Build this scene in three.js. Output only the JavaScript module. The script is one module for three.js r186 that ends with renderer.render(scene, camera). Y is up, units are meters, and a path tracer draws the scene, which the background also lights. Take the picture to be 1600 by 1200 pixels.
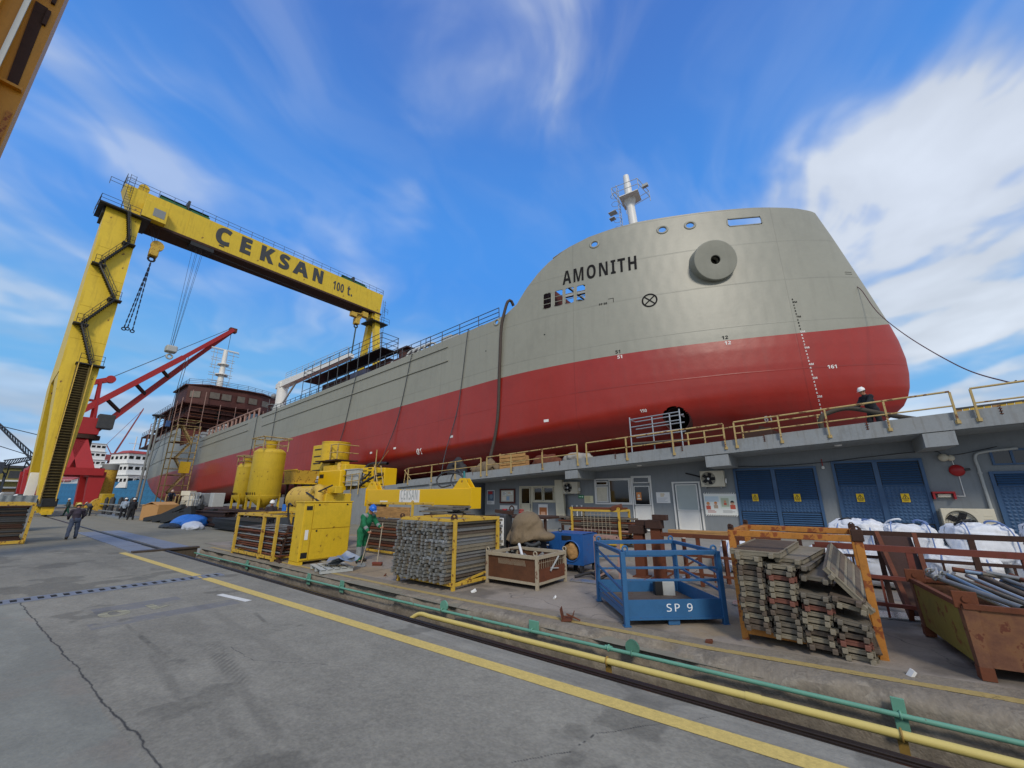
import * as THREE from 'three';
import { mergeGeometries } from 'three/addons/utils/BufferGeometryUtils.js';
import { RoundedBoxGeometry } from 'three/addons/geometries/RoundedBoxGeometry.js';
import { FontLoader } from 'three/addons/loaders/FontLoader.js';

// ---------------------------------------------------------------- camera, sky, sun, exposure
const scene = new THREE.Scene();
const V = (x, y, z) => new THREE.Vector3(x, y, z);
const R = Math.PI / 180;
const camera = new THREE.PerspectiveCamera(88.12, 4 / 3, 0.1, 6000);
camera.position.set(0, 2, 0);
camera.lookAt(-0.58454, 2 + 0.27161, -0.76455);
camera.updateMatrixWorld();
const renderer = new THREE.WebGLRenderer({ antialias: true });
renderer.setSize(1024, 768);
renderer.toneMapping = THREE.LinearToneMapping;
renderer.toneMappingExposure = 1.0;
renderer.shadowMap.enabled = true;

function rng(seed) { let s = (seed * 2654435761) >>> 0 || 1; return () => { s ^= s << 13; s >>>= 0; s ^= s >>> 17; s ^= s << 5; s >>>= 0; return s / 4294967296; }; }
const lin = (c) => (c <= 0.04045 ? c / 12.92 : Math.pow((c + 0.055) / 1.055, 2.4));
const hexLin = (h) => [(h >> 16) & 255, (h >> 8) & 255, h & 255].map((c) => lin(c / 255));
const clamp = (x, a = 0, b = 1) => Math.min(b, Math.max(a, x));
const sst = (a, b, x) => { const t = clamp((x - a) / (b - a)); return t * t * (3 - 2 * t); };
const mix = (a, b, t) => a + (b - a) * t;
const LAT = new Float32Array(65536); { const r = rng(77); for (let i = 0; i < 65536; i++) LAT[i] = r(); }
function vnoise(x, y, px = 256, py = 256, s = 0) {          // periodic value noise
  let xi = Math.floor(x), yi = Math.floor(y); let fx = x - xi, fy = y - yi;
  fx = fx * fx * fx * (fx * (fx * 6 - 15) + 10); fy = fy * fy * fy * (fy * (fy * 6 - 15) + 10);
  const x0 = ((xi % px) + px) % px, x1 = (x0 + 1) % px, y0 = ((yi % py) + py) % py, y1 = (y0 + 1) % py;
  const h = (a, b) => LAT[((a + s * 37) * 131 + (b + s * 91) * 257 + ((a * b * 7) ^ (s * 53))) & 65535];
  return mix(mix(h(x0, y0), h(x1, y0), fx), mix(h(x0, y1), h(x1, y1), fx), fy);
}
function fbm(x, y, oct, px = 256, py = 256, s = 0) { let a = 0.5, t = 0, n = 0; for (let i = 0; i < oct; i++) { t += a * vnoise(x, y, px, py, s + i); n += a; a *= 0.5; x *= 2; y *= 2; px *= 2; py *= 2; } return t / n; }

// sky: blue with drifting cirrus, a bright bank to the right, low cumulus on the horizon
const HEAD = Math.atan2(-0.79442, -0.60738);
{
  const W = 2048, H = 1024, d = new Float32Array(W * H * 4);
  const top = [0.066, 0.185, 0.58], mid = [0.075, 0.30, 0.82], low = [0.175, 0.46, 0.83], hor = [0.36, 0.55, 0.78];
  for (let j = 0; j < H; j++) {
    const el = ((j + 0.5) / H - 0.5) * 180;
    for (let i = 0; i < W; i++) {
      const th = ((i + 0.5) / W - 0.5) * 2 * Math.PI;
      let az = (th - HEAD) / R; az = ((az + 540) % 360) - 180;
      const e = Math.max(el, 0);
      let c = [0, 1, 2].map((k) => e < 12 ? mix(hor[k], low[k], sst(0, 12, e)) : e < 30 ? mix(low[k], mid[k], sst(12, 30, e)) : mix(mid[k], top[k], sst(30, 62, e)));
      // clouds drawn on a plane above, so that they shrink towards the horizon
      const q = 1 / (Math.sin(e * R) + 0.09), r = Math.cos(e * R) * q, X = r * Math.sin(az * R), Y = r * Math.cos(az * R);
      const wx = fbm(X * 0.8 + 7, Y * 0.8 + 3, 4, 4096, 4096, 3) - 0.5, wy = fbm(X * 0.8 + 31, Y * 0.8 + 17, 4, 4096, 4096, 5) - 0.5;
      const u = X * 0.25 + Y * 0.97 + wx * 0.9, v = -X * 0.97 + Y * 0.25 + wy * 0.9;    // along and across the wind
      const veil = fbm(u * 0.9 + 50, v * 1.3 + 40, 4, 4096, 4096, 11), big = fbm(u * 0.42 + 90, v * 0.6 + 60, 4, 4096, 4096, 23);
      const fib = fbm(u * 2.2 + wx * 2 + 11, v * 5.5 + wy * 3, 6, 4096, 4096, 41), puff = fbm(X * 3.4 + wx * 3, Y * 3.4 + wy * 3 + 9, 6, 4096, 4096, 51);
      const g = (a0, e0, sa, se) => Math.exp(-(((az - a0) / sa) ** 2) - ((e - e0) / se) ** 2);
      // how much cloud: thin veils overhead and to the left, a bank to the right and all round behind
      let amount = 0.38 + 0.08 * sst(30, 12, e) + 0.46 * sst(24, 46, az) * sst(46, 34, e) * sst(3, 16, e) + 0.5 * sst(66, 105, Math.abs(az)) + 0.25 * sst(66, 80, e) + 0.2 * g(6, 50, 34, 14) + 0.46 * g(-17, 36, 11, 15) + 0.2 * g(12, 42, 12, 8) + 0.2 * g(-50, 32, 12, 12) + 0.22 * g(-44, 52, 12, 8)
        - 0.2 * g(-33, 46, 12, 12) - 0.22 * g(28, 50, 16, 9) - 0.14 * g(20, 33, 9, 9) - 0.16 * g(-36, 24, 8, 8) - 0.12 * g(-6, 24, 10, 6);
      const field0 = 0.42 * veil + 0.38 * big + 0.2 * puff;
      let a = sst(0.66 - 0.42 * amount, 0.92 - 0.34 * amount, field0) * (0.45 + 0.75 * fib + 0.35 * (puff - 0.5));
      a = clamp(a * (0.5 + 0.8 * amount)) + (0.1 + 0.6 * sst(0.3, 0.7, veil) * amount) * sst(0.32, 0.72, fib) ; const bank = Math.max(sst(24, 40, az) * sst(46, 36, e), sst(64, 90, Math.abs(az)), sst(68, 80, e)); a = clamp(a * mix(0.62, 1, bank) * (0.55 + 0.9 * sst(0.25, 0.75, 0.6 * puff + 0.4 * fib)), 0, mix(0.5, 0.9, bank));
      const fine = puff;
      // low cumulus band
      const lc = fbm(az * 0.11 + 9, e * 0.42 + wy, 6, 4096, 4096, 61);
      const band = sst(0.44, 0.64, lc + 0.12 * g(-48, 8, 16, 8) + 0.1 * g(50, 6, 22, 7)) * sst(19, 5, e) * 0.75;
      const br = 0.58 + 0.36 * puff + 0.12 * fib;
      const cc = [0.80 * br, 0.86 * br, 0.95 * br], lcC = [0.56, 0.66, 0.80];
      const shade = 0.8 + 0.4 * sst(0.4, 0.75, fbm(az * 0.11 + 9.3, e * 0.42 + wy - 0.5, 4, 4096, 4096, 61));
      for (let k = 0; k < 3; k++) { c[k] = mix(c[k], cc[k], a); c[k] = mix(c[k], Math.min(0.92, lcC[k] * shade), band); }
      if (el < 0) { const t = sst(0, -8, el); c = [mix(c[0], 0.20, t), mix(c[1], 0.21, t), mix(c[2], 0.22, t)]; }
      const o = (j * W + i) * 4; d[o] = c[0]; d[o + 1] = c[1]; d[o + 2] = c[2]; d[o + 3] = 1;
    }
  }
  const t = new THREE.DataTexture(d, W, H, THREE.RGBAFormat, THREE.FloatType);
  t.mapping = THREE.EquirectangularReflectionMapping; t.magFilter = THREE.LinearFilter; t.minFilter = THREE.LinearFilter; t.wrapS = THREE.RepeatWrapping; t.needsUpdate = true;
  scene.background = t; scene.environment = t; scene.environmentIntensity = 1.0;
}
const sun = new THREE.DirectionalLight(new THREE.Color().setRGB(1, 0.91, 0.77), 1.95);
sun.position.set(34, 62, 40); sun.target.position.set(-20, 0, -15);
sun.castShadow = true; sun.shadow.radius = 22; sun.shadow.mapSize.set(4096, 4096);
Object.assign(sun.shadow.camera, { left: -120, right: 120, top: 120, bottom: -120, near: 1, far: 320 });
scene.add(sun, sun.target);

// ---------------------------------------------------------------- naming and building helpers
const counts = {};
const numbered = (n) => { const k = counts[n] = (counts[n] || 0) + 1; return k === 1 ? n : n + '_' + String(k - 1).padStart(3, '0'); };
function tag(o, label, category, group, kind) { if (label) o.userData.label = label; if (category) o.userData.category = category; if (group) o.userData.group = group; if (kind) o.userData.kind = kind; return o; }
function T(name, label, category, p = [0, 0, 0], turn = 0, group) {
  const o = new THREE.Group(); o.name = numbered(name); o.position.set(...p); o.rotation.y = turn; scene.add(o); return tag(o, label, category, group);
}
function dup(o, p, turn, label, group) { const c = o.clone(); c.name = numbered(o.name.replace(/_\d{3}$/, '')); scene.add(c); if (p) c.position.set(...p); if (turn !== undefined && turn !== null) c.rotation.y = turn; c.userData = { ...o.userData }; if (label) c.userData.label = label; if (group) c.userData.group = group; return c; }
function boxUV(g) {
  const p = g.attributes.position, uv = new Float32Array(p.count * 2), a = V(), b = V(), c = V(), n = V();
  for (let i = 0; i < p.count; i += 3) {
    a.fromBufferAttribute(p, i); b.fromBufferAttribute(p, i + 1); c.fromBufferAttribute(p, i + 2);
    n.copy(b).sub(a).cross(c.clone().sub(a)); const x = Math.abs(n.x), y = Math.abs(n.y), z = Math.abs(n.z);
    [a, b, c].forEach((q, k) => { const o = (i + k) * 2; if (y >= x && y >= z) { uv[o] = q.x; uv[o + 1] = q.z; } else if (x > z) { uv[o] = q.z; uv[o + 1] = q.y; } else { uv[o] = q.x; uv[o + 1] = q.y; } });
  }
  g.setAttribute('uv', new THREE.BufferAttribute(uv, 2)); return g;
}
const _m = new THREE.Matrix4(), _q = new THREE.Quaternion(), _e = new THREE.Euler();
class MB {
  constructor() { this.g = []; }
  add(g, m) { g = g.index ? g.toNonIndexed() : g.clone(); for (const k of Object.keys(g.attributes)) if (k !== 'position' && k !== 'normal') g.deleteAttribute(k); if (!g.attributes.normal) g.computeVertexNormals(); if (m) g.applyMatrix4(m); this.g.push(g); return this; }
  at(g, p, r = [0, 0, 0]) { return this.add(g, new THREE.Matrix4().compose(V(...p), new THREE.Quaternion().setFromEuler(new THREE.Euler(...r)), V(1, 1, 1))); }
  box(x, y, z, w, h, d, r, bev) { return this.at(bev ? new RoundedBoxGeometry(w, h, d, 1, Math.min(bev, w * 0.45, h * 0.45, d * 0.45)) : new THREE.BoxGeometry(w, h, d), [x, y, z], r); }
  span(x0, y0, z0, x1, y1, z1, bev) { return this.box((x0 + x1) / 2, (y0 + y1) / 2, (z0 + z1) / 2, Math.abs(x1 - x0), Math.abs(y1 - y0), Math.abs(z1 - z0), undefined, bev); }
  frame(a, b, up = V(0, 1, 0)) { const d = b.clone().sub(a), L = d.length(); d.normalize(); if (Math.abs(d.dot(up)) > 0.995) up = V(1, 0, 0); const x = up.clone().cross(d).normalize(), y = d.clone().cross(x); return { L, m: new THREE.Matrix4().makeBasis(x, y, d).setPosition(a.clone().add(b).multiplyScalar(0.5)) }; }
  bar(a, b, w, h = w, up, bev) { const f = this.frame(V(...a), V(...b), up); return this.add(bev ? new RoundedBoxGeometry(w, h, f.L, 1, bev) : new THREE.BoxGeometry(w, h, f.L), f.m); }
  rod(a, b, r, seg = 8, r2 = r) { const f = this.frame(V(...a), V(...b)); return this.add(new THREE.CylinderGeometry(r2, r, f.L, seg).rotateX(Math.PI / 2), f.m); }
  tube(a, b, r, seg = 14, wall = 0.004) { const f = this.frame(V(...a), V(...b)); const L = f.L / 2; return this.add(new THREE.LatheGeometry([[r, -L], [r, L], [r - wall, L], [r - wall, -L], [r, -L]].map(([x, y]) => new THREE.Vector2(x, y)), seg).rotateX(Math.PI / 2), f.m); }
  pipe(pts, r, seg = 8, n = 0, closed = false) { const c = new THREE.CatmullRomCurve3(pts.map((p) => V(...p)), closed, 'catmullrom', 0.5); return this.add(new THREE.TubeGeometry(c, n || pts.length * 6, r, seg, closed)); }
  cyl(x, y, z, r, h, seg = 20, r2 = r, r3) { return this.at(new THREE.CylinderGeometry(r2, r, h, seg), [x, y, z], r3); }
  lathe(pts, x, y, z, seg = 28, r) { return this.at(new THREE.LatheGeometry(pts.map(([a, b]) => new THREE.Vector2(a, b)), seg), [x, y, z], r); }
  torus(x, y, z, r, t, rot, arc = Math.PI * 2, seg = 20) { return this.at(new THREE.TorusGeometry(r, t, 8, seg, arc), [x, y, z], rot); }
  prism(poly, depth, m, bev = 0) { const s = new THREE.Shape(poly.map(([x, y]) => new THREE.Vector2(x, y))); const g = new THREE.ExtrudeGeometry(s, { depth, bevelEnabled: bev > 0, bevelSize: bev, bevelThickness: bev, bevelOffset: -bev, bevelSegments: 1 }); return this.add(g, m); }
  tri(pts) { const g = new THREE.BufferGeometry(); g.setAttribute('position', new THREE.BufferAttribute(new Float32Array(pts.flat()), 3)); g.computeVertexNormals(); return this.add(g); }
  quad(a, b, c, d) { return this.tri([a, b, c, a, c, d]); }
  hexa(b, t) { // two quads (bottom, top), each four points in order
    this.quad(b[3], b[2], b[1], b[0]).quad(t[0], t[1], t[2], t[3]); for (let i = 0; i < 4; i++) { const j = (i + 1) % 4; this.quad(b[i], b[j], t[j], t[i]); } return this; }
  geo() { return boxUV(mergeGeometries(this.g)); }
  build(name, mat, parent = scene, world = false) { let g = mergeGeometries(this.g); if (world && parent !== scene) { parent.updateWorldMatrix(true, false); g.applyMatrix4(parent.matrixWorld.clone().invert()); } boxUV(g); return put(name, g, mat, parent); }
  buildW(name, mat, parent) { return this.build(name, mat, parent, true); }
}
function put(name, g, mat, parent = scene) { const m = new THREE.Mesh(g, mat); m.castShadow = m.receiveShadow = true; m.name = parent === scene ? numbered(name) : name; parent.add(m); return m; }
const struct = (m, label) => tag(m, label, undefined, undefined, 'structure');
// a structure made of parts
function SG(name, label) { const o = new THREE.Group(); o.name = numbered(name); scene.add(o); return tag(o, label, undefined, undefined, 'structure'); }
function surfaceNet(f, lo, hi, cell) {                          // smooth mesh of the zero level of f (negative inside)
  const n = [0, 1, 2].map((k) => Math.ceil((hi[k] - lo[k]) / cell) + 1), [nx, ny, nz] = n, val = new Float32Array(nx * ny * nz);
  for (let k = 0; k < nz; k++) for (let j = 0; j < ny; j++) for (let i = 0; i < nx; i++) val[(k * ny + j) * nx + i] = f(lo[0] + i * cell, lo[1] + j * cell, lo[2] + k * cell);
  const id = new Int32Array(nx * ny * nz).fill(-1), pos = [], ind = [];
  const E = [[0, 1], [2, 3], [4, 5], [6, 7], [0, 2], [1, 3], [4, 6], [5, 7], [0, 4], [1, 5], [2, 6], [3, 7]];
  for (let k = 0; k < nz - 1; k++) for (let j = 0; j < ny - 1; j++) for (let i = 0; i < nx - 1; i++) {
    const c = []; let m = 0; for (let q = 0; q < 8; q++) { const v = val[((k + (q >> 2)) * ny + j + ((q >> 1) & 1)) * nx + i + (q & 1)]; c.push(v); if (v < 0) m++; }
    if (m === 0 || m === 8) continue;
    let x = 0, y = 0, z = 0, w = 0; for (const [a, b] of E) if ((c[a] < 0) !== (c[b] < 0)) { const t = c[a] / (c[a] - c[b]); x += mix(a & 1, b & 1, t); y += mix((a >> 1) & 1, (b >> 1) & 1, t); z += mix(a >> 2, b >> 2, t); w++; }
    id[(k * ny + j) * nx + i] = pos.length / 3; pos.push(lo[0] + (i + x / w) * cell, lo[1] + (j + y / w) * cell, lo[2] + (k + z / w) * cell);
  }
  const at = (i, j, k) => id[(k * ny + j) * nx + i], Q = (a, b, c, d, flip) => { if (a < 0 || b < 0 || c < 0 || d < 0) return; flip ? ind.push(a, c, b, a, d, c) : ind.push(a, b, c, a, c, d); };
  for (let k = 1; k < nz - 1; k++) for (let j = 1; j < ny - 1; j++) for (let i = 1; i < nx - 1; i++) {
    const o = (k * ny + j) * nx + i, v = val[o] < 0;
    if (v !== val[o + 1] < 0) Q(at(i, j - 1, k - 1), at(i, j, k - 1), at(i, j, k), at(i, j - 1, k), !v);
    if (v !== val[o + nx] < 0) Q(at(i - 1, j, k - 1), at(i - 1, j, k), at(i, j, k), at(i, j, k - 1), !v);
    if (v !== val[o + nx * ny] < 0) Q(at(i - 1, j - 1, k), at(i, j - 1, k), at(i, j, k), at(i - 1, j, k), !v);
  }
  const g = new THREE.BufferGeometry(); g.setAttribute('position', new THREE.BufferAttribute(new Float32Array(pos), 3)); g.setIndex(ind); g.computeVertexNormals(); return g;
}
const smin = (a, b, k) => { const h = clamp(0.5 + 0.5 * (b - a) / k); return mix(b, a, h) - k * h * (1 - h); };

// ---------------------------------------------------------------- materials
function dataTex(w, h, fn, tile, srgb = true) {
  const d = new Uint8Array(w * h * 4); for (let j = 0; j < h; j++) for (let i = 0; i < w; i++) { const c = fn(i, j), o = (j * w + i) * 4; for (let k = 0; k < 3; k++) d[o + k] = clamp(srgb ? (c[k] <= 0.0031308 ? 12.92 * c[k] : 1.055 * Math.pow(c[k], 1 / 2.4) - 0.055) : c[k]) * 255; d[o + 3] = 255; }
  const t = new THREE.DataTexture(d, w, h, THREE.RGBAFormat); t.wrapS = t.wrapT = THREE.RepeatWrapping; t.magFilter = THREE.LinearFilter; t.minFilter = THREE.LinearMipmapLinearFilter; t.generateMipmaps = true; if (srgb) t.colorSpace = THREE.SRGBColorSpace; if (tile) t.repeat.set(1 / tile, 1 / tile); t.needsUpdate = true; return t;
}
const N = 512;
const field = (f, o, s, sx = 1, sy = 1) => { const a = new Float32Array(N * N); let lo = 9, hi = -9; for (let j = 0; j < N; j++) for (let i = 0; i < N; i++) { const v = fbm(i / N * f * sx, j / N * f * sy, o, f * sx, f * sy, s); a[j * N + i] = v; lo = Math.min(lo, v); hi = Math.max(hi, v); } for (let i = 0; i < a.length; i++) a[i] = (a[i] - lo) / (hi - lo); return a; };
const FC = field(4, 7, 1), FM = field(12, 6, 9), FF = field(64, 3, 17), FS = field(4, 6, 29, 12, 1), FH = field(4, 6, 31, 1, 12);
const smp = (F, i, j, o) => F[(((j + o * 71) & 511) << 9) | ((i + o * 113) & 511)];
let matSeed = 0;
function mat(hex, { v = 0.12, tile = 2, rust = 0, rustC = 0x5a2c16, dirt = 0, dirtC = 0x4a443c, streak = 0, grainX = 0, rough = 0.6, metal = 0, bump = 0.0015, spot = 0, spotC = 0xb0a898, coat = 0 } = {}) {
  const b = hexLin(hex), r1 = hexLin(rustC), d1 = hexLin(dirtC), sp = hexLin(spotC), s = matSeed++;
  const map = dataTex(N, N, (i, j) => {
    const c = smp(FC, i, j, s), m = smp(FM, i, j, s + 3), f = smp(FF, i, j, s + 5), st = smp(FS, i, j, s + 7), gh = smp(FH, i, j, s + 2);
    let k = 1 + v * (1.1 * (c - 0.5) + 0.8 * (m - 0.5) + 0.6 * (f - 0.5)); if (grainX) k *= 1 + grainX * (gh - 0.5) * 1.6;
    const o = b.map((x) => x * k);
    const dm = dirt * sst(0.45, 0.85, 0.6 * c + 0.4 * m) + streak * sst(0.55, 0.8, st) * 0.8, rm = rust > 0 ? sst(0.78 - 0.5 * rust, 0.84 - 0.42 * rust, 0.5 * c + 0.35 * m + 0.15 * f) : 0, sm = spot * sst(0.62, 0.7, m * 0.7 + f * 0.3);
    const rv = 0.65 + 0.8 * m;
    return o.map((x, q) => mix(mix(mix(x, d1[q], clamp(dm)), sp[q], clamp(sm)), r1[q] * rv, rm * 0.92));
  }, tile);
  const M = coat ? new THREE.MeshPhysicalMaterial({ map, roughness: rough, metalness: metal, clearcoat: coat, clearcoatRoughness: 0.3 }) : new THREE.MeshStandardMaterial({ map, roughness: rough, metalness: metal });
  if (bump) { M.bumpMap = BUMP(tile, s); M.bumpScale = bump; }
  return M;
}
const shared = {};
function matS(hex, { v = 0.2, tile = 1, rough = 0.6, metal = 0 } = {}) { // plain tone on a shared mottled texture
  const k = tile > 3 ? 4 : tile > 0.8 ? 1.5 : 0.6; shared[k] ||= dataTex(N, N, (i, j) => { const c = 0.86 * (1 + 0.3 * (1.1 * (smp(FC, i, j, k * 2) - 0.5) + 0.9 * (smp(FM, i, j, 4) - 0.5) + 0.6 * (smp(FF, i, j, 2) - 0.5))); return [c, c * 0.99, c * 0.97]; }, k);
  return new THREE.MeshStandardMaterial({ color: hex, map: shared[k], roughness: rough, metalness: metal });
}
const bumps = {}; let bumpTex; function BUMP(tile0) { const tile = tile0 < 0.9 ? 0.7 : tile0 < 1.7 ? 1.2 : tile0 < 3.5 ? 2.5 : 6; if (bumps[tile]) return bumps[tile]; bumpTex ||= dataTex(N, N, (i, j) => { const v = 0.45 * FC[j * N + i] + 0.35 * FM[j * N + i] + 0.2 * FF[j * N + i]; return [v, v, v]; }, 0, false); const t = bumpTex.clone(); t.repeat.set(1 / tile, 1 / tile); t.needsUpdate = true; return bumps[tile] = t; }
const plain = (hex, rough = 0.6, metal = 0) => new THREE.MeshStandardMaterial({ color: hex, roughness: rough, metalness: metal });
function canvasMat(w, h, draw, rough = 0.6) { const c = document.createElement('canvas'); c.width = w; c.height = h; draw(c.getContext('2d'), w, h); const t = new THREE.CanvasTexture(c); t.colorSpace = THREE.SRGBColorSpace; t.anisotropy = 8; return new THREE.MeshStandardMaterial({ map: t, roughness: rough }); }
const M = {
  concrete: mat(0x9a968e, { v: 0.28, tile: 3, dirt: 0.3, spot: 0.12, rough: 0.9, bump: 0.004 }),
  slab: mat(0x8f9496, { v: 0.2, tile: 3, dirt: 0.25, dirtC: 0x6a655c, streak: 0.25, rough: 0.85, bump: 0.004 }),
  curb: mat(0x857c6e, { v: 0.5, tile: 1.6, dirt: 0.45, dirtC: 0x3e362c, streak: 0.1, spot: 0.15, rough: 0.95, bump: 0.02 }),
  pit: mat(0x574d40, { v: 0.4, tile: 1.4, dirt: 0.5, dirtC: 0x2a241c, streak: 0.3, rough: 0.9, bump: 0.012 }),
  steelRail: mat(0x4a403a, { v: 0.3, tile: 1, rust: 0.3, rough: 0.45, metal: 0.6 }),
  plateBlue: mat(0x868a94, { v: 0.15, tile: 1.5, dirt: 0.3, rough: 0.55, metal: 0.3 }),
  wall: mat(0x868c90, { v: 0.1, tile: 3, dirt: 0.12, streak: 0.08, rough: 0.85, bump: 0.002 }),
  wallDark: mat(0x71777d, { v: 0.1, tile: 3, dirt: 0.1, rough: 0.85 }),
  white: mat(0xe4e4e0, { v: 0.06, tile: 1.5, dirt: 0.12, dirtC: 0x9a958a, rough: 0.45 }),
  cream: mat(0xd9d2b8, { v: 0.08, tile: 1.5, dirt: 0.12, dirtC: 0x8a8068, rough: 0.5 }),
  beige: mat(0xd4cdb8, { v: 0.08, tile: 1, dirt: 0.2, dirtC: 0x8a8068, rough: 0.5 }),
  blueDoor: mat(0x38597e, { v: 0.14, tile: 1.5, dirt: 0.1, dirtC: 0x30405a, rough: 0.45 }),
  cageBlue: mat(0x2d6290, { v: 0.16, tile: 0.8, dirt: 0.15, dirtC: 0x3a3c40, rust: 0.06, rough: 0.5 }),
  machBlue: mat(0x23599a, { v: 0.14, tile: 0.8, dirt: 0.12, rust: 0.05, rough: 0.45 }),
  yellow: mat(0xd8b424, { v: 0.2, tile: 1.4, dirt: 0.24, dirtC: 0x7a5c18, rust: 0.06, streak: 0.08, rough: 0.5 }),
  yellowNew: mat(0xe2b60e, { v: 0.06, tile: 1.5, dirt: 0.05, dirtC: 0x8a6410, rough: 0.4 }),
  yellowOld: mat(0xcaa63c, { v: 0.2, tile: 0.7, dirt: 0.2, dirtC: 0x6e5226, rust: 0.24, rough: 0.6 }),
  yellowSilo: mat(0xd6b42a, { v: 0.16, tile: 2, dirt: 0.22, dirtC: 0x8a6a1c, rust: 0.02, streak: 0.14, rough: 0.5 }),
  craneYellow: mat(0xdaba2a, { v: 0.12, tile: 8, dirt: 0.2, dirtC: 0x8f741c, streak: 0.24, rust: 0.02, rough: 0.5, bump: 0.004 }),
  craneOrange: mat(0xc98a1a, { v: 0.1, tile: 3, dirt: 0.15, dirtC: 0x6e4812, streak: 0.1, rough: 0.5 }),
  orange: mat(0xb3762c, { v: 0.35, tile: 0.5, dirt: 0.4, dirtC: 0x6a3a1c, rust: 0.34, rustC: 0x7a3a16, rough: 0.65 }),
  binYellow: mat(0x857a34, { v: 0.3, tile: 0.9, dirt: 0.35, dirtC: 0x5c4a22, rust: 0.2, rustC: 0x6a3a1c, rough: 0.7, bump: 0.003 }),
  binRust: mat(0x6b4633, { v: 0.4, tile: 1.1, dirt: 0.25, dirtC: 0x8e6a34, rust: 0.16, rustC: 0x54281a, rough: 0.75, bump: 0.003 }),
  rust: mat(0x66371f, { v: 0.4, tile: 0.8, dirt: 0.3, dirtC: 0x3a2418, rough: 0.85, bump: 0.003 }),
  rustDark: mat(0x40291f, { v: 0.4, tile: 0.8, dirt: 0.3, dirtC: 0x241a16, rough: 0.85, bump: 0.003 }),
  primer: mat(0x74392b, { v: 0.2, tile: 0.9, dirt: 0.25, dirtC: 0x3c241c, rust: 0.1, rough: 0.7 }),
  primerPink: mat(0xa48478, { v: 0.2, tile: 0.9, dirt: 0.3, dirtC: 0x6a4a3c, rough: 0.75 }),
  paleFrame: mat(0xa59a84, { v: 0.2, tile: 0.6, dirt: 0.25, dirtC: 0x6e5a40, rust: 0.2, rough: 0.7 }),
  plankA: mat(0x736c60, { v: 0.3, tile: 0.9, dirt: 0.3, dirtC: 0x5a5044, rust: 0.06, grainX: 0.3, rough: 0.6, metal: 0.25 }),
  plankB: mat(0x665a4e, { v: 0.3, tile: 0.9, dirt: 0.35, dirtC: 0x4e4438, rust: 0.12, grainX: 0.4, rough: 0.7, metal: 0.15 }),
  plankC: mat(0x8e8674, { v: 0.25, tile: 0.9, dirt: 0.25, dirtC: 0x6a5e4c, rust: 0.05, grainX: 0.3, rough: 0.6, metal: 0.25 }),
  plyBrown: matS(0x5c4d40, { tile: 1, rough: 0.85 }),
  plankR: mat(0x75493c, { v: 0.3, tile: 0.9, dirt: 0.3, dirtC: 0x4a3830, rust: 0.2, rough: 0.75 }),
  galv: mat(0xb4b8ba, { v: 0.16, tile: 0.7, dirt: 0.15, dirtC: 0x6c6a66, rough: 0.35, metal: 0.75 }),
  galvDull: mat(0x8f918f, { v: 0.2, tile: 0.6, dirt: 0.3, dirtC: 0x5c5348, rust: 0.06, rough: 0.5, metal: 0.5 }),
  tubeBlue: mat(0x7f94a8, { v: 0.2, tile: 0.6, dirt: 0.3, dirtC: 0x5c5f66, rough: 0.45, metal: 0.5 }),
  sheet: mat(0xc8ccd0, { v: 0.1, tile: 1.5, dirt: 0.15, dirtC: 0x7a7872, rough: 0.25, metal: 0.85 }),
  black: mat(0x1b1c1d, { v: 0.3, tile: 1, dirt: 0.15, dirtC: 0x33302c, rough: 0.55 }),
  darkGrey: mat(0x3a3d40, { v: 0.2, tile: 1, dirt: 0.25, rough: 0.6 }),
  midGrey: mat(0x83888a, { v: 0.12, tile: 1, dirt: 0.15, rough: 0.55 }),
  lightGrey: mat(0xb2b6b4, { v: 0.1, tile: 1, dirt: 0.15, dirtC: 0x75736c, rough: 0.5 }),
  rubber: mat(0x26262a, { v: 0.2, tile: 0.6, dirt: 0.2, rough: 0.75 }),
  pipeGreen: mat(0x669c86, { v: 0.14, tile: 0.8, dirt: 0.12, dirtC: 0x4d5a4c, rust: 0.05, rough: 0.5 }),
  pipeYellow: mat(0xcdba6c, { v: 0.1, tile: 0.8, dirt: 0.1, dirtC: 0x8a6e2c, rust: 0.07, rough: 0.45 }),
  railPaint: mat(0xb8a068, { v: 0.25, tile: 0.8, dirt: 0.3, dirtC: 0x7a5a34, rust: 0.34, rough: 0.65 }),
  redCrane: mat(0xa8262a, { v: 0.12, tile: 4, dirt: 0.18, dirtC: 0x4c1c1c, rough: 0.5 }),
  red: mat(0xa81e22, { v: 0.1, tile: 1, dirt: 0.1, dirtC: 0x4c1c1c, rough: 0.4 }),
  wood: mat(0xa9814e, { v: 0.25, tile: 0.8, grainX: 0.5, dirt: 0.25, dirtC: 0x5e4628, rough: 0.8 }),
  carton: mat(0xb78a55, { v: 0.12, tile: 1, dirt: 0.1, rough: 0.85 }),
  bag: mat(0xdcdfe3, { v: 0.14, tile: 0.8, dirt: 0.28, dirtC: 0x8e8a82, rough: 0.7, bump: 0.006 }),
  strap: plain(0x6f86b4, 0.8), tarpBlue: mat(0x2a6cc0, { v: 0.12, tile: 1, rough: 0.45 }), canvasCloth: mat(0x776750, { v: 0.25, tile: 0.6, dirt: 0.25, dirtC: 0x4e4230, rough: 0.9, bump: 0.006 }),
  glass: new THREE.MeshPhysicalMaterial({ color: 0x11161a, roughness: 0.06, metalness: 0, ior: 1.6, specularIntensity: 1 }),
  frost: mat(0xa9b2b0, { v: 0.05, tile: 1, rough: 0.35 }),
  hole: plain(0x08090a, 0.9),
};
const font = await new FontLoader().loadAsync('fonts/droid/droid_sans_bold.typeface.json');
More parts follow.
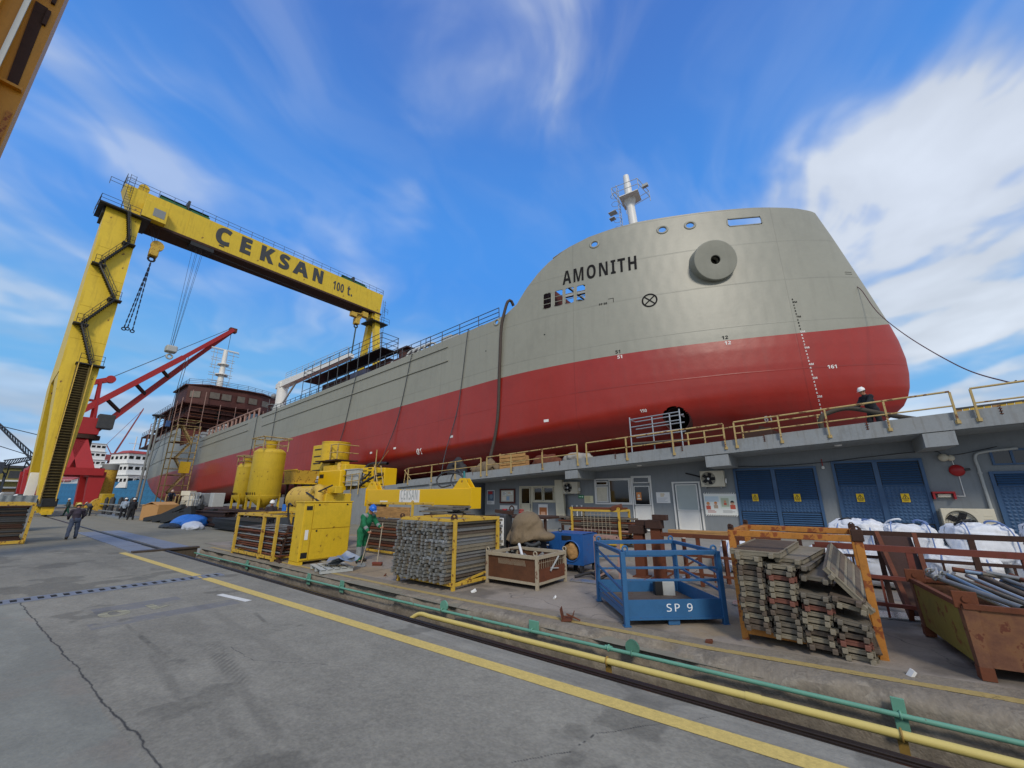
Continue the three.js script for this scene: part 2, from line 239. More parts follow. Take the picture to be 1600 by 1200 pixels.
const fontR = await new FontLoader().loadAsync('fonts/droid/droid_sans_regular.typeface.json');
// flat solid lettering, x right, y up, origin at the left of the baseline, height = cap height; wmul stretches the width
function textGeo(str, h, depth, f = font, wmul = 1, gap = 0, fat = 0) {
  const sh = []; let x = 0; const unit = h / 0.72; const gs = [];
  for (const ch of str) { const s = f.generateShapes(ch, unit); const adv = fat + (f.data.glyphs[ch] || f.data.glyphs['o']).ha / f.data.resolution * unit; for (const q of s) { const g = new THREE.ExtrudeGeometry(q, { depth, bevelEnabled: fat > 0, bevelSize: fat, bevelThickness: 0.01, bevelSegments: 1, curveSegments: 5 }); g.translate(x / wmul, 0, 0); gs.push(g); } x += (adv + gap) * wmul; }
  const g = mergeGeometries(gs.map((q) => q.toNonIndexed())); g.scale(wmul, 1, 1); g.userData = { width: x - gap * wmul }; return g;
}
const ORD = ['first', 'second', 'third', 'fourth', 'fifth', 'sixth', 'seventh', 'eighth', 'ninth', 'tenth', 'eleventh', 'twelfth', 'thirteenth', 'fourteenth', 'fifteenth', 'sixteenth', 'seventeenth', 'eighteenth', 'nineteenth', 'topmost'];
// height of the working platform, which rises a little towards +X
const PL = [[-70, 0.012], [-14, 0.014], [-8, 0.016], [-1.6, 0.08], [1, 0.17], [8, 0.34]];
const gp = (x) => { for (let i = 1; i < PL.length; i++) if (x <= PL[i][0]) { const [a, b] = [PL[i - 1], PL[i]]; return mix(a[1], b[1], clamp((x - a[0]) / (b[0] - a[0]))); } return 0.34; };
// ---------------------------------------------------------------- ground, road, trench, platform
{
  const s = new THREE.Shape([[-150, -2500], [3000, -2500], [3000, 2500], [-150, 2500]].map(([a, b]) => new THREE.Vector2(a, -b)));
  const h = new THREE.Path([[-20.3, -4.98], [9, -4.98], [9, -5.92], [-20.3, -5.92]].map(([a, b]) => new THREE.Vector2(a, -b))); s.holes.push(h);
  const g = new THREE.ShapeGeometry(s).toNonIndexed(); g.rotateX(-Math.PI / 2); boxUV(g);
  const gm = mat(0x85806f, { v: 0.25, tile: 6, dirt: 0.3, dirtC: 0x4f4b46, spot: 0.08, rough: 0.9, bump: 0.004 });
  struct(put('ground', g, gm));
  const sea = new THREE.PlaneGeometry(5800, 5800).rotateX(-Math.PI / 2); sea.translate(-3050, -2.2, 0);
  struct(put('sea', boxUV(sea.toNonIndexed()), matS(0x3c5566, { v: 0.1, tile: 12, rough: 0.15, bump: 0.15 })));

  // near road: its own sheet with cracks, tyre marks and patches
  const X0 = -26, X1 = 4, Z0 = -4.8, Z1 = 3.2, W = 2048, H = 1024;
  const seg = (x, z, a, b) => { const dx = b[0] - a[0], dz = b[1] - a[1], t = clamp(((x - a[0]) * dx + (z - a[1]) * dz) / (dx * dx + dz * dz)); return [Math.hypot(x - a[0] - dx * t, z - a[1] - dz * t), t]; };
  const crack1 = [[-12.9, -1.0], [-9.5, -1.12], [-7.5, -1.21], [-6.2, -1.24], [-5.2, -1.3], [-4.35, -1.33], [-3.4, -1.2]], crack2 = [[-1.1, -4.8], [-1.6, -4.2], [-1.95, -3.75], [-2.0, -3.4], [-2.3, -3.0]], crack3 = [[-5.2, -3.1], [-6.1, -2.6], [-6.9, -2.6]];
  const marks = [[[-8.6, -1.95], [-6.9, -1.95], 0.05, 0.6], [[-9.4, -1.95], [-8.7, -1.94], 0.04, 0.3], [[-7.6, -1.9], [-5.2, -1.7], 0.09, 0.3], [[-7.4, -2.5], [-5.2, -2.2], 0.16, 0.32], [[-6.6, -2.35], [-3.8, -2.0], 0.1, 0.25], [[-8.5, -3.5], [-7.6, -3.35], 0.05, 0.4], [[-5.4, -1.9], [-3.4, -1.75], 0.1, 0.2], [[-11, -3.1], [-5, -2.9], 0.12, 0.16], [[-20, -2.6], [-14, -3.2], 0.15, 0.2], [[-20, -1.2], [-14, -2.2], 0.15, 0.18]];
  const road = dataTex(W, H, (i, j) => {
    const x = mix(X0, X1, i / W), z = mix(Z1, Z0, j / H);
    const a = fbm(x * 0.5, z * 0.5, 5, 4096, 4096, 3), b = fbm(x * 3.5 + 9, z * 3.5, 5, 4096, 4096, 7), f = vnoise(x * 62, z * 62, 4096, 4096, 5), f2 = vnoise(x * 25, z * 25, 4096, 4096, 9), al = fbm(x * 0.7, z * 6, 4, 4096, 4096, 13);
    const wob = 0.035 * (fbm(x * 5, 3, 4, 4096, 4096, 15) - 0.5);
    let k = 0.185 * (0.5 + 0.4 * a + 0.32 * b + 0.36 * f + 0.2 * f2 + 0.16 * al); let c = [k * 1.06, k * 1.0, k * 0.82];
    // the older lighter slab on the near side
    let zz = -1.0 - 0.03 * (x + 12.9); const side = z - zz - wob;
    if (side > 0 && x > -12.95) { k = 0.225 * (0.62 + 0.36 * a + 0.24 * b + 0.16 * f + 0.1 * f2); const st = sst(0.5, 0.75, fbm(x * 1.4 + 5, z * 1.4, 4, 4096, 4096, 21)); c = [k * mix(1.0, 1.06, st), k * mix(1.0, 0.97, st), k * mix(0.85, 0.8, st)]; }
    if (x < -13.2) { const t = 0.9 + 0.1 * a; c = [c[0] * t, c[1] * t, c[2] * t * 0.98]; }
    // lighter worn concrete strip beside the rail
    const ap = sst(-4.44, -4.56, z + 0.05 * (b - 0.5) - 0.031 * (x + 0.4) * sst(-4, -12, x)); if (ap > 0) { const q = 0.25 * (0.5 + 0.5 * fbm(x * 1.2, z * 14, 5, 4096, 4096, 31) + 0.3 * b + 0.2 * f); c = [mix(c[0], q, ap), mix(c[1], q * 0.95, ap), mix(c[2], q * 0.8, ap)]; }
    let dk = 0;
    for (const [p, q, w, o] of marks) { const [d, t] = seg(x, z, p, q); const m = sst(w, w * 0.3, d + 0.03 * (b - 0.5)) * o * sst(0, 0.15, t) * sst(1, 0.8, t) * (0.35 + 0.9 * sst(0.35, 0.6, b)) * 1.45 * (w > 0.12 ? 0.45 + 0.9 * sst(0.35, 0.65, 0.5 + 0.5 * Math.sin((x - z) * 68)) : 1); dk = Math.max(dk, m); }
    dk = Math.max(dk, 0.45 * sst(0.56, 0.7, fbm(x * 0.55 + 4, z * 1.6 + 8, 5, 4096, 4096, 81)) * b, 0.6 * sst(0.64, 0.7, fbm(x * 1.1 + 40, z * 1.1 + 8, 5, 4096, 4096, 51)));
    let cr = 0; const wx = 0.05 * (fbm(x * 6, z * 6, 3, 4096, 4096, 71) - 0.5), wz = 0.05 * (fbm(x * 6 + 50, z * 6, 3, 4096, 4096, 73) - 0.5);
    for (const [L, w] of [[crack1, 0.016], [crack2, 0.008], [crack3, 0.007]]) for (let q = 1; q < L.length; q++) cr = Math.max(cr, sst(w, w * 0.4, seg(x + wx, z + wz, L[q - 1], L[q])[0] + 0.006 * b));
    // faded blue patches with old lettering on the road
    let fp = 0; if ((Math.abs(x + 10.75) < 0.28 && z > -3.0 && z < -1.75) || (Math.abs(x + 9.6) < 0.22 && z > -3.6 && z < -1.55)) fp = 0.55 * sst(0.3, 0.6, b + 0.2 * a);
    c = [mix(c[0], 0.135, fp), mix(c[1], 0.142, fp), mix(c[2], 0.17, fp)];
    const g1 = 1 - clamp(dk) * 0.5; return c.map((v) => mix(v * g1, 0.028, clamp(cr) * 0.92));
  });
  road.wrapS = road.wrapT = THREE.ClampToEdgeWrapping; road.anisotropy = 8;
  const rg = new THREE.PlaneGeometry(X1 - X0, Z1 - Z0).rotateX(-Math.PI / 2); rg.translate((X0 + X1) / 2, 0.004, (Z0 + Z1) / 2);
  const rm = new THREE.MeshStandardMaterial({ map: road, roughness: 0.88 }); const bt = BUMP(0.5).clone(); bt.repeat.set(50, 14); rm.bumpMap = bt; rm.bumpScale = 0.008;
  struct(put('road', rg, rm));

  // worn painted markings
  const paintMat = (hex, wear) => { const b = hexLin(hex); const d = new Uint8Array(1024 * 64 * 4); for (let j = 0; j < 64; j++) for (let i = 0; i < 1024; i++) { const n = fbm(i / 9, j / 9, 4, 4096, 4096, 5), m = fbm(i / 60, j / 40, 3, 4096, 4096, 15), f = vnoise(i / 2.2, j / 2.2, 4096, 4096, 3), o = (j * 1024 + i) * 4, e = Math.min(j, 63 - j) / 64; const k = 0.75 + 0.3 * n + 0.2 * f; for (let q = 0; q < 3; q++) { const c = clamp(b[q] * k); d[o + q] = 255 * (c <= 0.0031308 ? 12.92 * c : 1.055 * Math.pow(c, 1 / 2.4) - 0.055); } d[o + 3] = 0.6 * f + 0.7 * n + 0.5 * m + 0.5 * sst(0, 0.1, e) < wear ? 0 : 255; } const t = new THREE.DataTexture(d, 1024, 64, THREE.RGBAFormat); t.colorSpace = THREE.SRGBColorSpace; t.wrapS = THREE.RepeatWrapping; t.magFilter = THREE.LinearFilter; t.minFilter = THREE.LinearMipmapLinearFilter; t.generateMipmaps = true; t.needsUpdate = true; return new THREE.MeshStandardMaterial({ map: t, alphaTest: 0.5, roughness: 0.8 }); };
  const strip = (name, a, b, w, y, m, len = 4) => { // strip from a to b (x, z) of width w
    const d = new THREE.Vector2(b[0] - a[0], b[1] - a[1]), L = d.length(); d.normalize(); const nx = -d.y * w / 2, nz = d.x * w / 2, ya = typeof y === 'function' ? y(a[0]) : y, yb = typeof y === 'function' ? y(b[0]) : y;
    const p = [[a[0] + nx, ya, a[1] + nz], [b[0] + nx, yb, b[1] + nz], [b[0] - nx, yb, b[1] - nz], [a[0] - nx, ya, a[1] - nz]], g = new THREE.BufferGeometry();
    g.setAttribute('position', new THREE.BufferAttribute(new Float32Array([0, 1, 2, 0, 2, 3].flatMap((i) => p[i])), 3)); g.setAttribute('uv', new THREE.BufferAttribute(new Float32Array([0, 1, L / len, 1, L / len, 0, 0, 1, L / len, 0, 0, 0]), 2)); g.computeVertexNormals(); if (g.attributes.normal.getY(0) < 0) { g.index = null; const q = g.attributes.position.array, u = g.attributes.uv.array; for (let i = 0; i < 6; i += 3) { for (let k = 0; k < 3; k++) [q[(i + 1) * 3 + k], q[(i + 2) * 3 + k]] = [q[(i + 2) * 3 + k], q[(i + 1) * 3 + k]]; for (let k = 0; k < 2; k++) [u[(i + 1) * 2 + k], u[(i + 2) * 2 + k]] = [u[(i + 2) * 2 + k], u[(i + 1) * 2 + k]]; } g.computeVertexNormals(); }
    return struct(put(name, g, m));
  };
  const ym = paintMat(0xcdb468, 0.5);
  strip('road_marking', [2, -4.47], [-20.8, -3.76], 0.2, 0.009, ym);
  strip('road_marking', [-10.5, -3.6], [-9.4, -3.75], 0.13, 0.009, paintMat(0xd8d8d2, 0.25));
  const wy = paintMat(0xa8925a, 1.0);
  for (const [a, b] of [[-20, -8], [-8, -1.6], [-1.6, 1], [1, 7]]) strip('platform_marking', [a, -6.28], [b, -6.28], 0.14, (x) => gp(x) + 0.006, wy);
  // faded lettering, read from the far side
  { const tm = paintMat(0xa8a48c, 0.78); const g = textGeo('10', 0.34, 0.002, font, 1.25, 0.1); g.rotateX(-Math.PI / 2); g.rotateY(-Math.PI * 0.48); g.translate(-10.62, 0.006, -2.75); boxUV(g); struct(put('road_marking', g, tm)); }

  // crane rail and its steel bed
  const rl = new MB(); rl.span(-64, 0.002, -4.985, 9, 0.006, -4.8); const bed = rl.build('rail_bed', M.steelRail); struct(bed);
  const rh = new MB(); rh.span(-62, 0, -4.93, 9, 0.028, -4.86, 0.008).span(-62, 0, -4.84, 9, 0.016, -4.815); struct(rh.build('crane_rail', matS(0x3a302b, { v: 0.3, tile: 0.8, rust: 0.25, rough: 0.4, metal: 0.5 })));

  // trench beside the rail
  const tr = SG('trench');
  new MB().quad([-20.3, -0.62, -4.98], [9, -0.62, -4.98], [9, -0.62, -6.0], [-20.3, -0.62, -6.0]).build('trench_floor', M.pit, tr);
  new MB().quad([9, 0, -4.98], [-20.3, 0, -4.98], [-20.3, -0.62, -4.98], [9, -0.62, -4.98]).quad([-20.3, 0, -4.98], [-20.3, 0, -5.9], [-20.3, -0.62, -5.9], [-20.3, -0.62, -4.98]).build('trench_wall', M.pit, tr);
  // rough concrete kerb of the platform
  { const prof = [[-6.62, 0], [-6.45, 0], [-6.3, 0], [-6.18, 0], [-6.08, -0.004], [-6.0, -0.02], [-5.94, -0.06], [-5.91, -0.12], [-5.9, -0.2], [-5.895, -0.3], [-5.9, -0.4], [-5.9, -0.5], [-5.9, -0.66]], nx = 420, pos = [], ind = [];
    for (let i = 0; i <= nx; i++) { const x = mix(-20.3, 9, i / nx); prof.forEach(([z, y], k) => { const n = fbm(x * 2.2, k * 0.5 + 3, 5, 4096, 4096, 3) - 0.5, m = fbm(x * 9, k * 0.9, 4, 4096, 4096, 9) - 0.5, e = k < 3 ? 0 : k < 9 ? 1 : 0.7; const chip = sst(0.57, 0.66, fbm(x * 1.1 + 3, 9, 4, 4096, 4096, 19)) * (k > 3 && k < 9 ? 1 : 0); pos.push(x, gp(x) + y + e * (0.05 * n + 0.03 * m) * (k < 5 ? 0.4 : 1) - chip * 0.06 + 0.002, z + e * (0.11 * n + 0.06 * m) + chip * -0.08); }); }
    const P = prof.length; for (let i = 0; i < nx; i++) for (let k = 0; k < P - 1; k++) { const a = i * P + k, b = a + P; ind.push(a, a + 1, b, b, a + 1, b + 1); }
    const g = new THREE.BufferGeometry(); g.setAttribute('position', new THREE.BufferAttribute(new Float32Array(pos), 3)); g.setIndex(ind); g.computeVertexNormals(); struct(put('platform_kerb', boxUV(g.toNonIndexed()), M.curb)); }
  // working platform behind the kerb
  { const X0 = -22, X1 = 9, Z0 = -12.9, Z1 = -6.6, W = 2048, H = 512, xs = [-22, -20, -14, -8, -1.6, 1, 9], pos = [], uv = [], ind = [];
    xs.forEach((x) => [Z1, Z0].forEach((z) => { pos.push(x, gp(x), z); uv.push((x - X0) / (X1 - X0), (Z1 - z) / (Z1 - Z0)); })); for (let i = 0; i < xs.length - 1; i++) { const a = i * 2; ind.push(a, a + 2, a + 1, a + 1, a + 2, a + 3); }
    const g = new THREE.BufferGeometry(); g.setAttribute('position', new THREE.BufferAttribute(new Float32Array(pos), 3)); g.setAttribute('uv', new THREE.BufferAttribute(new Float32Array(uv), 2)); g.setIndex(ind); g.computeVertexNormals();
    const joints = [-17.2, -10.3, -3.0, 3.6];
    const t = dataTex(W, H, (i, j) => { const x = mix(X0, X1, i / W), z = mix(Z1, Z0, j / H), a = fbm(x * 0.45 + 3, z * 0.45, 5, 4096, 4096, 4), b = fbm(x * 2.6, z * 2.6, 5, 4096, 4096, 8), f = vnoise(x * 50, z * 50, 4096, 4096, 6), sw = fbm(x * 0.9 + b * 0.8, z * 4 + a * 3, 5, 4096, 4096, 14);
      let k = 0.215 * (0.5 + 0.45 * a + 0.35 * b + 0.2 * f + 0.2 * sw); let c = [k * 1.16, k * 1.0, k * 0.82]; const oil = sst(0.56, 0.7, fbm(x * 0.8 + 20, z * 0.8 + 5, 5, 4096, 4096, 24)); c = c.map((v) => v * (1 - 0.42 * oil)); const br = sst(0.55, 0.72, fbm(x * 0.7 + 70, z * 0.7 + 5, 5, 4096, 4096, 34)); c = [mix(c[0], c[0] * 1.12, br), c[1], mix(c[2], c[2] * 0.78, br)];
      let cr = 0; for (const q of joints) cr = Math.max(cr, sst(0.02, 0.006, Math.abs(x - q - 0.18 * (fbm(z * 1.4, q, 4, 4096, 4096, 44) - 0.5) - 0.03 * (z + 9)))); const d1 = fbm(x * 0.6 + 13, z * 0.6 + 31, 4, 4096, 4096, 54); cr = Math.max(cr, 0.7 * sst(0.004, 0.001, Math.abs(d1 - 0.5)));
      return c.map((v) => mix(v, 0.03, cr * 0.85)); });
    t.wrapS = t.wrapT = THREE.ClampToEdgeWrapping; const m = new THREE.MeshStandardMaterial({ map: t, roughness: 0.85 }); const bt = BUMP(1).clone(); bt.repeat.set(22, 5); m.bumpMap = bt; m.bumpScale = 0.006; struct(put('platform', g, m)); }
  // raised pavement in front of the building
  { const b = new MB(); const y = (x) => 0.36 + 0.02 * (x + 5); b.hexa([[-17.6, -0.1, -12.9], [10, -0.1, -12.9], [10, -0.1, -19.4], [-17.6, -0.1, -19.4]], [[-17.6, y(-17.6), -12.9], [10, y(10), -12.9], [10, y(10) + 0.06, -19.4], [-17.6, y(-17.6) + 0.06, -19.4]]); struct(b.build('pavement', M.concrete)); }
  // drain channel across the road: grating bars over a dark channel
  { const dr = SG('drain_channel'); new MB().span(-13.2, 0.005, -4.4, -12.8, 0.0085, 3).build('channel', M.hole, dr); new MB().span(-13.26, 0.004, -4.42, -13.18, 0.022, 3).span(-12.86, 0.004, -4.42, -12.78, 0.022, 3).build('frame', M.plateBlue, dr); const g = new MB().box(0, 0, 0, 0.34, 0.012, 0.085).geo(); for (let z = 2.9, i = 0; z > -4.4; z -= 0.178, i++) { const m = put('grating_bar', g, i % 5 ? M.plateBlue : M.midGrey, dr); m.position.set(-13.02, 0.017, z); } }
  // steel cover plates beyond the trench
  { const sp = SG('cover_plates'); const rr = rng(5); for (let i = 0; i < 5; i++) for (const [z0, z1] of [[-4.78, -3.95], [-5.85, -5.0]]) { const x1 = -20.55 - i * 2.7, x0 = x1 - 2.66; new MB().span(x0, 0.003, z0 + rr() * 0.06, x1, 0.016 + rr() * 0.006, z1 - rr() * 0.05).build('steel_plate', M.plateBlue, sp); } }
  tag(new MB().span(-20.55, 0.0, -5.95, -20.25, 0.07, -3.95, 0.01).build('timber_beam', matS(0x4b3f33, { v: 0.3, tile: 0.6, grainX: 0.5 })), 'dark timber beam lying across the head of the trench', 'beam');

  // pipes in the trench
  const gpY = (x) => -0.005 + 0.0075 * x;
  const gpipe = T('green_pipe', 'thin green pipe running along the kerb above the trench', 'pipe', [-6, gpY(-6), -5.8]);
  new MB().rod([-20.2, gpY(-20.2), -5.8], [-9.5, gpY(-9.5) - 0.03, -5.8], 0.024, 12).rod([-9.5, gpY(-9.5) - 0.03, -5.8], [-2, gpY(-2), -5.79], 0.024, 12).rod([-2, gpY(-2), -5.79], [9, gpY(9), -5.8], 0.024, 12).buildW('pipe', M.pipeGreen, gpipe);
  for (const x of [-13.4, -2.75]) new MB().torus(x, gpY(x), -5.8, 0.034, 0.014, [0, Math.PI / 2, 0]).rod([x - 0.05, gpY(x), -5.8], [x + 0.05, gpY(x), -5.8], 0.033, 12).buildW('coupling', M.pipeGreen, gpipe);
  for (const x of [-15.2, -11.2, -9.6, -0.0 + 0.21]) { const c = new MB(); x > 0 ? c.span(x - 0.05, -0.19, -5.84, x + 0.05, 0.13, -5.815, 0.004) : c.span(x - 0.08, gpY(x) - 0.14, -5.85, x + 0.08, gpY(x) + 0.12, -5.83, 0.004); c.torus(x, gpY(x), -5.8, 0.03, 0.01, [0, Math.PI / 2, 0]); c.buildW('bracket', M.pipeGreen, gpipe); }
  for (const [x, sq] of [[-6.07, 0], [-4.03, 1], [-2.42, 0]]) { const c = new MB(); sq ? c.span(x - 0.09, gpY(x) - 0.02, -5.86, x + 0.09, gpY(x) + 0.13, -5.83, 0.006) : c.cyl(x, gpY(x) + 0.06, -5.835, 0.095, 0.03, 24, 0.095, [Math.PI / 2, 0, 0]); c.torus(x, gpY(x), -5.8, 0.03, 0.01, [0, Math.PI / 2, 0]); c.buildW('bracket', x === -2.42 ? matS(0x4f7f6c, { v: 0.2, rust: 0.4, tile: 0.3 }) : M.pipeGreen, gpipe); }
  const yy = (x) => -0.008 + 0.012 * (x + 1) * 0.6;
  const yp = T('yellow_pipe', 'thicker yellow pipe held above the trench floor below the green pipe', 'pipe', [-2, yy(-2), -5.35]);
  new MB().pipe([[-6.55, -0.22, -5.22], [-6.4, -0.17, -5.27], [-6.2, yy(-6.2) - 0.005, -5.35], [-5.9, yy(-5.9), -5.35]], 0.037, 12, 24).rod([-5.95, yy(-5.95), -5.35], [9, yy(9), -5.35], 0.037, 14).buildW('pipe', M.pipeYellow, yp);
  for (const x of [-4.2, -0.95, 3]) new MB().rod([x - 0.07, yy(x), -5.35], [x + 0.07, yy(x), -5.35], 0.042, 14).buildW('coupling', M.pipeYellow, yp);
  for (const x of [-2.57, 0.17]) new MB().span(x - 0.035, -0.6, -5.4, x + 0.035, yy(x) - 0.03, -5.37).torus(x, yy(x), -5.35, 0.046, 0.009, [0, Math.PI / 2, 0]).buildW('bracket', matS(0x9a7c3a, { v: 0.2, rust: 0.3, tile: 0.4 }), yp);
}
// ---------------------------------------------------------------- slipway, building
const slabBot = (x) => 3.70 + 0.053 * x, parTop = (x) => 4.24 + 0.056 * x, slabTop = (x) => slabBot(x) + 0.3;
{
  const sw = SG('slipway');
  const ext = (poly, z0, z1) => { const m = new MB(); m.prism(poly, z0 - z1, new THREE.Matrix4().setPosition(0, 0, z1)); return m; };
  ext([[-75, -0.3], [-17.5, -0.3], [-17.5, slabTop(-17.5)], [-70, slabTop(-70)], [-75, 0]], -17.42, -45).build('ramp', M.slab, sw);
  ext([[-23, slabBot(-23) + 0.08], [13, slabBot(13)], [13, slabTop(13)], [-23, slabTop(-23)]], -17.3, -17.42).build('slab_edge', M.slab, sw);
  ext([[-17.5, slabBot(-17.5)], [13, slabBot(13)], [13, slabTop(13)], [-17.5, slabTop(-17.5)]], -17.42, -45).build('slab', M.slab, sw);
  const rr = rng(3);
  for (let i = 0, x = -22; i < 12; i++, x += 2.93) { const e = x + 2.9, z0 = -17.36 - rr() * 0.02, dy = (rr() - 0.5) * 0.03; ext([[x, slabTop(x) + 0.002], [e, slabTop(e) + 0.002], [e, parTop(e) + dy], [x, parTop(x) + dy]], z0, -17.72).build('parapet_block', M.slab, sw); const s = new MB(); for (let k = 0; k < 4; k++) s.box(e + 0.015, slabTop(e) + 0.04 + k * 0.075, -17.365, 0.07, 0.022, 0.03); s.build('joint_tie', M.rust, sw); }
  const B = -19.3;
  const bl = T('workshop_building', 'long grey workshop under the slipway with white doors and blue shutters', 'building', [-5, 0.3, B]);
  const w = ext([[-16.85, 0.2], [13, 0.2], [13, slabBot(13) + 0.003], [-16.85, slabBot(-16.85) + 0.003]], B, B - 0.3); w.g[0].translate(0, 0, 0); w.buildW('wall', M.wall, bl);
  new MB().span(-17.5, 0, -17.5, -17.3, slabBot(-17.5), B - 2).span(-17.5, 0, B - 2, -16.0, 2.6, B - 2.2).buildW('wall', M.wallDark, bl);
  for (const [x0, x1, d] of [[2.63, 3.33, 0.42], [-3.6, -2.77, 0.42], [-9.98, -9.3, 0.38], [9, 9.7, 0.42]]) new MB().hexa([[x0, slabBot(x0) - d, -17.32], [x1, slabBot(x1) - d, -17.32], [x1, slabBot(x1) - d, B], [x0, slabBot(x0) - d, B]], [[x0, slabBot(x0), -17.32], [x1, slabBot(x1), -17.32], [x1, slabBot(x1), B], [x0, slabBot(x0), B]]).buildW('corbel', M.slab, bl);
  // white framed windows and doors: [x0, x1, y0, y1] panes
  const G = (name, label) => { const o = new THREE.Group(); o.name = name; bl.add(o); o.position.set(5, -0.3, -B); if (label) o.userData.label = label; return o; };
  function framed(name, m, rects, x0, x1, y0, y1, label, t = 0.07) {
    const o = G(name, label); const f = new MB(); const F = B + 0.06;
    f.span(x0, y0, B - 0.02, x0 + t, y1, F, 0.006).span(x1 - t, y0, B - 0.02, x1, y1, F, 0.006).span(x0 + t, y1 - t, B - 0.02, x1 - t, y1, F - 0.003, 0.006).span(x0 + t, y0, B - 0.02, x1 - t, y0 + t, F - 0.003, 0.006);
    const pan = new MB(); let pn = 0;
    for (const [a, b, c, d, k] of rects) { const q = 0.045; f.span(a - q, c - q, B, a, d + q, F + 0.012, 0.005).span(b, c - q, B, b + q, d + q, F + 0.012, 0.005).span(a, d, B, b, d + q, F + 0.01, 0.005).span(a, c - q, B, b, c, F + 0.01, 0.005);
      if (k === 'panel') { pan.span(a, c, B, b, d, B + 0.045); for (let u = a + 0.09; u < b - 0.02; u += 0.09) pan.span(u - 0.003, c + 0.01, B + 0.04, u + 0.003, d - 0.01, B + 0.049); pn++; } else new MB().span(a, c, B, b, d, B + 0.03).build(k === 'frost' ? 'frosted_pane' : k === 'blind' ? 'blind' : 'pane', k === 'frost' ? M.frost : k === 'blind' ? M.beige : M.glass, o); }
    f.build('frame', m, o); if (pn) pan.build('panel', m, o); return o;
  }
  const hd = (o, x, y) => new MB().span(x - 0.02, y - 0.1, B + 0.06, x + 0.02, y + 0.1, B + 0.085, 0.005).rod([x, y + 0.04, B + 0.08], [x, y + 0.04, B + 0.12], 0.01).rod([x, y + 0.04, B + 0.12], [x + 0.1, y + 0.04, B + 0.12], 0.01).build('handle', M.midGrey, o);
  hd(framed('door', M.white, [[-5.36, -4.53, 1.42, 2.46, 'frost'], [-5.36, -4.53, 0.6, 1.32, 'panel']], -5.55, -4.35, 0.42, 2.62, 'white door with frosted upper pane'), -4.46, 1.4);
  hd(framed('door', M.white, [[-7.3, -6.62, 1.62, 2.42], [-7.3, -6.62, 0.62, 1.5, 'panel'], [-7.32, -6.6, 2.64, 2.84]], -7.45, -6.48, 0.44, 2.93, 'white half glazed door with transom'), -7.36, 1.5);
  framed('window', M.white, [[-9.28, -8.72, 1.74, 2.42, 'blind'], [-9.28, -8.72, 2.56, 2.68], [-8.56, -7.6, 1.7, 2.74]], -9.4, -7.47, 1.6, 2.85, 'white window with wide reflecting pane');
  framed('window', M.cream, [[-13.12, -12.62, 1.78, 2.42], [-12.46, -11.9, 1.78, 2.42]], -13.28, -11.76, 1.66, 2.55, 'cream window of two sashes');
  hd(framed('door', M.cream, [[-14.02, -13.46, 1.6, 2.42], [-14.02, -13.46, 0.4, 1.5, 'panel']], -14.18, -13.3, 0.3, 2.55, 'cream door with glazed upper half'), -13.4, 1.45);
  // blue steel shutter doors
  const slatG = {}; 
  function shutter(x0, x1, y0, y1, bands, label) {
    const o = G('shutter_door', label), F = B + 0.05, mid = (x0 + x1) / 2, f = new MB();
    f.span(x0, y0, B - 0.02, x0 + 0.09, y1, F + 0.03, 0.006).span(x1 - 0.09, y0, B - 0.02, x1, y1, F + 0.03, 0.006).span(x0 + 0.09, y1 - 0.08, B - 0.02, x1 - 0.09, y1, F + 0.027, 0.006).span(mid - 0.07, y0, B, mid + 0.07, y1 - 0.08, F + 0.02, 0.006).build('frame', M.blueDoor, o);
    new MB().span(x0 + 0.09, y0, B - 0.01, x1 - 0.09, y1 - 0.08, B + 0.004).build('backing', M.darkGrey, o);
    for (const [a, b] of [[x0 + 0.12, mid - 0.09], [mid + 0.09, x1 - 0.12]]) for (const [k, c, d] of bands) {
      if (k === 'louvre') { const n = Math.round((d - c) / 0.075), key = (b - a).toFixed(2); slatG[key] ||= new MB().box(0, 0, 0, b - a, 0.07, 0.012, [-0.7, 0, 0]).geo(); for (let i = 0; i < n; i++) { const m = put('slat', slatG[key], M.blueDoor, o); m.position.set((a + b) / 2, c + (i + 0.5) * (d - c) / n, B + 0.03); } new MB().span(a - 0.03, c - 0.02, B, b + 0.03, c + 0.004, F).build('cross_rail', M.blueDoor, o); }
      else { const p = new MB(); p.span(a - 0.03, c, B, b + 0.03, d, B + 0.03); const nx = Math.round((b - a) / 0.11), ny = Math.round((d - c) / 0.11), sx = (b - a) / nx, sy = (d - c) / ny; for (let i = 0; i < nx; i++) for (let j = 0; j < ny; j++) { const g = new THREE.ConeGeometry(0.5 * Math.SQRT2 * 0.94, 1, 4, 1, true).rotateY(Math.PI / 4).rotateX(Math.PI / 2).toNonIndexed(); g.scale(sx, sy, 0.028); g.translate(a + (i + 0.5) * sx, c + (j + 0.5) * sy, B + 0.043); g.computeVertexNormals(); p.add(g); } p.build('embossed_panel', M.blueDoor, o); } }
    return o;
  }
  shutter(-2.99, -0.17, 0.5, 3.1, [['louvre', 1.84, 3.0], ['emb', 1.4, 1.82], ['louvre', 0.52, 1.38]], 'louvred blue double door with one embossed band');
  shutter(0.3, 2.74, 0.55, 3.24, [['louvre', 2.36, 3.14], ['emb', 1.12, 2.33], ['louvre', 0.57, 1.08]], 'blue double door with large embossed panels');
  shutter(4.15, 6.3, 0.6, 2.74, [['louvre', 2.3, 2.66], ['emb', 0.7, 2.27]], 'blue steel door at the right end');
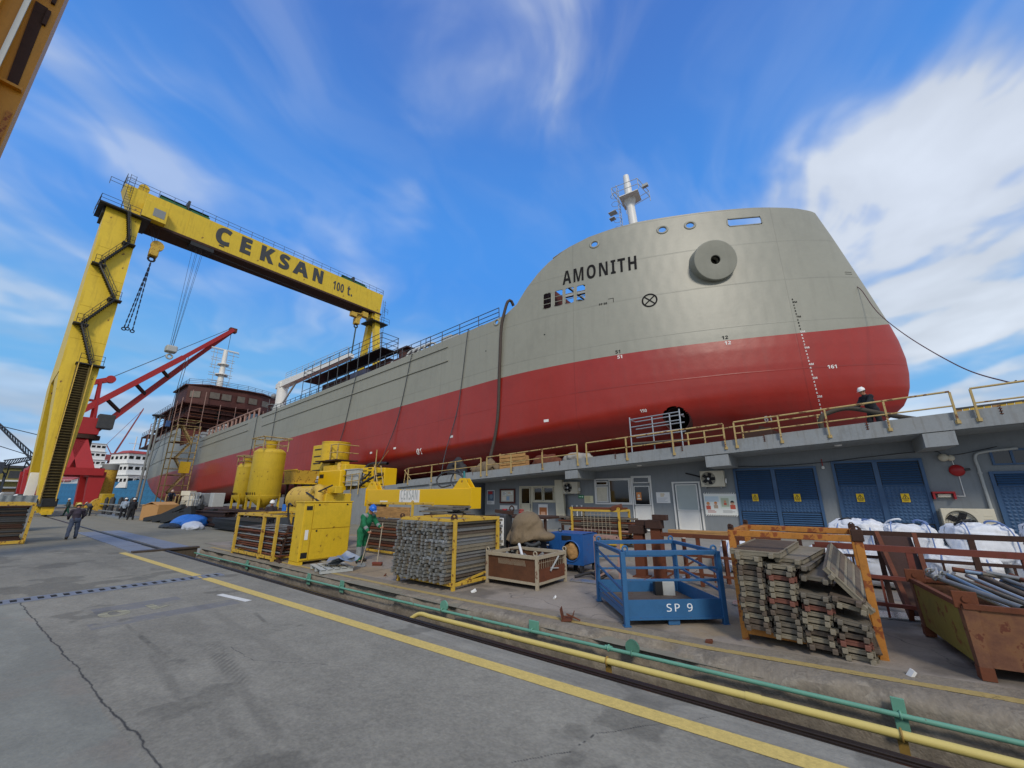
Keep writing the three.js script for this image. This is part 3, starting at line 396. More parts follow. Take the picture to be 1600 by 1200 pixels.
  { const o = G('window', 'low blue framed window above the right door'); const f = new MB(); for (const x of [4.3, 4.72, 5.3, 5.9]) f.span(x, 2.95, B - 0.01, x + 0.06, 3.4, B + 0.05, 0.004); f.span(4.3, 3.36, B - 0.01, 5.96, 3.42, B + 0.047).span(4.3, 2.93, B - 0.01, 5.96, 2.98, B + 0.047); f.build('frame', M.blueDoor, o); for (const [a, b] of [[4.36, 4.72], [4.78, 5.3], [5.36, 5.9]]) new MB().span(a, 2.98, B, b, 3.36, B + 0.015).build('pane', M.glass, o); }
  // yellow warning signs on the doors
  const sgn = canvasMat(96, 128, (c, w, h) => { c.fillStyle = '#e8c11a'; c.fillRect(0, 0, w, h); c.strokeStyle = '#222'; c.lineWidth = 7; c.beginPath(); c.moveTo(48, 14); c.lineTo(84, 76); c.lineTo(12, 76); c.closePath(); c.stroke(); c.beginPath(); c.moveTo(52, 30); c.lineTo(42, 52); c.lineTo(54, 52); c.lineTo(44, 70); c.stroke(); c.fillStyle = '#222'; c.fillRect(12, 90, 72, 8); c.fillRect(20, 106, 56, 7); });
  const sheetSign = (name, label, cat, x, y, wd, h, m, z = B + 0.02, group) => { const g = new THREE.BoxGeometry(wd, h, 0.008); const o = put(name, g, m); o.position.set(x, y, z); return tag(o, label, cat, group); };
  [[-2.32, 'left leaf of the louvred blue door'], [-0.92, 'right leaf of the louvred blue door'], [0.93, 'left leaf of the embossed blue door'], [2.1, 'right leaf of the embossed blue door']].forEach(([x, s]) => sheetSign('warning_sign', 'small yellow warning sign on the ' + s, 'sign', x, 1.94, 0.21, 0.28, sgn, B + 0.075, 'yellow warning signs on the blue doors'));
  // posters and boards
  const lines = (c, x, y, w, n, s, col) => { c.fillStyle = col; const r = rng(n + x); for (let i = 0; i < n; i++) c.fillRect(x, y + i * s, w * (0.6 + 0.4 * r()), s * 0.4); };
  sheetSign('banner', 'wide safety banner with striped edges under the right wall unit', 'banner', -3.64, 1.66, 1.26, 0.96, canvasMat(512, 384, (c, w, h) => { c.fillStyle = '#eef0ea'; c.fillRect(0, 0, w, h); for (const y of [0, h - 22]) for (let x = -20; x < w; x += 36) { c.fillStyle = '#1a1a1a'; c.beginPath(); c.moveTo(x, y + 22); c.lineTo(x + 18, y + 22); c.lineTo(x + 34, y); c.lineTo(x + 16, y); c.fill(); } c.fillStyle = '#dfe8da'; c.fillRect(250, 60, 240, 200); c.fillStyle = '#c9d9e0'; c.fillRect(16, 60, 220, 90); c.fillStyle = '#b7c2a8'; c.fillRect(270, 90, 120, 140); for (const [x, y, s] of [[60, 190, 1], [180, 180, 0.9], [440, 170, 1.1], [330, 150, 0.6]]) { c.fillStyle = x === 180 ? '#b9a48e' : '#d0604a'; c.fillRect(x - 36 * s, y + 26 * s, 72 * s, 62 * s); c.fillStyle = '#d9a88a'; c.beginPath(); c.arc(x, y, 26 * s, 0, 7); c.fill(); c.fillStyle = x === 440 ? '#2a1d18' : '#e08a2a'; c.beginPath(); c.arc(x, y - 8 * s, 27 * s, Math.PI, 0); c.fill(); } lines(c, 40, 290, 180, 3, 16, '#b24a3c'); lines(c, 280, 290, 190, 3, 16, '#8a8a8a'); }));
  sheetSign('notice', 'white notice sheet between the two white doors', 'notice', -6.0, 1.93, 0.62, 0.48, canvasMat(256, 192, (c, w, h) => { c.fillStyle = '#e9e9e6'; c.fillRect(0, 0, w, h); lines(c, 80, 24, 100, 4, 16, '#cfa84a'); lines(c, 20, 100, 210, 4, 20, '#b9bcc0'); c.strokeStyle = '#bbb'; c.strokeRect(6, 6, w - 12, h - 12); }));
  sheetSign('notice', 'pale yellow notice sheet left of the white window', 'notice', -9.77, 1.83, 0.5, 0.36, canvasMat(192, 128, (c, w, h) => { c.fillStyle = '#e6e0b8'; c.fillRect(0, 0, w, h); lines(c, 14, 16, 160, 6, 17, '#b7ab78'); }));
  sheetSign('exit_sign', 'small green sign below the wall unit', 'sign', -10.2, 1.96, 0.32, 0.15, canvasMat(96, 48, (c, w, h) => { c.fillStyle = '#138a4a'; c.fillRect(0, 0, w, h); c.fillStyle = '#e9f4ec'; c.fillRect(10, 16, 44, 12); c.fillRect(62, 12, 20, 22); }));
  sheetSign('poster', 'poster with red and blue picture left of the framed notice board', 'poster', -16.38, 1.93, 0.6, 0.84, canvasMat(192, 256, (c, w, h) => { c.fillStyle = '#dfe1e2'; c.fillRect(0, 0, w, h); c.fillStyle = '#5a6f86'; c.fillRect(14, 14, w - 28, 180); c.fillStyle = '#b8323a'; c.fillRect(30, 24, 110, 50); c.fillStyle = '#7d94a8'; c.beginPath(); c.arc(110, 120, 40, 0, 7); c.fill(); lines(c, 20, 206, 140, 3, 14, '#8a8a8a'); }));
  sheetSign('poster', 'poster with orange picture under the cream window', 'poster', -12.58, 1.14, 0.62, 0.84, canvasMat(192, 256, (c, w, h) => { c.fillStyle = '#e8e6e0'; c.fillRect(0, 0, w, h); c.fillStyle = '#b06a3a'; c.fillRect(20, 50, w - 40, 120); c.fillStyle = '#e0b090'; c.fillRect(50, 120, 90, 50); lines(c, 20, 190, 140, 4, 14, '#9a9a9a'); }));
  sheetSign('flyer', 'small orange flyer stuck on the glass of the half glazed door', 'flyer', -7.12, 1.99, 0.24, 0.36, canvasMat(96, 128, (c, w, h) => { c.fillStyle = '#d98a4a'; c.fillRect(0, 0, w, h); c.fillStyle = '#f0dcc8'; c.beginPath(); c.arc(46, 56, 24, 0, 7); c.fill(); c.fillStyle = '#f2ead8'; c.fillRect(14, 92, 68, 22); }), B + 0.04);
  { const o = T('notice_board', 'notice board in dark red frame on the grey wall', 'notice board', [-15.08, 1.58, B]); const f = new MB(); f.span(-15.66, 1.58, B, -15.56, 2.42, B + 0.06, 0.005).span(-14.6, 1.58, B, -14.5, 2.42, B + 0.06, 0.005).span(-15.56, 2.32, B, -14.6, 2.42, B + 0.057, 0.005).span(-15.56, 1.58, B, -14.6, 1.68, B + 0.057, 0.005).buildW('frame', matS(0x5a2a22, { v: 0.2, tile: 0.5 }), o); const p = put('sheet', new THREE.BoxGeometry(0.96, 0.64, 0.02), canvasMat(256, 192, (c, w, h) => { c.fillStyle = '#d5d2c4'; c.fillRect(0, 0, w, h); c.fillStyle = '#e9ece9'; c.fillRect(20, 20, 90, 70); c.fillRect(130, 16, 100, 60); c.fillStyle = '#9ab8d4'; c.fillRect(110, 100, 60, 70); c.fillStyle = '#ece6d8'; c.fillRect(24, 104, 74, 70); lines(c, 30, 30, 70, 4, 14, '#999'); lines(c, 140, 26, 80, 3, 14, '#c99a5a'); }), o); p.position.set(0, 0.42, 0.02); sheetSign('notice', 'strip of white sheets below the red framed board', 'notice', -15.0, 1.36, 1.3, 0.22, M.white); }
  // air conditioning units
  function acUnit(label, x, y, w, h, z, rot = 0) {
    const o = T('wall_unit', label, 'air conditioner', [x, y, z], rot, 'outdoor air conditioning units on the wall'); const d = 0.32, r = h * 0.42;
    const bodyS = new THREE.Shape([[-w / 2, 0], [w / 2, 0], [w / 2, h], [-w / 2, h]].map(([a, b]) => new THREE.Vector2(a, b))); bodyS.holes.push(new THREE.Path().absarc(-w * 0.16, h / 2, r, 0, Math.PI * 2, true));
    const g = new THREE.ExtrudeGeometry(bodyS, { depth: 0.04, bevelEnabled: true, bevelSize: 0.012, bevelThickness: 0.01, bevelOffset: -0.012, bevelSegments: 1, curveSegments: 20 }); new MB().at(g, [0, 0, d - 0.05]).box(0, h / 2, d / 2 - 0.04, w - 0.01, h - 0.01, d - 0.1, undefined, 0.01).build('casing', M.beige, o);
    const fb = new MB(); fb.cyl(-w * 0.16, h / 2, d - 0.045, 0.06, 0.03, 16, 0.06, [Math.PI / 2, 0, 0]); for (let i = 0; i < 5; i++) { const a = i * Math.PI * 0.4; fb.box(-w * 0.16 + Math.cos(a) * r * 0.5, h / 2 + Math.sin(a) * r * 0.5, d - 0.055, r * 0.8, r * 0.5, 0.006, [0.4, 0, a]); } fb.build('fan', M.rubber, o);
    const gr = new MB(); for (let i = 1; i <= 6; i++) gr.torus(-w * 0.16, h / 2, d + 0.002, r * i / 6.2, 0.0035, [0, 0, 0], Math.PI * 2, 28); for (let i = 0; i < 6; i++) { const a = i * Math.PI / 6; gr.rod([-w * 0.16 - Math.cos(a) * r, h / 2 - Math.sin(a) * r, d + 0.004], [-w * 0.16 + Math.cos(a) * r, h / 2 + Math.sin(a) * r, d + 0.004], 0.003, 5); } gr.build('grille', M.darkGrey, o);
    new MB().cyl(-w * 0.16, h / 2, d + 0.008, 0.05, 0.012, 16, 0.05, [Math.PI / 2, 0, 0]).build('hub', M.white, o);
    const vl = new MB(); for (let i = 0; i < 5; i++) vl.box(w * 0.36, h * (0.35 + i * 0.1), d + 0.006, w * 0.16, 0.012, 0.008); vl.span(w * 0.3, h * 0.1, d, w * 0.42, h * 0.16, d + 0.008).build('louvre', M.cream, o);
    new MB().span(-w * 0.36, -0.06, -0.02, -w * 0.3, -0.005, d).span(w * 0.3, -0.06, -0.02, w * 0.36, -0.005, d).build('bracket', M.midGrey, o); new MB().span(w / 2 + 0.002, h * 0.2, d * 0.3, w / 2 + 0.07, h * 0.5, d * 0.75, 0.02).build('valve_cover', M.white, o); return o;
  }
  acUnit('cream air conditioner on the wall beside the white pipe cover', -10.68, 2.12, 0.88, 0.6, B); acUnit('cream air conditioner above the striped safety banner', -3.78, 2.38, 0.92, 0.66, B); acUnit('larger cream air conditioner low on the wall behind white bags', 3.38, 0.78, 1.15, 0.84, B + 0.06);
  { const o = T('pipe_cover', 'tall pale trunking box on the wall beside the cream window', 'trunking', [-11.4, 0.85, B]); new MB().hexa([[-11.62, 0.9, B], [-11.1, 0.9, B], [-11.1, 0.9, B + 0.22], [-11.62, 0.9, B + 0.22]], [[-11.68, 2.84, B], [-11.22, 2.84, B], [-11.22, 2.84, B + 0.22], [-11.68, 2.84, B + 0.22]]).buildW('box', M.cream, o); const s = new MB(); for (let i = 1; i < 8; i++) s.span(-11.64, 0.9 + i * 0.24, B + 0.222, -11.15, 0.915 + i * 0.24, B + 0.228); s.buildW('seam', M.beige, o); new MB().pipe([[-11.14, 2.3, B + 0.1], [-11.02, 1.9, B + 0.12], [-11.05, 1.2, B + 0.12], [-11.0, 0.95, B + 0.16]], 0.035).buildW('hose', M.darkGrey, o); }
  { const o = T('strip_lamps', 'three short white tubes standing on the wall below the green sign', 'tubes', [-10.5, 0.9, B]); for (const x of [-10.72, -10.45, -10.18]) new MB().rod([x, 1.02, B + 0.06], [x, 1.5, B + 0.06], 0.035).cyl(x, 1.52, B + 0.06, 0.05, 0.05).cyl(x, 1.0, B + 0.06, 0.05, 0.05).buildW('tube', M.white, o); }
  { const o = T('alarm_bell', 'red alarm bell with white conduit on the grey wall', 'alarm bell', [3.49, 2.8, B]); new MB().lathe([[0.001, 0.13], [0.09, 0.12], [0.165, 0.07], [0.185, 0.02], [0.185, 0]], 3.49, 2.8, B + 0.02, 26, [Math.PI / 2, 0, 0]).buildW('gong', M.red, o); new MB().rod([3.64, 2.81, B + 0.07], [3.78, 2.83, B + 0.07], 0.035, 12).buildW('horn', M.darkGrey, o); new MB().rod([3.44, 3.2, B + 0.02], [3.46, 2.95, B + 0.02], 0.014).rod([3.5, 2.62, B + 0.02], [3.5, 1.98, B + 0.02], 0.014).rod([3.5, 1.99, B + 0.02], [3.27, 2.0, B + 0.02], 0.014).buildW('conduit', M.white, o); }
  { const o = T('fire_box', 'small open red box beside the blue door', 'box', [3.03, 1.9, B]); new MB().span(2.76, 2.08, B, 3.28, 2.14, B + 0.2, 0.006).span(2.76, 1.9, B, 2.81, 2.08, B + 0.2).span(3.23, 1.9, B, 3.28, 2.08, B + 0.2).buildW('box', M.red, o); new MB().span(2.88, 1.96, B, 3.18, 2.06, B + 0.12).buildW('content', M.beige, o); }
  { const o = T('drain_pipe', 'grey drain pipe running down the wall left of the right blue door', 'pipe', [3.97, 0.6, B]); new MB().pipe([[4.9, 3.42, B + 0.06], [4.15, 3.34, B + 0.06], [3.97, 3.2, B + 0.06], [3.97, 2.8, B + 0.06]], 0.04, 10, 30).rod([3.97, 2.85, B + 0.06], [3.97, 0.6, B + 0.06], 0.04, 12).buildW('pipe', M.lightGrey, o); for (const y of [2.7, 1.6]) new MB().cyl(3.97, y, B + 0.06, 0.055, 0.05).buildW('clamp', M.lightGrey, o); }
  { const o = new MB(); o.pipe([[-2.9, 3.2, B + 0.03], [-1.5, 3.16, B + 0.05], [0, 3.22, B + 0.03], [1.5, 3.36, B + 0.04], [3.0, 3.46, B + 0.05], [3.3, 3.3, B + 0.06], [3.7, 3.32, B + 0.05], [4.5, 3.5, B + 0.05]], 0.012, 6, 80).pipe([[-4.9, 2.98, B + 0.02], [-4.6, 2.9, B + 0.05], [-4.2, 2.78, B + 0.1]], 0.03, 8, 20); tag(o.build('wall_cable', M.rubber), 'loose dark cables strung along the top of the grey wall', 'cable'); }
  { const o = T('junction_lump', 'cream lamp holder and cable knot under the right corbel', 'lamp holder', [3.3, 3.2, B + 0.1]); new MB().at(new THREE.IcosahedronGeometry(0.13, 1), [3.25, 3.22, B + 0.12]).at(new THREE.IcosahedronGeometry(0.1, 1), [3.42, 3.2, B + 0.1]).buildW('holder', M.beige, o); const p = T('lamp_holder', 'small white lamp hanging between the two blue double doors', 'lamp', [0.05, 3.0, B + 0.05]); new MB().rod([0.05, 3.35, B + 0.05], [0.05, 3.08, B + 0.05], 0.012).buildW('stem', M.red, p); new MB().lathe([[0.001, 0], [0.05, 0.02], [0.055, 0.07], [0.03, 0.12]], 0.05, 2.97, B + 0.06, 14).buildW('bulb_housing', M.white, p); }
  for (const x of [-14.5, -6.6, 0.6, 6.2]) { const o = new MB().lathe([[0.001, 0], [0.1, 0.01], [0.12, 0.05]], x, slabBot(x) - 0.045, -18.2, 18).build('soffit_lamp', M.white); tag(o, 'round white lamp under the slab ' + ({ '-14.5': 'near the notice board', '-6.6': 'over the white doors', 0.6: 'over the blue double doors', 6.2: 'at the right end' })[x], 'lamp', 'soffit lamps'); }

  // yellow railings along the slab edge
  function railing(xs, label, over = [0, 0]) {
    const o = T('guard_rail', label, 'railing', [xs[0], slabTop(xs[0]), -17.27], 0, 'yellow railings along the slipway edge'); const rt = (x) => 4.87 + 0.05 * x;
    for (const x of xs) new MB().bar([x, slabTop(x) - 0.12, -17.27], [x, rt(x) - 0.02, -17.27], 0.06, 0.05).span(x - 0.06, slabTop(x) - 0.12, -17.3, x + 0.06, slabTop(x) - 0.02, -17.275).buildW('post', M.railPaint, o);
    const a = xs[0] - over[0], b = xs[xs.length - 1] + over[1]; new MB().rod([a, rt(a), -17.27], [b, rt(b), -17.27], 0.03).buildW('top_rail', M.railPaint, o); new MB().rod([a, rt(a) - 0.44, -17.27], [b, rt(b) - 0.44, -17.27], 0.024).buildW('mid_rail', M.railPaint, o);
  }
  railing([-21.9, -19.6, -17.5, -15.45], 'yellow railing above the spreader beam, leftmost section');
  railing([-15.0, -13.27, -11.26, -9.24], 'yellow railing above the notice board and cream window');
  railing([-8.75, -6.78, -4.75, -2.8], 'yellow railing above the white doors'); railing([-2.42, -0.97, 0.41, 1.94, 3.45], 'yellow railing above the two blue double doors'); railing([3.88, 5.6, 7.3], 'yellow railing at the right end of the slipway edge', [0, 2]);
  { const o = T('end_railing', 'angled rusty rail end beside the leftmost railing', 'railing', [-22.8, 2.7, -17.3]); new MB().rod([-22.6, 3.75, -17.6], [-21.95, 3.78, -17.3], 0.03).rod([-22.6, 3.75, -17.6], [-22.7, 2.8, -17.6], 0.03).rod([-22.6, 3.7, -17.5], [-21.6, 2.8, -17.5], 0.028).buildW('rail', M.railPaint, o); }
}
// ---------------------------------------------------------------- the ship on the slipway
const SL = 0.05, TH = Math.atan(SL), CT = Math.cos(TH), SN = Math.sin(TH), ZC = -31, HB = 9.5;
const ship = T('tanker_ship', 'large grey and red tanker under construction on the slipway', 'ship'); ship.rotation.z = TH; ship.updateMatrixWorld(true);
const S = (X, y, Z) => { const Y = y + SL * X; return [X * CT + Y * SN, -X * SN + Y * CT, Z]; };   // measured (x, height above the keel line, z) -> axes of the ship
const lerpT = (t, x) => { if (x <= t[0][0]) return t[0][1]; for (let i = 1; i < t.length; i++) if (x <= t[i][0]) return mix(t[i - 1][1], t[i][1], (x - t[i - 1][0]) / (t[i][0] - t[i - 1][0])); return t[t.length - 1][1]; };
const STEM = [[5, 1], [5.3, 1.9], [5.6, 2.6], [6.2, 3.74], [6.7, 4.3], [7.2, 4.58], [7.7, 4.75], [8.5, 4.88], [9.4, 4.92], [10.5, 4.83], [11.6, 4.64], [14.5, 4.0], [18.4, 3.1], [21.4, 2.35]];
const stemX = (y) => lerpT(STEM, y);
function halfB(X, y) {
  const d = stemX(y) - X; if (d <= 0) return 0; const t = Math.min(1, d / 23); let g = Math.pow(1 - Math.pow(1 - t, 1.75), 0.85); const Rr = 2.0 + 1.8 * (1 - t); let yb = 5;
  if (X < -100) { yb = 5 + Math.pow((-100 - X) / 28, 1.3) * 8.5; g *= 1 - 0.28 * Math.pow((-100 - X) / 31, 2.2); }
  const h = Math.max(0, y - yb); if (h < Rr) g *= Math.pow(1 - Math.pow((Rr - h) / Rr, 2.2), 1 / 2.2); return HB * g;
}
const hz = (X, y) => ZC + halfB(X, y);
const TOP = [[-131, 20.9], [-100, 19.6], [-97.4, 19.45], [-96.9, 19.2], [-96.5, 18.5], [-96.2, 17], [-96, 15.7], [-60, 15.62], [-34, 15.72], [-28, 15.86], [-21, 15.9], [-19.5, 15.96], [-18.2, 16.15], [-17.2, 16.7], [-16.1, 17.85], [-15, 18.8], [-14, 19.5], [-12.4, 20.3], [-10.8, 20.8], [-9, 21.08], [-7.4, 21.2], [-3.55, 21.15], [-0.67, 21.08], [1.4, 20.9], [2.1, 20.75], [2.5, 20.6]];
const topY = (X) => lerpT(TOP, X);
const rr4 = (x, y, cx, cy, w, h, r) => { const a = Math.abs(x - cx) - w / 2 + r, b = Math.abs(y - cy) - h / 2 + r; return Math.hypot(Math.max(a, 0), Math.max(b, 0)) + Math.min(Math.max(a, b), 0) - r; };
const PORTS = [[-17.5, 15.96 + 0.0, 0.2], [-10.38, 20.04, 0.26], [-6.06, 20.12, 0.27], [-4.43, 20.14, 0.27]], WIN = [[-13.77, 16.27], [-12.93, 16.27], [-12.15, 16.27], [-11.36, 16.25]];
PORTS[0][0] = -17.95; PORTS[0][1] = 15.72;
function holeS(X, y) { let d = 9; for (const [x, q, r] of PORTS) d = Math.min(d, Math.hypot(X - x, y - q) - r); for (const [x, q] of WIN) d = Math.min(d, rr4(X, y, x, q, 0.62, 1.3, 0.16)); d = Math.min(d, rr4(X, y, -1.38, 19.94, 1.9, 0.66, 0.17)); d = Math.min(d, Math.hypot((X + 6.4), y - 6.75) - 0.72); return d; }
function hullSide(sgn, ds, yf, rows, holes) {
  const pos = [], uv = [], ind = [], nh = [], nj = rows + 1;
  ds.forEach((d) => { for (let j = 0; j <= rows; j++) { let y = yf(d, j / rows), X = stemX(y) - d; if (holes) { const s = holeS(X, y); if (Math.abs(s) < 0.055) { const e = 0.01, gx = (holeS(X + e, y) - s) / e, gy = (holeS(X, y + e) - s) / e; X -= gx * s; y -= gy * s; } nh.push(holeS(X, y)); } const z = halfB(X, y); pos.push(...S(X, y, ZC + sgn * z)); uv.push(X, y); } });
  for (let i = 0; i < ds.length - 1; i++) for (let j = 0; j < rows; j++) { const a = i * nj + j, b = a + nj; if (holes && Math.min(nh[a], nh[b], nh[a + 1], nh[b + 1]) < -0.001 - 0 * 1 && Math.max(nh[a], nh[b], nh[a + 1], nh[b + 1]) < 0.02) continue; sgn > 0 ? ind.push(a, a + 1, b, b, a + 1, b + 1) : ind.push(a, b, a + 1, b, b + 1, a + 1); }
  const g = new THREE.BufferGeometry(); g.setAttribute('position', new THREE.BufferAttribute(new Float32Array(pos), 3)); g.setAttribute('uv', new THREE.BufferAttribute(new Float32Array(uv), 2)); g.setIndex(ind); g.computeVertexNormals(); return g;
}
{
  // hull paint: plates with weld seams in relief
  const seamBump = dataTex(N, N, (i, j) => { const x = i / N * 12, y = j / N * 12; let s = 0; for (const q of [0, 3, 6, 9]) s = Math.max(s, sst(0.035, 0.01, Math.abs(y - q - 0.012 * (smp(FM, i, j, 3) - 0.5)))); s = Math.max(s, 0.4 * sst(0.03, 0.01, Math.abs(x - 0.1))); const v = 0.5 + 0.3 * s + 0.75 * (FC[j * N + i] - 0.5) + 0.1 * Math.sin(x * Math.PI * 2 / 0.75) * Math.sin(y * Math.PI * 2 / 3) + 0.05 * (FF[j * N + i] - 0.5); return [v, v, v]; }, 12, false);
  const hullMat = (hex, o, seam) => { const m = mat(hex, { tile: 12, bump: 0, ...o }); const src = m.map, a = src.image.data; for (let j = 0; j < N; j++) for (let i = 0; i < N; i++) { const y = j / N * 12, x = i / N * 12; let s = 0; for (const q of [0, 3, 6, 9]) s = Math.max(s, sst(0.05, 0.01, Math.abs(y - q - 0.02)) * smp(FM, i, j, 7)); s = Math.max(s, sst(0.04, 0.01, Math.abs(x - 0.1)) * 0.6); const o2 = (j * N + i) * 4; for (let k = 0; k < 3; k++) a[o2 + k] = Math.max(0, a[o2 + k] * (1 - seam * s)); } m.bumpMap = seamBump; m.bumpScale = 0.022; return m; };
  const grey = hullMat(0x919184, { v: 0.1, dirt: 0.06, dirtC: 0x66645a, streak: 0.1, rough: 0.42 }, 0.12), red = hullMat(0x97271b, { v: 0.18, dirt: 0.14, dirtC: 0x7a3a34, streak: 0.16, rough: 0.33 }, 0.16);
  M.hullGrey = grey; M.hullRed = red;
  const ds = []; for (let d = 0; d < 1; d += 0.05) ds.push(d * d); for (let d = 1; d < 24; d += 0.1) ds.push(d); for (let d = 24; d < 90; d += 1.5) ds.push(d); for (let d = 90; d < 98; d += 1) ds.push(d); for (let d = 98; d < 103; d += 0.2) ds.push(d); for (let d = 103; d <= 135.5; d += 1.5) ds.push(d);
  const bnd = (d) => 11.15 + 0.47 * Math.exp(-d / 2.2), yT = (d, t) => { const b = bnd(d); return mix(b, topY(2.5 - d), t); };
  for (const s of [1, -1]) { put('hull_topside', hullSide(s, ds, yT, 98, true), grey, ship); put('hull_bottom', hullSide(s, ds, (d, t) => mix(d > 104 ? 5 + Math.pow((d - 104) / 28, 1.3) * 8.5 : 5, Math.max(bnd(d), d > 104 ? 5.2 + Math.pow((d - 104) / 28, 1.3) * 8.5 : 0), t), 62, s > 0), red, ship); }
  // transom, bottom, decks
  const yb = 13.4; const tr = new MB(); { const X = -131; const n = 10; for (let j = 0; j < n; j++) { const a = mix(yb, 20.9, j / n), b = mix(yb, 20.9, (j + 1) / n); tr.quad(S(X, a, ZC - halfB(X, a)), S(X, b, ZC - halfB(X, b)), S(X, b, ZC + halfB(X, b)), S(X, a, ZC + halfB(X, a))); } } tr.build('transom', grey, ship);
  const deck = (X0, X1, y, step, name, m, inset = 0.06) => { const b = new MB(); for (let x = X0; x < X1; x += step) { const e = Math.min(X1, x + step); const A = Math.max(0, halfB(x, y) - inset), Bq = Math.max(0, halfB(e, y) - inset); b.quad(S(x, y, ZC + A), S(e, y, ZC + Bq), S(e, y, ZC - Bq), S(x, y, ZC - A)); } return b.build(name, m, ship); };
  deck(-96.5, -17.2, 15.45, 3, 'main_deck', M.primer); deck(-131, -96.5, 19.2, 3, 'poop_deck', M.primer); deck(-12.5, 2.9, 18.55, 0.7, 'forecastle_deck', M.primer); new MB().quad(S(-14.6, 18.55, hz(-14.6, 18.55) - 0.06), S(-12.5, 18.55, hz(-12.5, 18.55) - 0.06), S(-12.5, 18.55, hz(-12.5, 18.55) - 2.1), S(-14.6, 18.55, hz(-14.6, 18.55) - 2.1)).build('side_deck', M.primer, ship); new MB().bar(S(-14.5, 18.5, ZC + 5), S(-12.5, 18.5, ZC + 4.4), 0.25).build('deck_beam', M.lightGrey, ship); new MB().bar(S(-13.5, 18.5, ZC + 6.6), S(-13.2, 18.5, ZC - 4), 0.16).build('deck_beam', M.lightGrey, ship); deck(-17.2, 3.4, 15.3, 0.7, 'mooring_deck', M.darkGrey); deck(-104, 1, 5.02, 6, 'bottom_plating', red, 1.2);
  new MB().quad(S(-14.6, 15.3, ZC - 8.8), S(-14.6, 18.55, ZC - 8.6), S(-14.6, 18.55, ZC + 8.6), S(-14.6, 15.3, ZC + 8.8)).build('bulkhead', M.primer, ship); new MB().quad(S(-96.5, 15.3, ZC - 9.3), S(-96.5, 19.2, ZC - 9.3), S(-96.5, 19.2, ZC + 9.3), S(-96.5, 15.3, ZC + 9.3)).build('poop_bulkhead', M.primer, ship);
  // plates, rings and rims round the openings; bars of the mooring windows
  const on = (X, y, o = 0) => { const e = 0.05, zx = (hz(X + e, y) - hz(X - e, y)) / (2 * e), zy = (hz(X, y + e) - hz(X, y - e)) / (2 * e), n = V(-zx, -zy, 1).normalize(); return [X + n.x * o, y + n.y * o, hz(X, y) + n.z * o]; };
  const rim = (pts, r) => new MB().pipe(pts.map(([x, y]) => S(...on(x, y, -0.02))), r, 8, pts.length * 2, true);
  for (const [x, y, r] of PORTS) rim(Array.from({ length: 14 }, (_, i) => [x + (r + 0.02) * Math.cos(i * Math.PI / 7), y + (r + 0.02) * Math.sin(i * Math.PI / 7)]), 0.085).build('fairlead_ring', grey, ship);
  const rrPts = (cx, cy, w, h, r) => { const o = []; for (const [sx, sy, a0] of [[1, 1, 0], [-1, 1, 90], [-1, -1, 180], [1, -1, 270]]) for (let k = 0; k <= 3; k++) { const a = (a0 + k * 30) * R; o.push([cx + sx * (w / 2 - r) + r * Math.cos(a), cy + sy * (h / 2 - r) + r * Math.sin(a)]); } return o; };
  for (const [x, y] of WIN) { rim(rrPts(x, y, 0.62, 1.3, 0.16), 0.035).build('opening_rim', grey, ship); const b = new MB(); for (const q of [-0.22, 0.2]) b.rod(S(...on(x - 0.33, y + q, -0.06)), S(...on(x + 0.33, y + q, -0.06)), 0.03); b.build('safety_bar', grey, ship); }
  rim(rrPts(-1.38, 19.94, 1.9, 0.66, 0.17), 0.06).build('opening_rim', grey, ship);
  for (const x of [-2.0, -1.35, -0.72]) { const p = S(...on(x, 19.58, -0.35)); new MB().cyl(p[0], p[1], p[2], 0.16, 0.3, 16).build('roller', M.darkGrey, ship); }
  // mooring gear behind the four openings
  { const g = new MB(); for (const [x, y, z] of [[-13.2, 16, -24.4], [-12.2, 15.9, -24.2], [-11.4, 16.1, -25]]) { const p = S(x, y, z); g.cyl(p[0], p[1], p[2], 0.3, 1.2, 14); } g.build('mooring_winch', M.lightGrey, ship); }
  // bow thruster tunnel
  { const c = on(-6.4, 6.75), a = S(...c), b = S(c[0], c[1] + 0.1, c[2] - 4); new MB().tube([a[0], a[1], a[2] + 0.02], b, 0.74, 26, 0.04).build('thruster_tunnel', matS(0x3c1a18, { v: 0.2, tile: 1 }), ship); new MB().cyl(...S(c[0], c[1] + 0.05, c[2] - 2.2), 0.7, 0.1, 20, 0.7, [Math.PI / 2, 0, 0]).build('tunnel_grid', M.hole, ship); }
  // anchor bolster: a thick drum with the hawse hole
  { const c = on(-3.52, 16.75), e = 0.05, zx = (hz(-3.52 + e, 16.75) - hz(-3.52 - e, 16.75)) / (2 * e), n = V(-zx, 0, 1).normalize(); n.y = -0.22; n.x += 0.08; n.normalize(); const o = V(...S(...c)); const q = new THREE.Quaternion().setFromUnitVectors(V(0, 1, 0), n); const mm = new THREE.Matrix4().compose(o, q, V(1, 1, 1));
    new MB().add(new THREE.LatheGeometry([[0.24, 0.2], [0.27, 0.66], [0.33, 0.72], [1.27, 0.72], [1.31, 0.69], [1.33, 0.64], [1.36, -1.6]].map(([a, b]) => new THREE.Vector2(a, b)), 64), mm).build('anchor_bolster', grey, ship); new MB().add(new THREE.LatheGeometry([[0.26, 0.7], [0.26, -1.2], [0.001, -1.2]].map(([a, b]) => new THREE.Vector2(a, b)), 24), mm).build('hawse_hole', M.black, ship); }
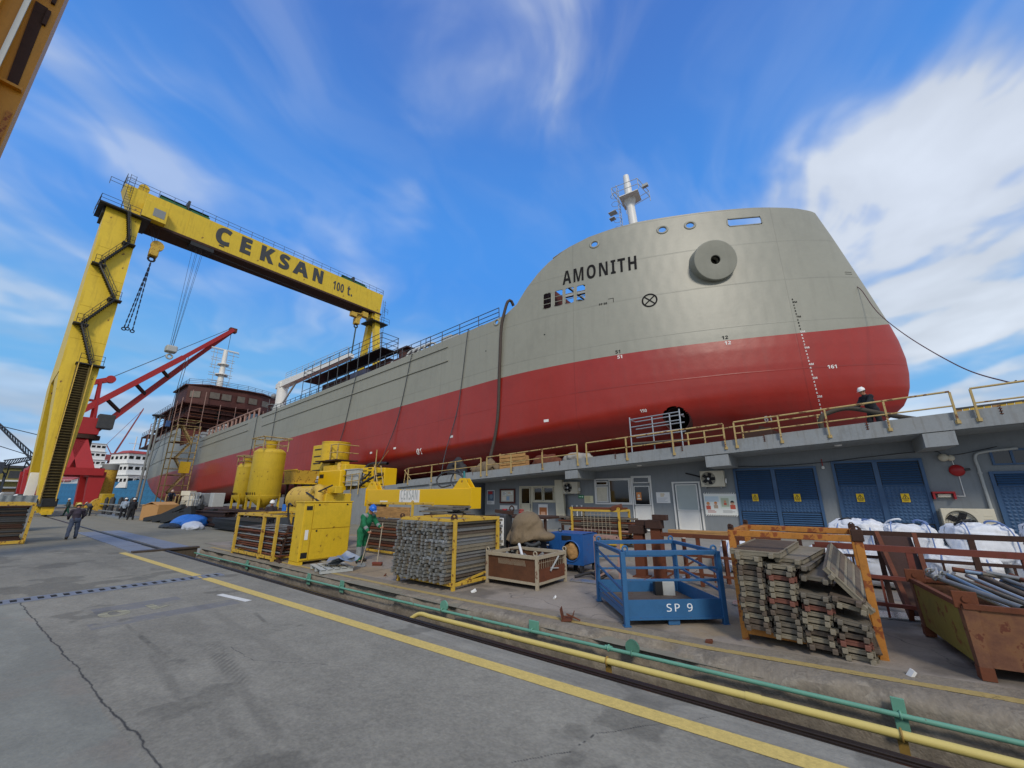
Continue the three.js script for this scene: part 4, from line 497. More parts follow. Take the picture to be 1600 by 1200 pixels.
  // name, thruster sign, draught marks: flat letters lying on the plating
  const onto = (g, X0, X1, y0, off = 0.012, rise = 0) => { const w = g.userData.width || 1, p = g.attributes.position; for (let i = 0; i < p.count; i++) { const u = p.getX(i) / w, X = mix(X0, X1, u), y = y0 + p.getY(i) + rise * u, c = on(X, y, off + p.getZ(i)); const s = S(...c); p.setXYZ(i, ...s); } g.computeVertexNormals(); return boxUV(g); };
  const ink = plain(0x050506, 0.9), wht = plain(0xe6e4e0, 0.6);
  { let x = -12.62; const tot = textGeo('AMONITH', 0.8, 0.01, font, 1, 0.14).userData.width; for (const ch of 'AMONITH') { const g = textGeo(ch, 0.8, 0.012, font, 1, 0.14), w = (g.userData.width + 0.14) / (tot + 0.14) * 5.05; put('name_letter', onto(g, x, x + w * g.userData.width / (g.userData.width + 0.14), 17.24), ink, ship); x += w; } }
  { const b = new MB(); b.add(new THREE.RingGeometry(0.4, 0.5, 40)); for (const a of [0.75, -0.75]) b.add(new THREE.PlaneGeometry(0.92, 0.085, 10, 1).rotateZ(a)); const g = b.geo(); g.translate(0.5, 0, 0); put('thruster_sign', onto(g, -7.58, -6.66, 14.67, 0.018), ink, ship); }
  const small = (str, X, y, h, m, name = 'hull_mark') => { const g = textGeo(str, h, 0.004); put(name, onto(g, X, X + g.userData.width, y), m, ship); };
  for (let k = 0, y = 6.3; y < 13.5; y += 0.205, k++) { const X = 0.5 - (y - 6.2) * 0.035, dm = Math.round((y - 5.25) * 5) % 5 === 0; small(dm ? Math.round(y - 5.25) + 'M' : '2468'[k % 4], X, y, dm ? 0.085 : 0.075, y > 11.15 + 0.1 ? ink : wht, 'draught_mark'); }
  for (const [s, X, y, h, m] of [['12', -3.5, 11.25, 0.16, ink], ['12', -3.4, 10.88, 0.16, wht], ['51', -9.3, 11.25, 0.16, ink], ['51', -9.2, 10.88, 0.16, wht], ['01', -26.4, 6.6, 0.34, wht], ['161', 1.2, 8.9, 0.15, wht], ['150', -8.2, 7.3, 0.12, wht], ['61', -2.2, 6.3, 0.2, wht], ['FP 58', -10.2, 14.95, 0.11, ink]]) small(s, X, y, h, m);
  { const b = new MB(); const k = (X, y, w, h) => { const g = new THREE.PlaneGeometry(w, h); g.translate(w / 2, h / 2, 0); g.userData.width = 1; const q = onto(g.toNonIndexed(), X, X + 1, y, 0.012); b.g.push(q); }; for (const [X, y] of [[-14.1, 7.4], [-22.5, 7.45], [-29.5, 7.4], [-33, 7.4]]) k(X, y, 0.34, 0.17); b.build('hull_patch', wht, ship); const c = new MB(); const k2 = (X, y, w, h) => { const g = new THREE.PlaneGeometry(w, h); g.translate(w / 2, h / 2, 0); g.userData.width = 1; c.g.push(onto(g.toNonIndexed(), X, X + 1, y, 0.012)); }; k2(-9.6, 15.3, 0.34, 0.035); k2(-9.29, 15.0, 0.035, 0.3); k2(3.2, 15.4, 0.34, 0.03); k2(3.2, 15.25, 0.34, 0.03); k2(-14, 13.6, 0.09, 0.09); k2(-19, 13.6, 0.09, 0.09); c.build('hull_mark', ink, ship); }
  // rubbing strakes
  for (const [a, b, y] of [[-83.6, -63.6, 15.1], [-83, -63, 14.02], [-59, -23.2, 15.2], [-58.6, -23.1, 13.95], [-128, -100, 17.6], [-126, -102, 14.2]]) { const q = new MB(); const n = 12; for (let i = 0; i < n; i++) { const x0 = mix(a, b, i / n), x1 = mix(a, b, (i + 1) / n); q.bar(S(x0, y, hz(x0, y) + 0.03), S(x1, y, hz(x1, y) + 0.03), 0.1, 0.1); } q.build('rubbing_strake', grey, ship); }
  // bulwark cap
  { const q = new MB(); for (let x = -95.8; x < 2.3;) { const st = x < -30 ? 4 : 0.6, e = Math.min(2.4, x + st); const f = (X) => { const y = topY(X); return S(X, y, Math.max(ZC, hz(X, y) - 0.1)); }; if (x < -19.5 || x > -13.5) q.bar(f(x), f(e), 0.12, 0.04); x = e; } q.build('bulwark_cap', grey, ship); }

  // foremast with platform, ladder and rails
  { const [x, y, z] = S(-9.5, 18.6, ZC); new MB().cyl(x, y + 6, z, 0.46, 12, 20, 0.33).cyl(x, y + 12.4, z, 0.3, 1.2, 16, 0.26).build('foremast', M.white, ship); new MB().prism([[-0.8, -0.9], [0.9, -0.6], [1.1, 0.9], [-0.6, 1.1]], 0.07, new THREE.Matrix4().makeRotationX(Math.PI / 2).setPosition(x, y + 10.2, z)).cyl(x, y + 9.9, z, 0.36, 0.5, 16, 0.6).build('mast_platform', M.white, ship);
    const q = new MB(); for (const h of [10.7, 11.3]) for (const [a, b] of [[[-1.1, -1.3], [1.2, -0.9]], [[1.2, -0.9], [1.5, 1.3]], [[1.5, 1.3], [-0.9, 1.6]], [[-0.9, 1.6], [-1.1, -1.3]]]) q.rod([x + a[0], y + h, z - a[1]], [x + b[0], y + h, z - b[1]], 0.03, 6); for (const a of [[-1.1, -1.3], [1.2, -0.9], [1.5, 1.3], [-0.9, 1.6]]) q.rod([x + a[0], y + 10.2, z - a[1]], [x + a[0], y + 11.3, z - a[1]], 0.03, 6); q.build('mast_rail', M.lightGrey, ship);
    const l = new MB(); for (const s of [-0.25, 0.25]) l.rod([x - 0.95, y + 5.5, z + s + 0.4], [x - 0.85, y + 12, z + s + 0.4], 0.025, 6); for (let h = 5.6; h < 12; h += 0.35) l.rod([x - 0.95 + (h - 5.5) * 0.015, y + h, z + 0.15], [x - 0.95 + (h - 5.5) * 0.015, y + h, z + 0.65], 0.02, 5); for (let h = 7.5; h < 12; h += 0.9) l.torus(x - 1.2, y + h, z + 0.4, 0.36, 0.018, [Math.PI / 2, 0, 0], Math.PI * 2, 12); l.build('mast_ladder', M.lightGrey, ship); new MB().box(x - 1.5, y + 9.2, z + 0.6, 0.7, 0.05, 0.6).box(x - 1.6, y + 8.6, z + 0.6, 0.5, 0.05, 0.5).box(x + 1.7, y + 10.4, z + 0.6, 0.5, 0.25, 0.3).build('lamp_bracket', M.lightGrey, ship); }

  // superstructure at the stern, still in brown primer
  const X0 = S(-99, 19, 0)[0], yy = 19.2, brown = matS(0x4a2621, { v: 0.3, tile: 4, dirt: 0.35, dirtC: 0x2a1614, rust: 0.1, rough: 0.75, bump: 0.004 }), brown2 = matS(0x512721, { v: 0.25, tile: 4, dirt: 0.3, dirtC: 0x33201c, rough: 0.7 }); M.brown = brown; M.brown2 = brown2;
  const P0 = ZC + 9.1, P1 = ZC - 9.1;
  new MB().span(X0 - 27, yy - 0.5, P0 - 1.2, X0 - 0.6, yy + 2.9, P1 + 1.2).span(X0 - 17, yy + 2.9, P0 - 0.8, X0 - 0.4, yy + 5.8, P1 + 0.8).span(X0 - 1.2, 15.4, P0 - 1.6, X0 - 0.8, yy, P1 + 1.6).build('deckhouse_wall', brown, ship);
  for (const [y, a, p] of [[yy + 0.05, -31, 0], [yy + 2.8, -22, 0.1], [yy + 5.7, -19, 0.5]]) new MB().span(X0 + a, y, P0 + p, X0 + 0.5, y + 0.22, P1 - p).build('deck_ledge', brown2, ship);
  const wy = yy + 5.92, wf = [[-1.2, 8.9], [0.7, 5.6], [0.9, 0.6], [1.2, -1], [0.9, -4], [-1.2, -8.9], [-9.5, -8.9], [-9.5, 8.9]];
  new MB().prism(wf.map(([a, b]) => [a, -b]), 3.9, new THREE.Matrix4().makeRotationX(-Math.PI / 2).setPosition(X0, wy, ZC).multiply(new THREE.Matrix4().makeScale(1, 1, 1))).build('wheelhouse', brown2, ship);
  new MB().prism(wf.map(([a, b]) => [a > 0 ? a + 0.5 : a - 0.3, -b * 1.06]), 0.24, new THREE.Matrix4().makeRotationX(-Math.PI / 2).setPosition(X0, wy + 3.9, ZC)).build('roof', brown, ship);
  const pv = new MB().box(0, 0, 0, 0.08, 1.3, 1.7).geo(), pane = matS(0x6c645a, { v: 0.35, tile: 2, dirt: 0.3, rough: 0.4 });
  const wins = [[-0.5, 7.7, 0.52], [0.82, 4.7, 0.04], [0.88, 2.6, 0.04], [1.05, -0.2, 0.0], [1.06, -2.4, -0.1], [0.3, -5.2, -0.4], [-0.5, -7.4, -0.42]]; for (const [a, b, r] of wins) { const f = put('window', new MB().box(0, 0, 0, 0.06, 1.5, 1.95).geo(), brown, ship); f.position.set(X0 + a + 0.02, wy + 2.0, ZC + b); f.rotation.y = -r; const m = put('pane', pv, pane, f); m.position.x = 0.05; }
  const qv = new MB().box(0, 0, 0, 0.9, 0.8, 0.08).geo(); for (let i = 0; i < 6; i++) for (const y of [1.8, 4.6]) { if (y > 3 && i > 3) continue; const m = put('window', qv, M.hole, ship); m.position.set(X0 - 2.6 - i * 3.6, yy + y, (y > 3 ? P0 - 0.8 : P0 - 1.2) + 0.02); } for (let i = 0; i < 5; i++) for (const y of [1.8, 4.6]) { const m = put('window', new MB().box(0, 0, 0, 0.08, 0.8, 0.9).geo(), M.hole, ship); m.position.set(X0 - (y > 3 ? 0.4 : 0.6), yy + y, ZC + 6 - i * 3); }
  for (const [y, h] of [[16.2, 0.12], [17.6, 0.12], [19.0, 0.14], [20.4, 0.1], [23.4, 0.1]]) new MB().span(X0 - 0.8, y, P0 - 0.7, X0 + 0.4, y + h, P1 + 0.7).build('deck_ledge', brown2, ship);
  { const st = new MB(); for (let i = 0; i < 17; i++) st.span(X0 - 0.42, 15.6, P0 - 1.4 - i * 1.0, X0 - 0.28, yy + 5.6, P0 - 1.5 - i * 1.0); for (let i = 0; i < 22; i++) st.span(X0 - 1 - i * 1.1, yy, P0 - 1.15, X0 - 1.1 - i * 1.1, yy + (i < 15 ? 5.6 : 2.7), P0 - 0.72); tag(st.build('stiffener', brown, ship), null, null, null, 'stuff'); const op = new MB().box(0, 0, 0, 0.1, 1.5, 1.1).geo(); for (const [y, z] of [[17.2, 6], [17.0, 1.5], [17.1, -3], [22.8, 3.2], [22.8, -4.5]]) { const m = put('doorway', op, M.hole, ship); m.position.set(X0 - 0.3, y, ZC + z); } }
  new MB().span(X0 - 0.3, yy + 2.2, ZC - 1, X0 + 0.9, yy + 2.3, ZC - 4.5).span(X0 - 0.3, yy - 0.4, ZC - 1, X0 + 0.9, yy - 0.3, ZC - 4.5).build('balcony', brown2, ship);
  const railing2 = (pts, h, gap, name, m, r = 0.035) => { const q = new MB(); for (let i = 0; i < pts.length - 1; i++) { const a = V(...pts[i]), b = V(...pts[i + 1]), L = a.distanceTo(b), n = Math.max(1, Math.round(L / gap)); for (let k = 0; k <= n; k++) { const p = a.clone().lerp(b, k / n); q.rod([p.x, p.y, p.z], [p.x, p.y + h, p.z], r, 6); } for (const f of [0.35, 0.68, 1]) q.rod([a.x, a.y + h * f, a.z], [b.x, b.y + h * f, b.z], r, 6); } return q.build(name, m, ship); };
  M.steelDark = matS(0x4a4f54, { v: 0.2, tile: 1, rough: 0.5, metal: 0.2 });
  railing2([[X0 - 9, wy + 4.1, ZC + 9], [X0 - 1, wy + 4.1, ZC + 9], [X0 + 1, wy + 4.1, ZC + 5], [X0 + 1.4, wy + 4.1, ZC - 1], [X0 - 1, wy + 4.1, ZC - 9]], 1.1, 1.8, 'roof_rail', M.steelDark);
  railing2([[X0 - 22, yy + 6, P0 + 0.4], [X0 - 9, yy + 6, P0 + 0.4]], 1.1, 2, 'deck_rail', M.steelDark); railing2([[X0 - 31, yy + 2.9, P0], [X0 - 22, yy + 2.9, P0]], 1.1, 2, 'deck_rail', M.steelDark); railing2([[X0 - 30, yy + 0.2, P0 - 1.3], [X0 - 2, yy + 0.2, P0 + 0.1]], 1.1, 2, 'deck_rail', M.steelDark);
  new MB().span(X0 - 31, yy + 2.75, P0 + 0.1, X0 - 25, yy + 2.95, P1).rod([X0 - 30.5, yy, P0], [X0 - 30.5, yy + 2.8, P0], 0.15).rod([X0 - 25.5, yy, P0], [X0 - 25.5, yy + 2.8, P0], 0.15).build('aft_platform', brown2, ship);
  // radar mast with scaffold frames
  { const z = ZC + 3.6, x = X0 - 1.5, y = wy + 5.2; new MB().cyl(x, y + 3.4, z, 0.62, 9.2, 16, 0.42).cyl(x, y + 2.2, z, 1.2, 0.2, 16).cyl(x, y + 4.6, z, 1.1, 0.2, 16).build('radar_mast', M.white, ship); new MB().bar([x - 0.3, y + 8.2, z - 2.6], [x - 0.3, y + 8.2, z + 2.6], 0.22, 0.22).build('mast_yard', M.white, ship); const q = new MB(); for (const s of [1, -1]) for (const h of [0.2, 0.8, 1.9, 2.4, 3.6, 4.2, 5.4, 5.9, 7.1, 7.8]) { q.rod([x, y + h, z + s * 0.6], [x, y + h, z + s * (h > 7 ? 2.7 : 2.4 - 0.4 * (s < 0 ? 1 : 0))], 0.06, 5); } for (const s of [1.5, 2.1, -1.6]) q.rod([x, y + (s === 2.1 ? 3.6 : 0.4), z + s], [x, y + 7.9, z + s], 0.05, 5); q.build('mast_scaffold', M.lightGrey, ship); }
  // plates on the funnel side and vents along the deck
  { const g = new MB(); for (let i = 0; i < 6; i++) { const x = X0 + 6 + i * 3.1; g.cyl(x, 16.3, ZC + 8.2, 0.35, 1.4, 12).box(x, 17.1, ZC + 8.2, 0.9, 0.35, 0.9); } g.build('vent', M.lightGrey, ship); }
  { const q = new MB(); for (let i = 0; i <= 12; i++) { const p = S(-82 + i * 1.65, 15.6, -22.2); q.rod(p, [p[0], p[1] + 1.5, p[2]], 0.13, 8); } const a = S(-82, 17.1, -22.2), b = S(-62.2, 17.1, -22.2); q.rod(a, b, 0.14, 8); q.build('pipe_rail', M.primerPink, ship); }
  railing2([S(-60, 15.6, -22.4), S(-40, 15.6, -22.4)], 1.15, 1.3, 'deck_rail', M.steelDark); railing2([S(-34, 15.8, -22), S(-26, 15.85, -22)], 1.3, 1.4, 'deck_rail', M.steelDark); railing2([S(-26.5, 15.9, -21.9), S(-17.9, 15.9, -21.8)], 1.15, 2.1, 'deck_rail', M.steelDark);
  // deck crane amidships
  { const [x, y, z] = S(-67.5, 15.5, -27); new MB().cyl(x, y + 1.7, z, 1.05, 3.4, 24).cyl(x, y + 3.7, z, 1.05, 0.8, 24, 0.8).build('crane_pedestal', M.lightGrey, ship); const cw = new MB(); cw.cyl(x, y + 5.6, z, 0.8, 3.2, 24).box(x - 0.2, y + 7.2, z, 1.7, 0.9, 1.5, undefined, 0.1); cw.build('crane_tower', M.white, ship); new MB().hexa([[x - 0.8, y + 6.9, z + 0.55], [x + 20, y + 6.9, z + 0.35], [x + 20, y + 6.9, z - 0.35], [x - 0.8, y + 6.9, z - 0.55]], [[x - 0.8, y + 8, z + 0.55], [x + 20, y + 7.4, z + 0.35], [x + 20, y + 7.4, z - 0.35], [x - 0.8, y + 8, z - 0.55]]).build('crane_boom', M.white, ship); new MB().rod([x + 0.9, y + 4.3, z], [x + 4.6, y + 6.9, z], 0.16).build('luffing_cylinder', M.lightGrey, ship); railing2([[x + 1.5, y + 7.9, z + 0.4], [x + 19.5, y + 7.4, z + 0.3]], 1.1, 1.8, 'boom_rail', M.lightGrey, 0.03); new MB().box(x - 1.9, y + 4.2, z + 0.3, 1.2, 0.1, 1.6).at(new THREE.SphereGeometry(0.42, 14, 10), [x - 1.7, y + 5.7, z + 0.5]).rod([x - 2.3, y + 4.2, z + 0.8], [x - 2.3, y + 5.3, z + 0.8], 0.03).build('control_platform', M.midGrey, ship); new MB().at(new THREE.SphereGeometry(1.1, 14, 10), [x - 2.2, y + 1.4, z + 2.6]).build('covered_winch', matS(0x3e5260, { v: 0.3, tile: 1 }), ship); }
  // cargo house with scaffold and domed end
  { const A = S(-49, 15.4, 0)[0], Bx = S(-35, 15.4, 0)[0]; new MB().span(A, 15.3, -24.2, Bx, 18.1, -33).build('cargo_house', brown, ship); new MB().at(new THREE.SphereGeometry(1, 24, 14).scale(3.4, 3.0, 3.4), [Bx, 15.6, -26.6]).build('tank_dome', brown2, ship); new MB().cyl(Bx + 0.3, 18.8, -26.2, 0.9, 1.0, 16).box(Bx + 0.3, 19.4, -26.2, 2.4, 0.14, 2.0).build('dome_hatch', brown, ship); new MB().span(A + 8.6, 15.9, -23.6, A + 11.6, 17.2, -22.9, 0.04).build('equipment_box', matS(0x474b63, { v: 0.2, tile: 1 }), ship); const q = new MB(); for (let i = 0; i < 5; i++) q.box(A + 15.5 + i * 0.55, 16.1 + (i % 2) * 0.3, -23 - 0.2 * i, 0.35, 0.9, 0.35); q.build('deck_fitting', M.lightGrey, ship); const wb = new MB(); for (let i = 0; i < 6; i++) wb.span(A + 1 + i * 2.2, 16, -24.14, A + 1.12 + i * 2.2, 18, -24.2).span(A, 16.6, -24.15, Bx, 16.72, -24.2); wb.build('stiffener', brown2, ship); }
  { const a = S(-25.3, 15.8, 0)[0]; new MB().span(a - 0.2, 15.8, -22.8, a + 1.1, 17.1, -23.8, 0.03).span(a + 1.5, 15.8, -22.6, a + 2.0, 16.8, -23.4).build('deck_box', M.lightGrey, ship); const q = new MB(); for (let i = 0; i < 4; i++) q.pipe([[a - 5 + i * 0.8, 15.9, -22.6], [a - 4.8 + i * 0.8, 17.0, -22.9], [a - 4.1 + i * 0.8, 17.2, -23.4], [a - 3.8 + i * 0.8, 16, -23.6]], 0.11, 7); q.build('vent_pipe', M.lightGrey, ship); }
  // scaffold beside the cargo house (stands on the deck, taken down later)
  const sc = T('deck_scaffold', 'dark scaffold platform with rails beside the brown cargo house on deck', 'scaffold'); sc.rotation.z = TH; sc.updateMatrixWorld(true);
  { const a = S(-50.5, 15.4, 0)[0], b = S(-34.0, 15.4, 0)[0]; const st = new MB(), rl = new MB(); new MB().span(a, 18.5, -22.5, b, 18.6, -24.5).build('platform', M.black, sc); for (let i = 0; i <= 8; i++) for (const z of [-22.4, -24.5]) { const x = mix(a + 0.1, b - 0.1, i / 8); st.rod([x, i < 2 ? 15.6 : 15.6, z], [x, 20.25, z], 0.04, 6); } for (const y of [19.1, 19.65, 20.2]) rl.rod([a, y, -22.4], [b, y, -22.4], 0.035, 6).rod([a, y, -24.5], [b, y, -24.5], 0.035, 6).rod([b, y, -22.4], [b, y, -24.5], 0.035, 6).rod([a, y, -22.4], [a, y, -24.5], 0.035, 6); rl.rod([a, 17.2, -22.4], [b, 17.2, -22.4], 0.035, 6); st.build('standard', M.steelDark, sc); rl.build('ledger', M.steelDark, sc); }
  { const ss = T('stern_scaffold', 'rusty scaffold in front of the brown superstructure at the stern', 'scaffold'); ss.rotation.z = TH; ss.updateMatrixWorld(true); const st = new MB(), rl = new MB(); const fx = X0 + 1.7; for (const z of [8.6, 6.4, 3.6, 0.8, -1.5, -4.6]) st.rod([fx, 15.6, ZC + z], [fx, z > 6 ? 27.4 : 25.2, ZC + z], 0.07, 6); for (let i = 0; i < 7; i++) st.rod([X0 - i * 3.6, yy, P0 + 0.5], [X0 - i * 3.6, i < 3 ? 26 : 24, P0 + 0.5], 0.07, 6); for (const y of [17.5, 18.6, 19.5, 21, 22, 22.6, 24]) rl.rod([fx, y, ZC + 8.6], [fx, y, ZC + (y % 1 ? 3.6 : -4.6)], 0.07, 6).rod([X0 + 1, y + 1.2, P0 + 0.5], [X0 - 21, y + 1.2, P0 + 0.5], 0.05, 6); st.build('standard', M.primerPink, ss); rl.build('ledger', M.rust, ss); const pl = new MB(); for (const y of [19, 22]) pl.span(fx - 1, y, ZC + 8.6, fx, y + 0.08, ZC + 3.6); pl.build('board', M.rustDark, ss); }
}
// ropes and cables hanging over the side
function rope(label, pts, r, m, name = 'rope', cat = 'rope') { return tag(new MB().pipe(pts, r, 7, pts.length * 8).build(name, m), label, cat); }
const shp = (X, y, Z) => [X, y + SL * X, Z];
rope('dark heavy cable hanging over the bulwark between ship name and midships', [shp(-16.75, 16.9, -22.1), shp(-16.8, 17.25, -21.85), shp(-16.9, 17.1, -21.58), shp(-17.1, 16.3, -21.45), shp(-17.35, 15, -21.38), shp(-17.5, 12, -21.4), shp(-17.7, 8, -21.45), shp(-18.3, 5.2, -21.3), [-18.7, 3.4, -21.1]], 0.115, matS(0x4b3f38, { v: 0.2, tile: 0.5, rough: 0.7 }), 'cable', 'cable');
[['thin rope hanging down the hull just left of the heavy cable', -20.9, 16, -22.3], ['thin rope hanging from the deck box down the red hull', -27.9, 15.8, -30.4], ['thin rope hanging from the scaffolded cargo house to the yellow machinery', -36.8, 15.8, -39.2], ['thin rope hanging down the hull above the large silo', -60.5, 15.7, -60.9], ['thin rope hanging a few metres right of the large silo top', -54.7, 15.7, -55.0]].forEach(([l, X, y, X2], i) => rope(l, [shp(X, y, -21.6), shp(X, y - 0.4, -21.42), shp(mix(X, X2, 0.5), 10, -21.4), shp(X2, 6.2, -20.9), [X2, 3.4 + 0.05 * (X2 + 25) * 0, -20.6]], 0.035, M.steelDark));
rope('thin dark wire running from the stem down to the right', [[3.6, 14.5, -30.5], [3.75, 14.0, -30.2], [4.05, 12.07, -29.2], [4.6, 9.72, -27.0], [4.99, 6.9, -22.5], [4.85, 5.33, -18.2], [4.8, 5.15, -17.3]], 0.022, matS(0x5a3a40, { v: 0.1, tile: 0.5 }), 'wire', 'wire');
// ---------------------------------------------------------------- yellow gantry crane over the ship
{
  const c = T('gantry_crane', 'huge yellow gantry crane spanning the ship with black lettering on its beam', 'gantry crane', [-72, 0, -5]);
  const Y = M.craneYellow, XF = -72, dk = M.darkGrey;
  // beam
  new MB().hexa([[XF - 3, 40.4, -5.2], [XF, 40.4, -5.2], [XF, 40.75, -46], [XF - 3, 40.75, -46]], [[XF - 3, 44.85, -3.6], [XF, 44.85, -3.6], [XF, 45.5, -46.4], [XF - 3, 45.5, -46.4]]).buildW('beam', Y, c);
  const fl = new MB(); fl.hexa([[XF - 3.3, 40.0, -6], [XF + 0.35, 40.0, -6], [XF + 0.35, 40.4, -46.2], [XF - 3.3, 40.4, -46.2]], [[XF - 3.3, 40.38, -6], [XF + 0.35, 40.38, -6], [XF + 0.35, 40.74, -46.2], [XF - 3.3, 40.74, -46.2]]); fl.buildW('bottom_flange', M.rustDark, c);
  for (const z of [-11.2, -22, -33, -42.6]) new MB().box(XF + 0.012, 42.8, z, 0.03, 4.5, 0.06).buildW('plate_joint', Y, c);
  // lettering
  { const put1 = (s, h, z0, z1, y0, f, wm, gap, fat) => { const g = textGeo(s, h, 0.04, f, wm, gap, fat); const w = g.userData.width; g.scale((z0 - z1) / w, 1, 1); g.rotateY(Math.PI / 2); g.translate(XF + 0.015, y0, z0); boxUV(g); const m = put('letter', g, dk, c); c.updateMatrixWorld(); m.position.set(-c.position.x, -c.position.y, -c.position.z); };
    const zs = [[-14.75, -17.05], [-18.2, -20.2], [-21.3, -23.7], [-24.5, -26.5], [-27.2, -29.9], [-30.6, -32.95]]; [...'CEKSAN'].forEach((ch, i) => put1(ch, 2.05 - i * 0.04, zs[i][0], zs[i][1], 41.75 + i * 0.08, font, 1.3, 0, 0.12)); const b = new MB().box(XF + 0.035, 41.38, -15.9, 0.04, 0.22, 0.7); b.buildW('letter', dk, c);
    put1('100', 1.35, -34.8, -37.2, 42.05, font, 1, 0.1, 0); put1('t.', 1.6, -37.9, -39.2, 42.05, font, 1, 0.1, 0); }
  for (const y of [20, 24.5, 29, 33.5]) new MB().box(mix(XF + 5.2, XF + 0.6, (y - 15.6) / 24.5) + 0.01, y, -4.4, 0.03, 0.06, 3.0).buildW('plate_joint', Y, c);
  // near leg: one shaft that parts into two
  const shaft = new MB().hexa([[XF - 3.4, 15.6, -2.95], [XF + 5.2, 15.6, -2.85], [XF + 5.2, 15.6, -5.95], [XF - 9, 15.6, -5.9]].map((p, i) => (i === 0 || i === 3 ? [XF - 8.2, 15.6, p[2]] : p)), [[XF - 3.6, 40.1, -2.6], [XF + 0.6, 40.1, -2.55], [XF + 0.6, 40.1, -6.15], [XF - 3.6, 40.1, -6.15]]); shaft.buildW('leg_shaft', Y, c);
  const foot = (x0, x1, xa, xb) => new MB().hexa([[xa, 1.7, -4.0], [xb, 1.7, -4.0], [xb, 1.7, -5.25], [xa, 1.7, -5.25]], [[x0, 15.6, -2.95], [x1, 15.6, -2.9], [x1, 15.6, -5.92], [x0, 15.6, -5.92]]).buildW('leg', Y, c);
  foot(XF + 0.4, XF + 5.2, XF + 6.7, XF + 8.6); foot(XF - 8.2, XF - 3, XF - 10, XF - 7.9);
  for (const x of [XF + 7.6, XF - 9]) { const b = new MB().span(x - 2.2, 0.95, -4.3, x + 2.2, 1.75, -5.4, 0.05); b.buildW('bogie_beam', M.black, c); for (const d of [-1.5, -0.5, 0.5, 1.5]) new MB().cyl(x + d, 0.42, -4.86, 0.4, 0.16, 24, 0.4, [Math.PI / 2, 0, 0]).cyl(x + d, 0.42, -4.86, 0.12, 0.36, 12, 0.12, [Math.PI / 2, 0, 0]).buildW('wheel', M.black, c); new MB().span(x - 2, 0.3, -4.4, x - 1.9, 1.0, -5.3).span(x + 1.9, 0.3, -4.4, x + 2, 1.0, -5.3).span(x + 2.0, 0.2, -4.5, x + 2.3, 0.5, -5.2).buildW('buffer', M.yellow, c); }
  new MB().bar([XF + 6, 2.2, -4.7], [XF - 8, 2.2, -4.7], 0.8, 0.9).buildW('tie_beam', M.redCrane, c);
  new MB().span(XF + 4.6, 2.0, -3.2, XF + 5.4, 4.4, -3.95, 0.04).buildW('electric_cabinet', M.white, c); new MB().span(XF + 2.6, 1.2, -2.9, XF + 3.8, 2.2, -4.1, 0.05).buildW('cable_drum', M.darkGrey, c);
  // stairs: zigzag up the leg face, with landings and handrails
  const fx = (y) => (y > 15.6 ? mix(XF + 5.2, XF + 0.6, (y - 15.6) / 24.5) : mix(XF + 8.6, XF + 5.2, (y - 1.7) / 13.9)) + 0.55;
  const pts = [[16.9, -5.1], [21.8, -3.4], [26.1, -5.6], [30.5, -3.4], [35.0, -5.5], [40.0, -4.6]];
  for (const [y, z] of pts.slice(0, 5)) { const w = y === 16.9 ? 2.0 : 0.9; new MB().span(fx(y) - 0.55, y - 0.14, z - w / 2 - 0.2, fx(y) + 0.5, y, z + w / 2 + 0.2).buildW('landing', M.black, c); const r = new MB(); for (const h of [0.55, 1.1]) r.rod([fx(y) + 0.45, y + h, z - w / 2], [fx(y) + 0.45, y + h, z + w / 2], 0.03, 6); for (const q of [-w / 2, w / 2]) r.rod([fx(y) + 0.45, y, z + q], [fx(y) + 0.45, y + 1.1, z + q], 0.03, 6); r.buildW('handrail', M.black, c); }
  for (let i = 0; i < 5; i++) { const [ya, za] = pts[i], [yb, zb] = pts[i + 1]; const s = new MB(), x0 = fx(ya), x1 = fx(yb); for (const o of [-0.4, 0.4]) s.bar([x0 + o, ya, za], [x1 + o, yb, zb], 0.06, 0.14); const n = 16; for (let k = 1; k < n; k++) { const t = k / n; s.box(mix(x0, x1, t), mix(ya, yb, t), mix(za, zb, t), 0.8, 0.06, 0.34); } s.buildW('stair_flight', M.black, c); const r = new MB(); for (const h of [0.55, 1.1]) r.rod([x0 + 0.4, ya + h, za], [x1 + 0.4, yb + h, zb], 0.028, 6); for (let k = 0; k <= 4; k++) { const t = k / 4; r.rod([mix(x0, x1, t) + 0.4, mix(ya, yb, t), mix(za, zb, t)], [mix(x0, x1, t) + 0.4, mix(ya, yb, t) + 1.1, mix(za, zb, t)], 0.028, 6); } r.buildW('handrail', M.black, c); }
  { const s = new MB(); const a = [fx(1.9), 1.2, -4.72], b = [fx(16.8), 16.8, -4.55]; for (const o of [-0.5, 0.5]) s.bar([a[0], a[1], a[2] + o], [b[0], b[1], b[2] + o], 0.09, 0.3); for (let k = 0; k < 52; k++) { const t = (k + 0.5) / 52; s.box(mix(a[0], b[0], t), mix(a[1], b[1], t), mix(a[2], b[2], t), 0.24, 0.05, 1.0); } s.buildW('stair_flight', matS(0x6a5a26, { v: 0.2, tile: 1, dirt: 0.4, dirtC: 0x332a14 }), c); new MB().quad([fx(1.9) - 0.22, 1.6, -4.2], [fx(1.9) - 0.22, 1.6, -5.2], [fx(16.8) - 0.22, 16.8, -5.05], [fx(16.8) - 0.22, 16.8, -4.05]).buildW('stair_back', matS(0x574a22, { v: 0.2, tile: 1 }), c); const r = new MB(); for (const h of [0.5, 1.0]) for (const z of [-4.1, -5.2]) r.rod([a[0] + h, a[1] + 0.3, z], [b[0] + h, b[1], z], 0.028, 6); r.buildW('handrail', M.yellowOld, c); }
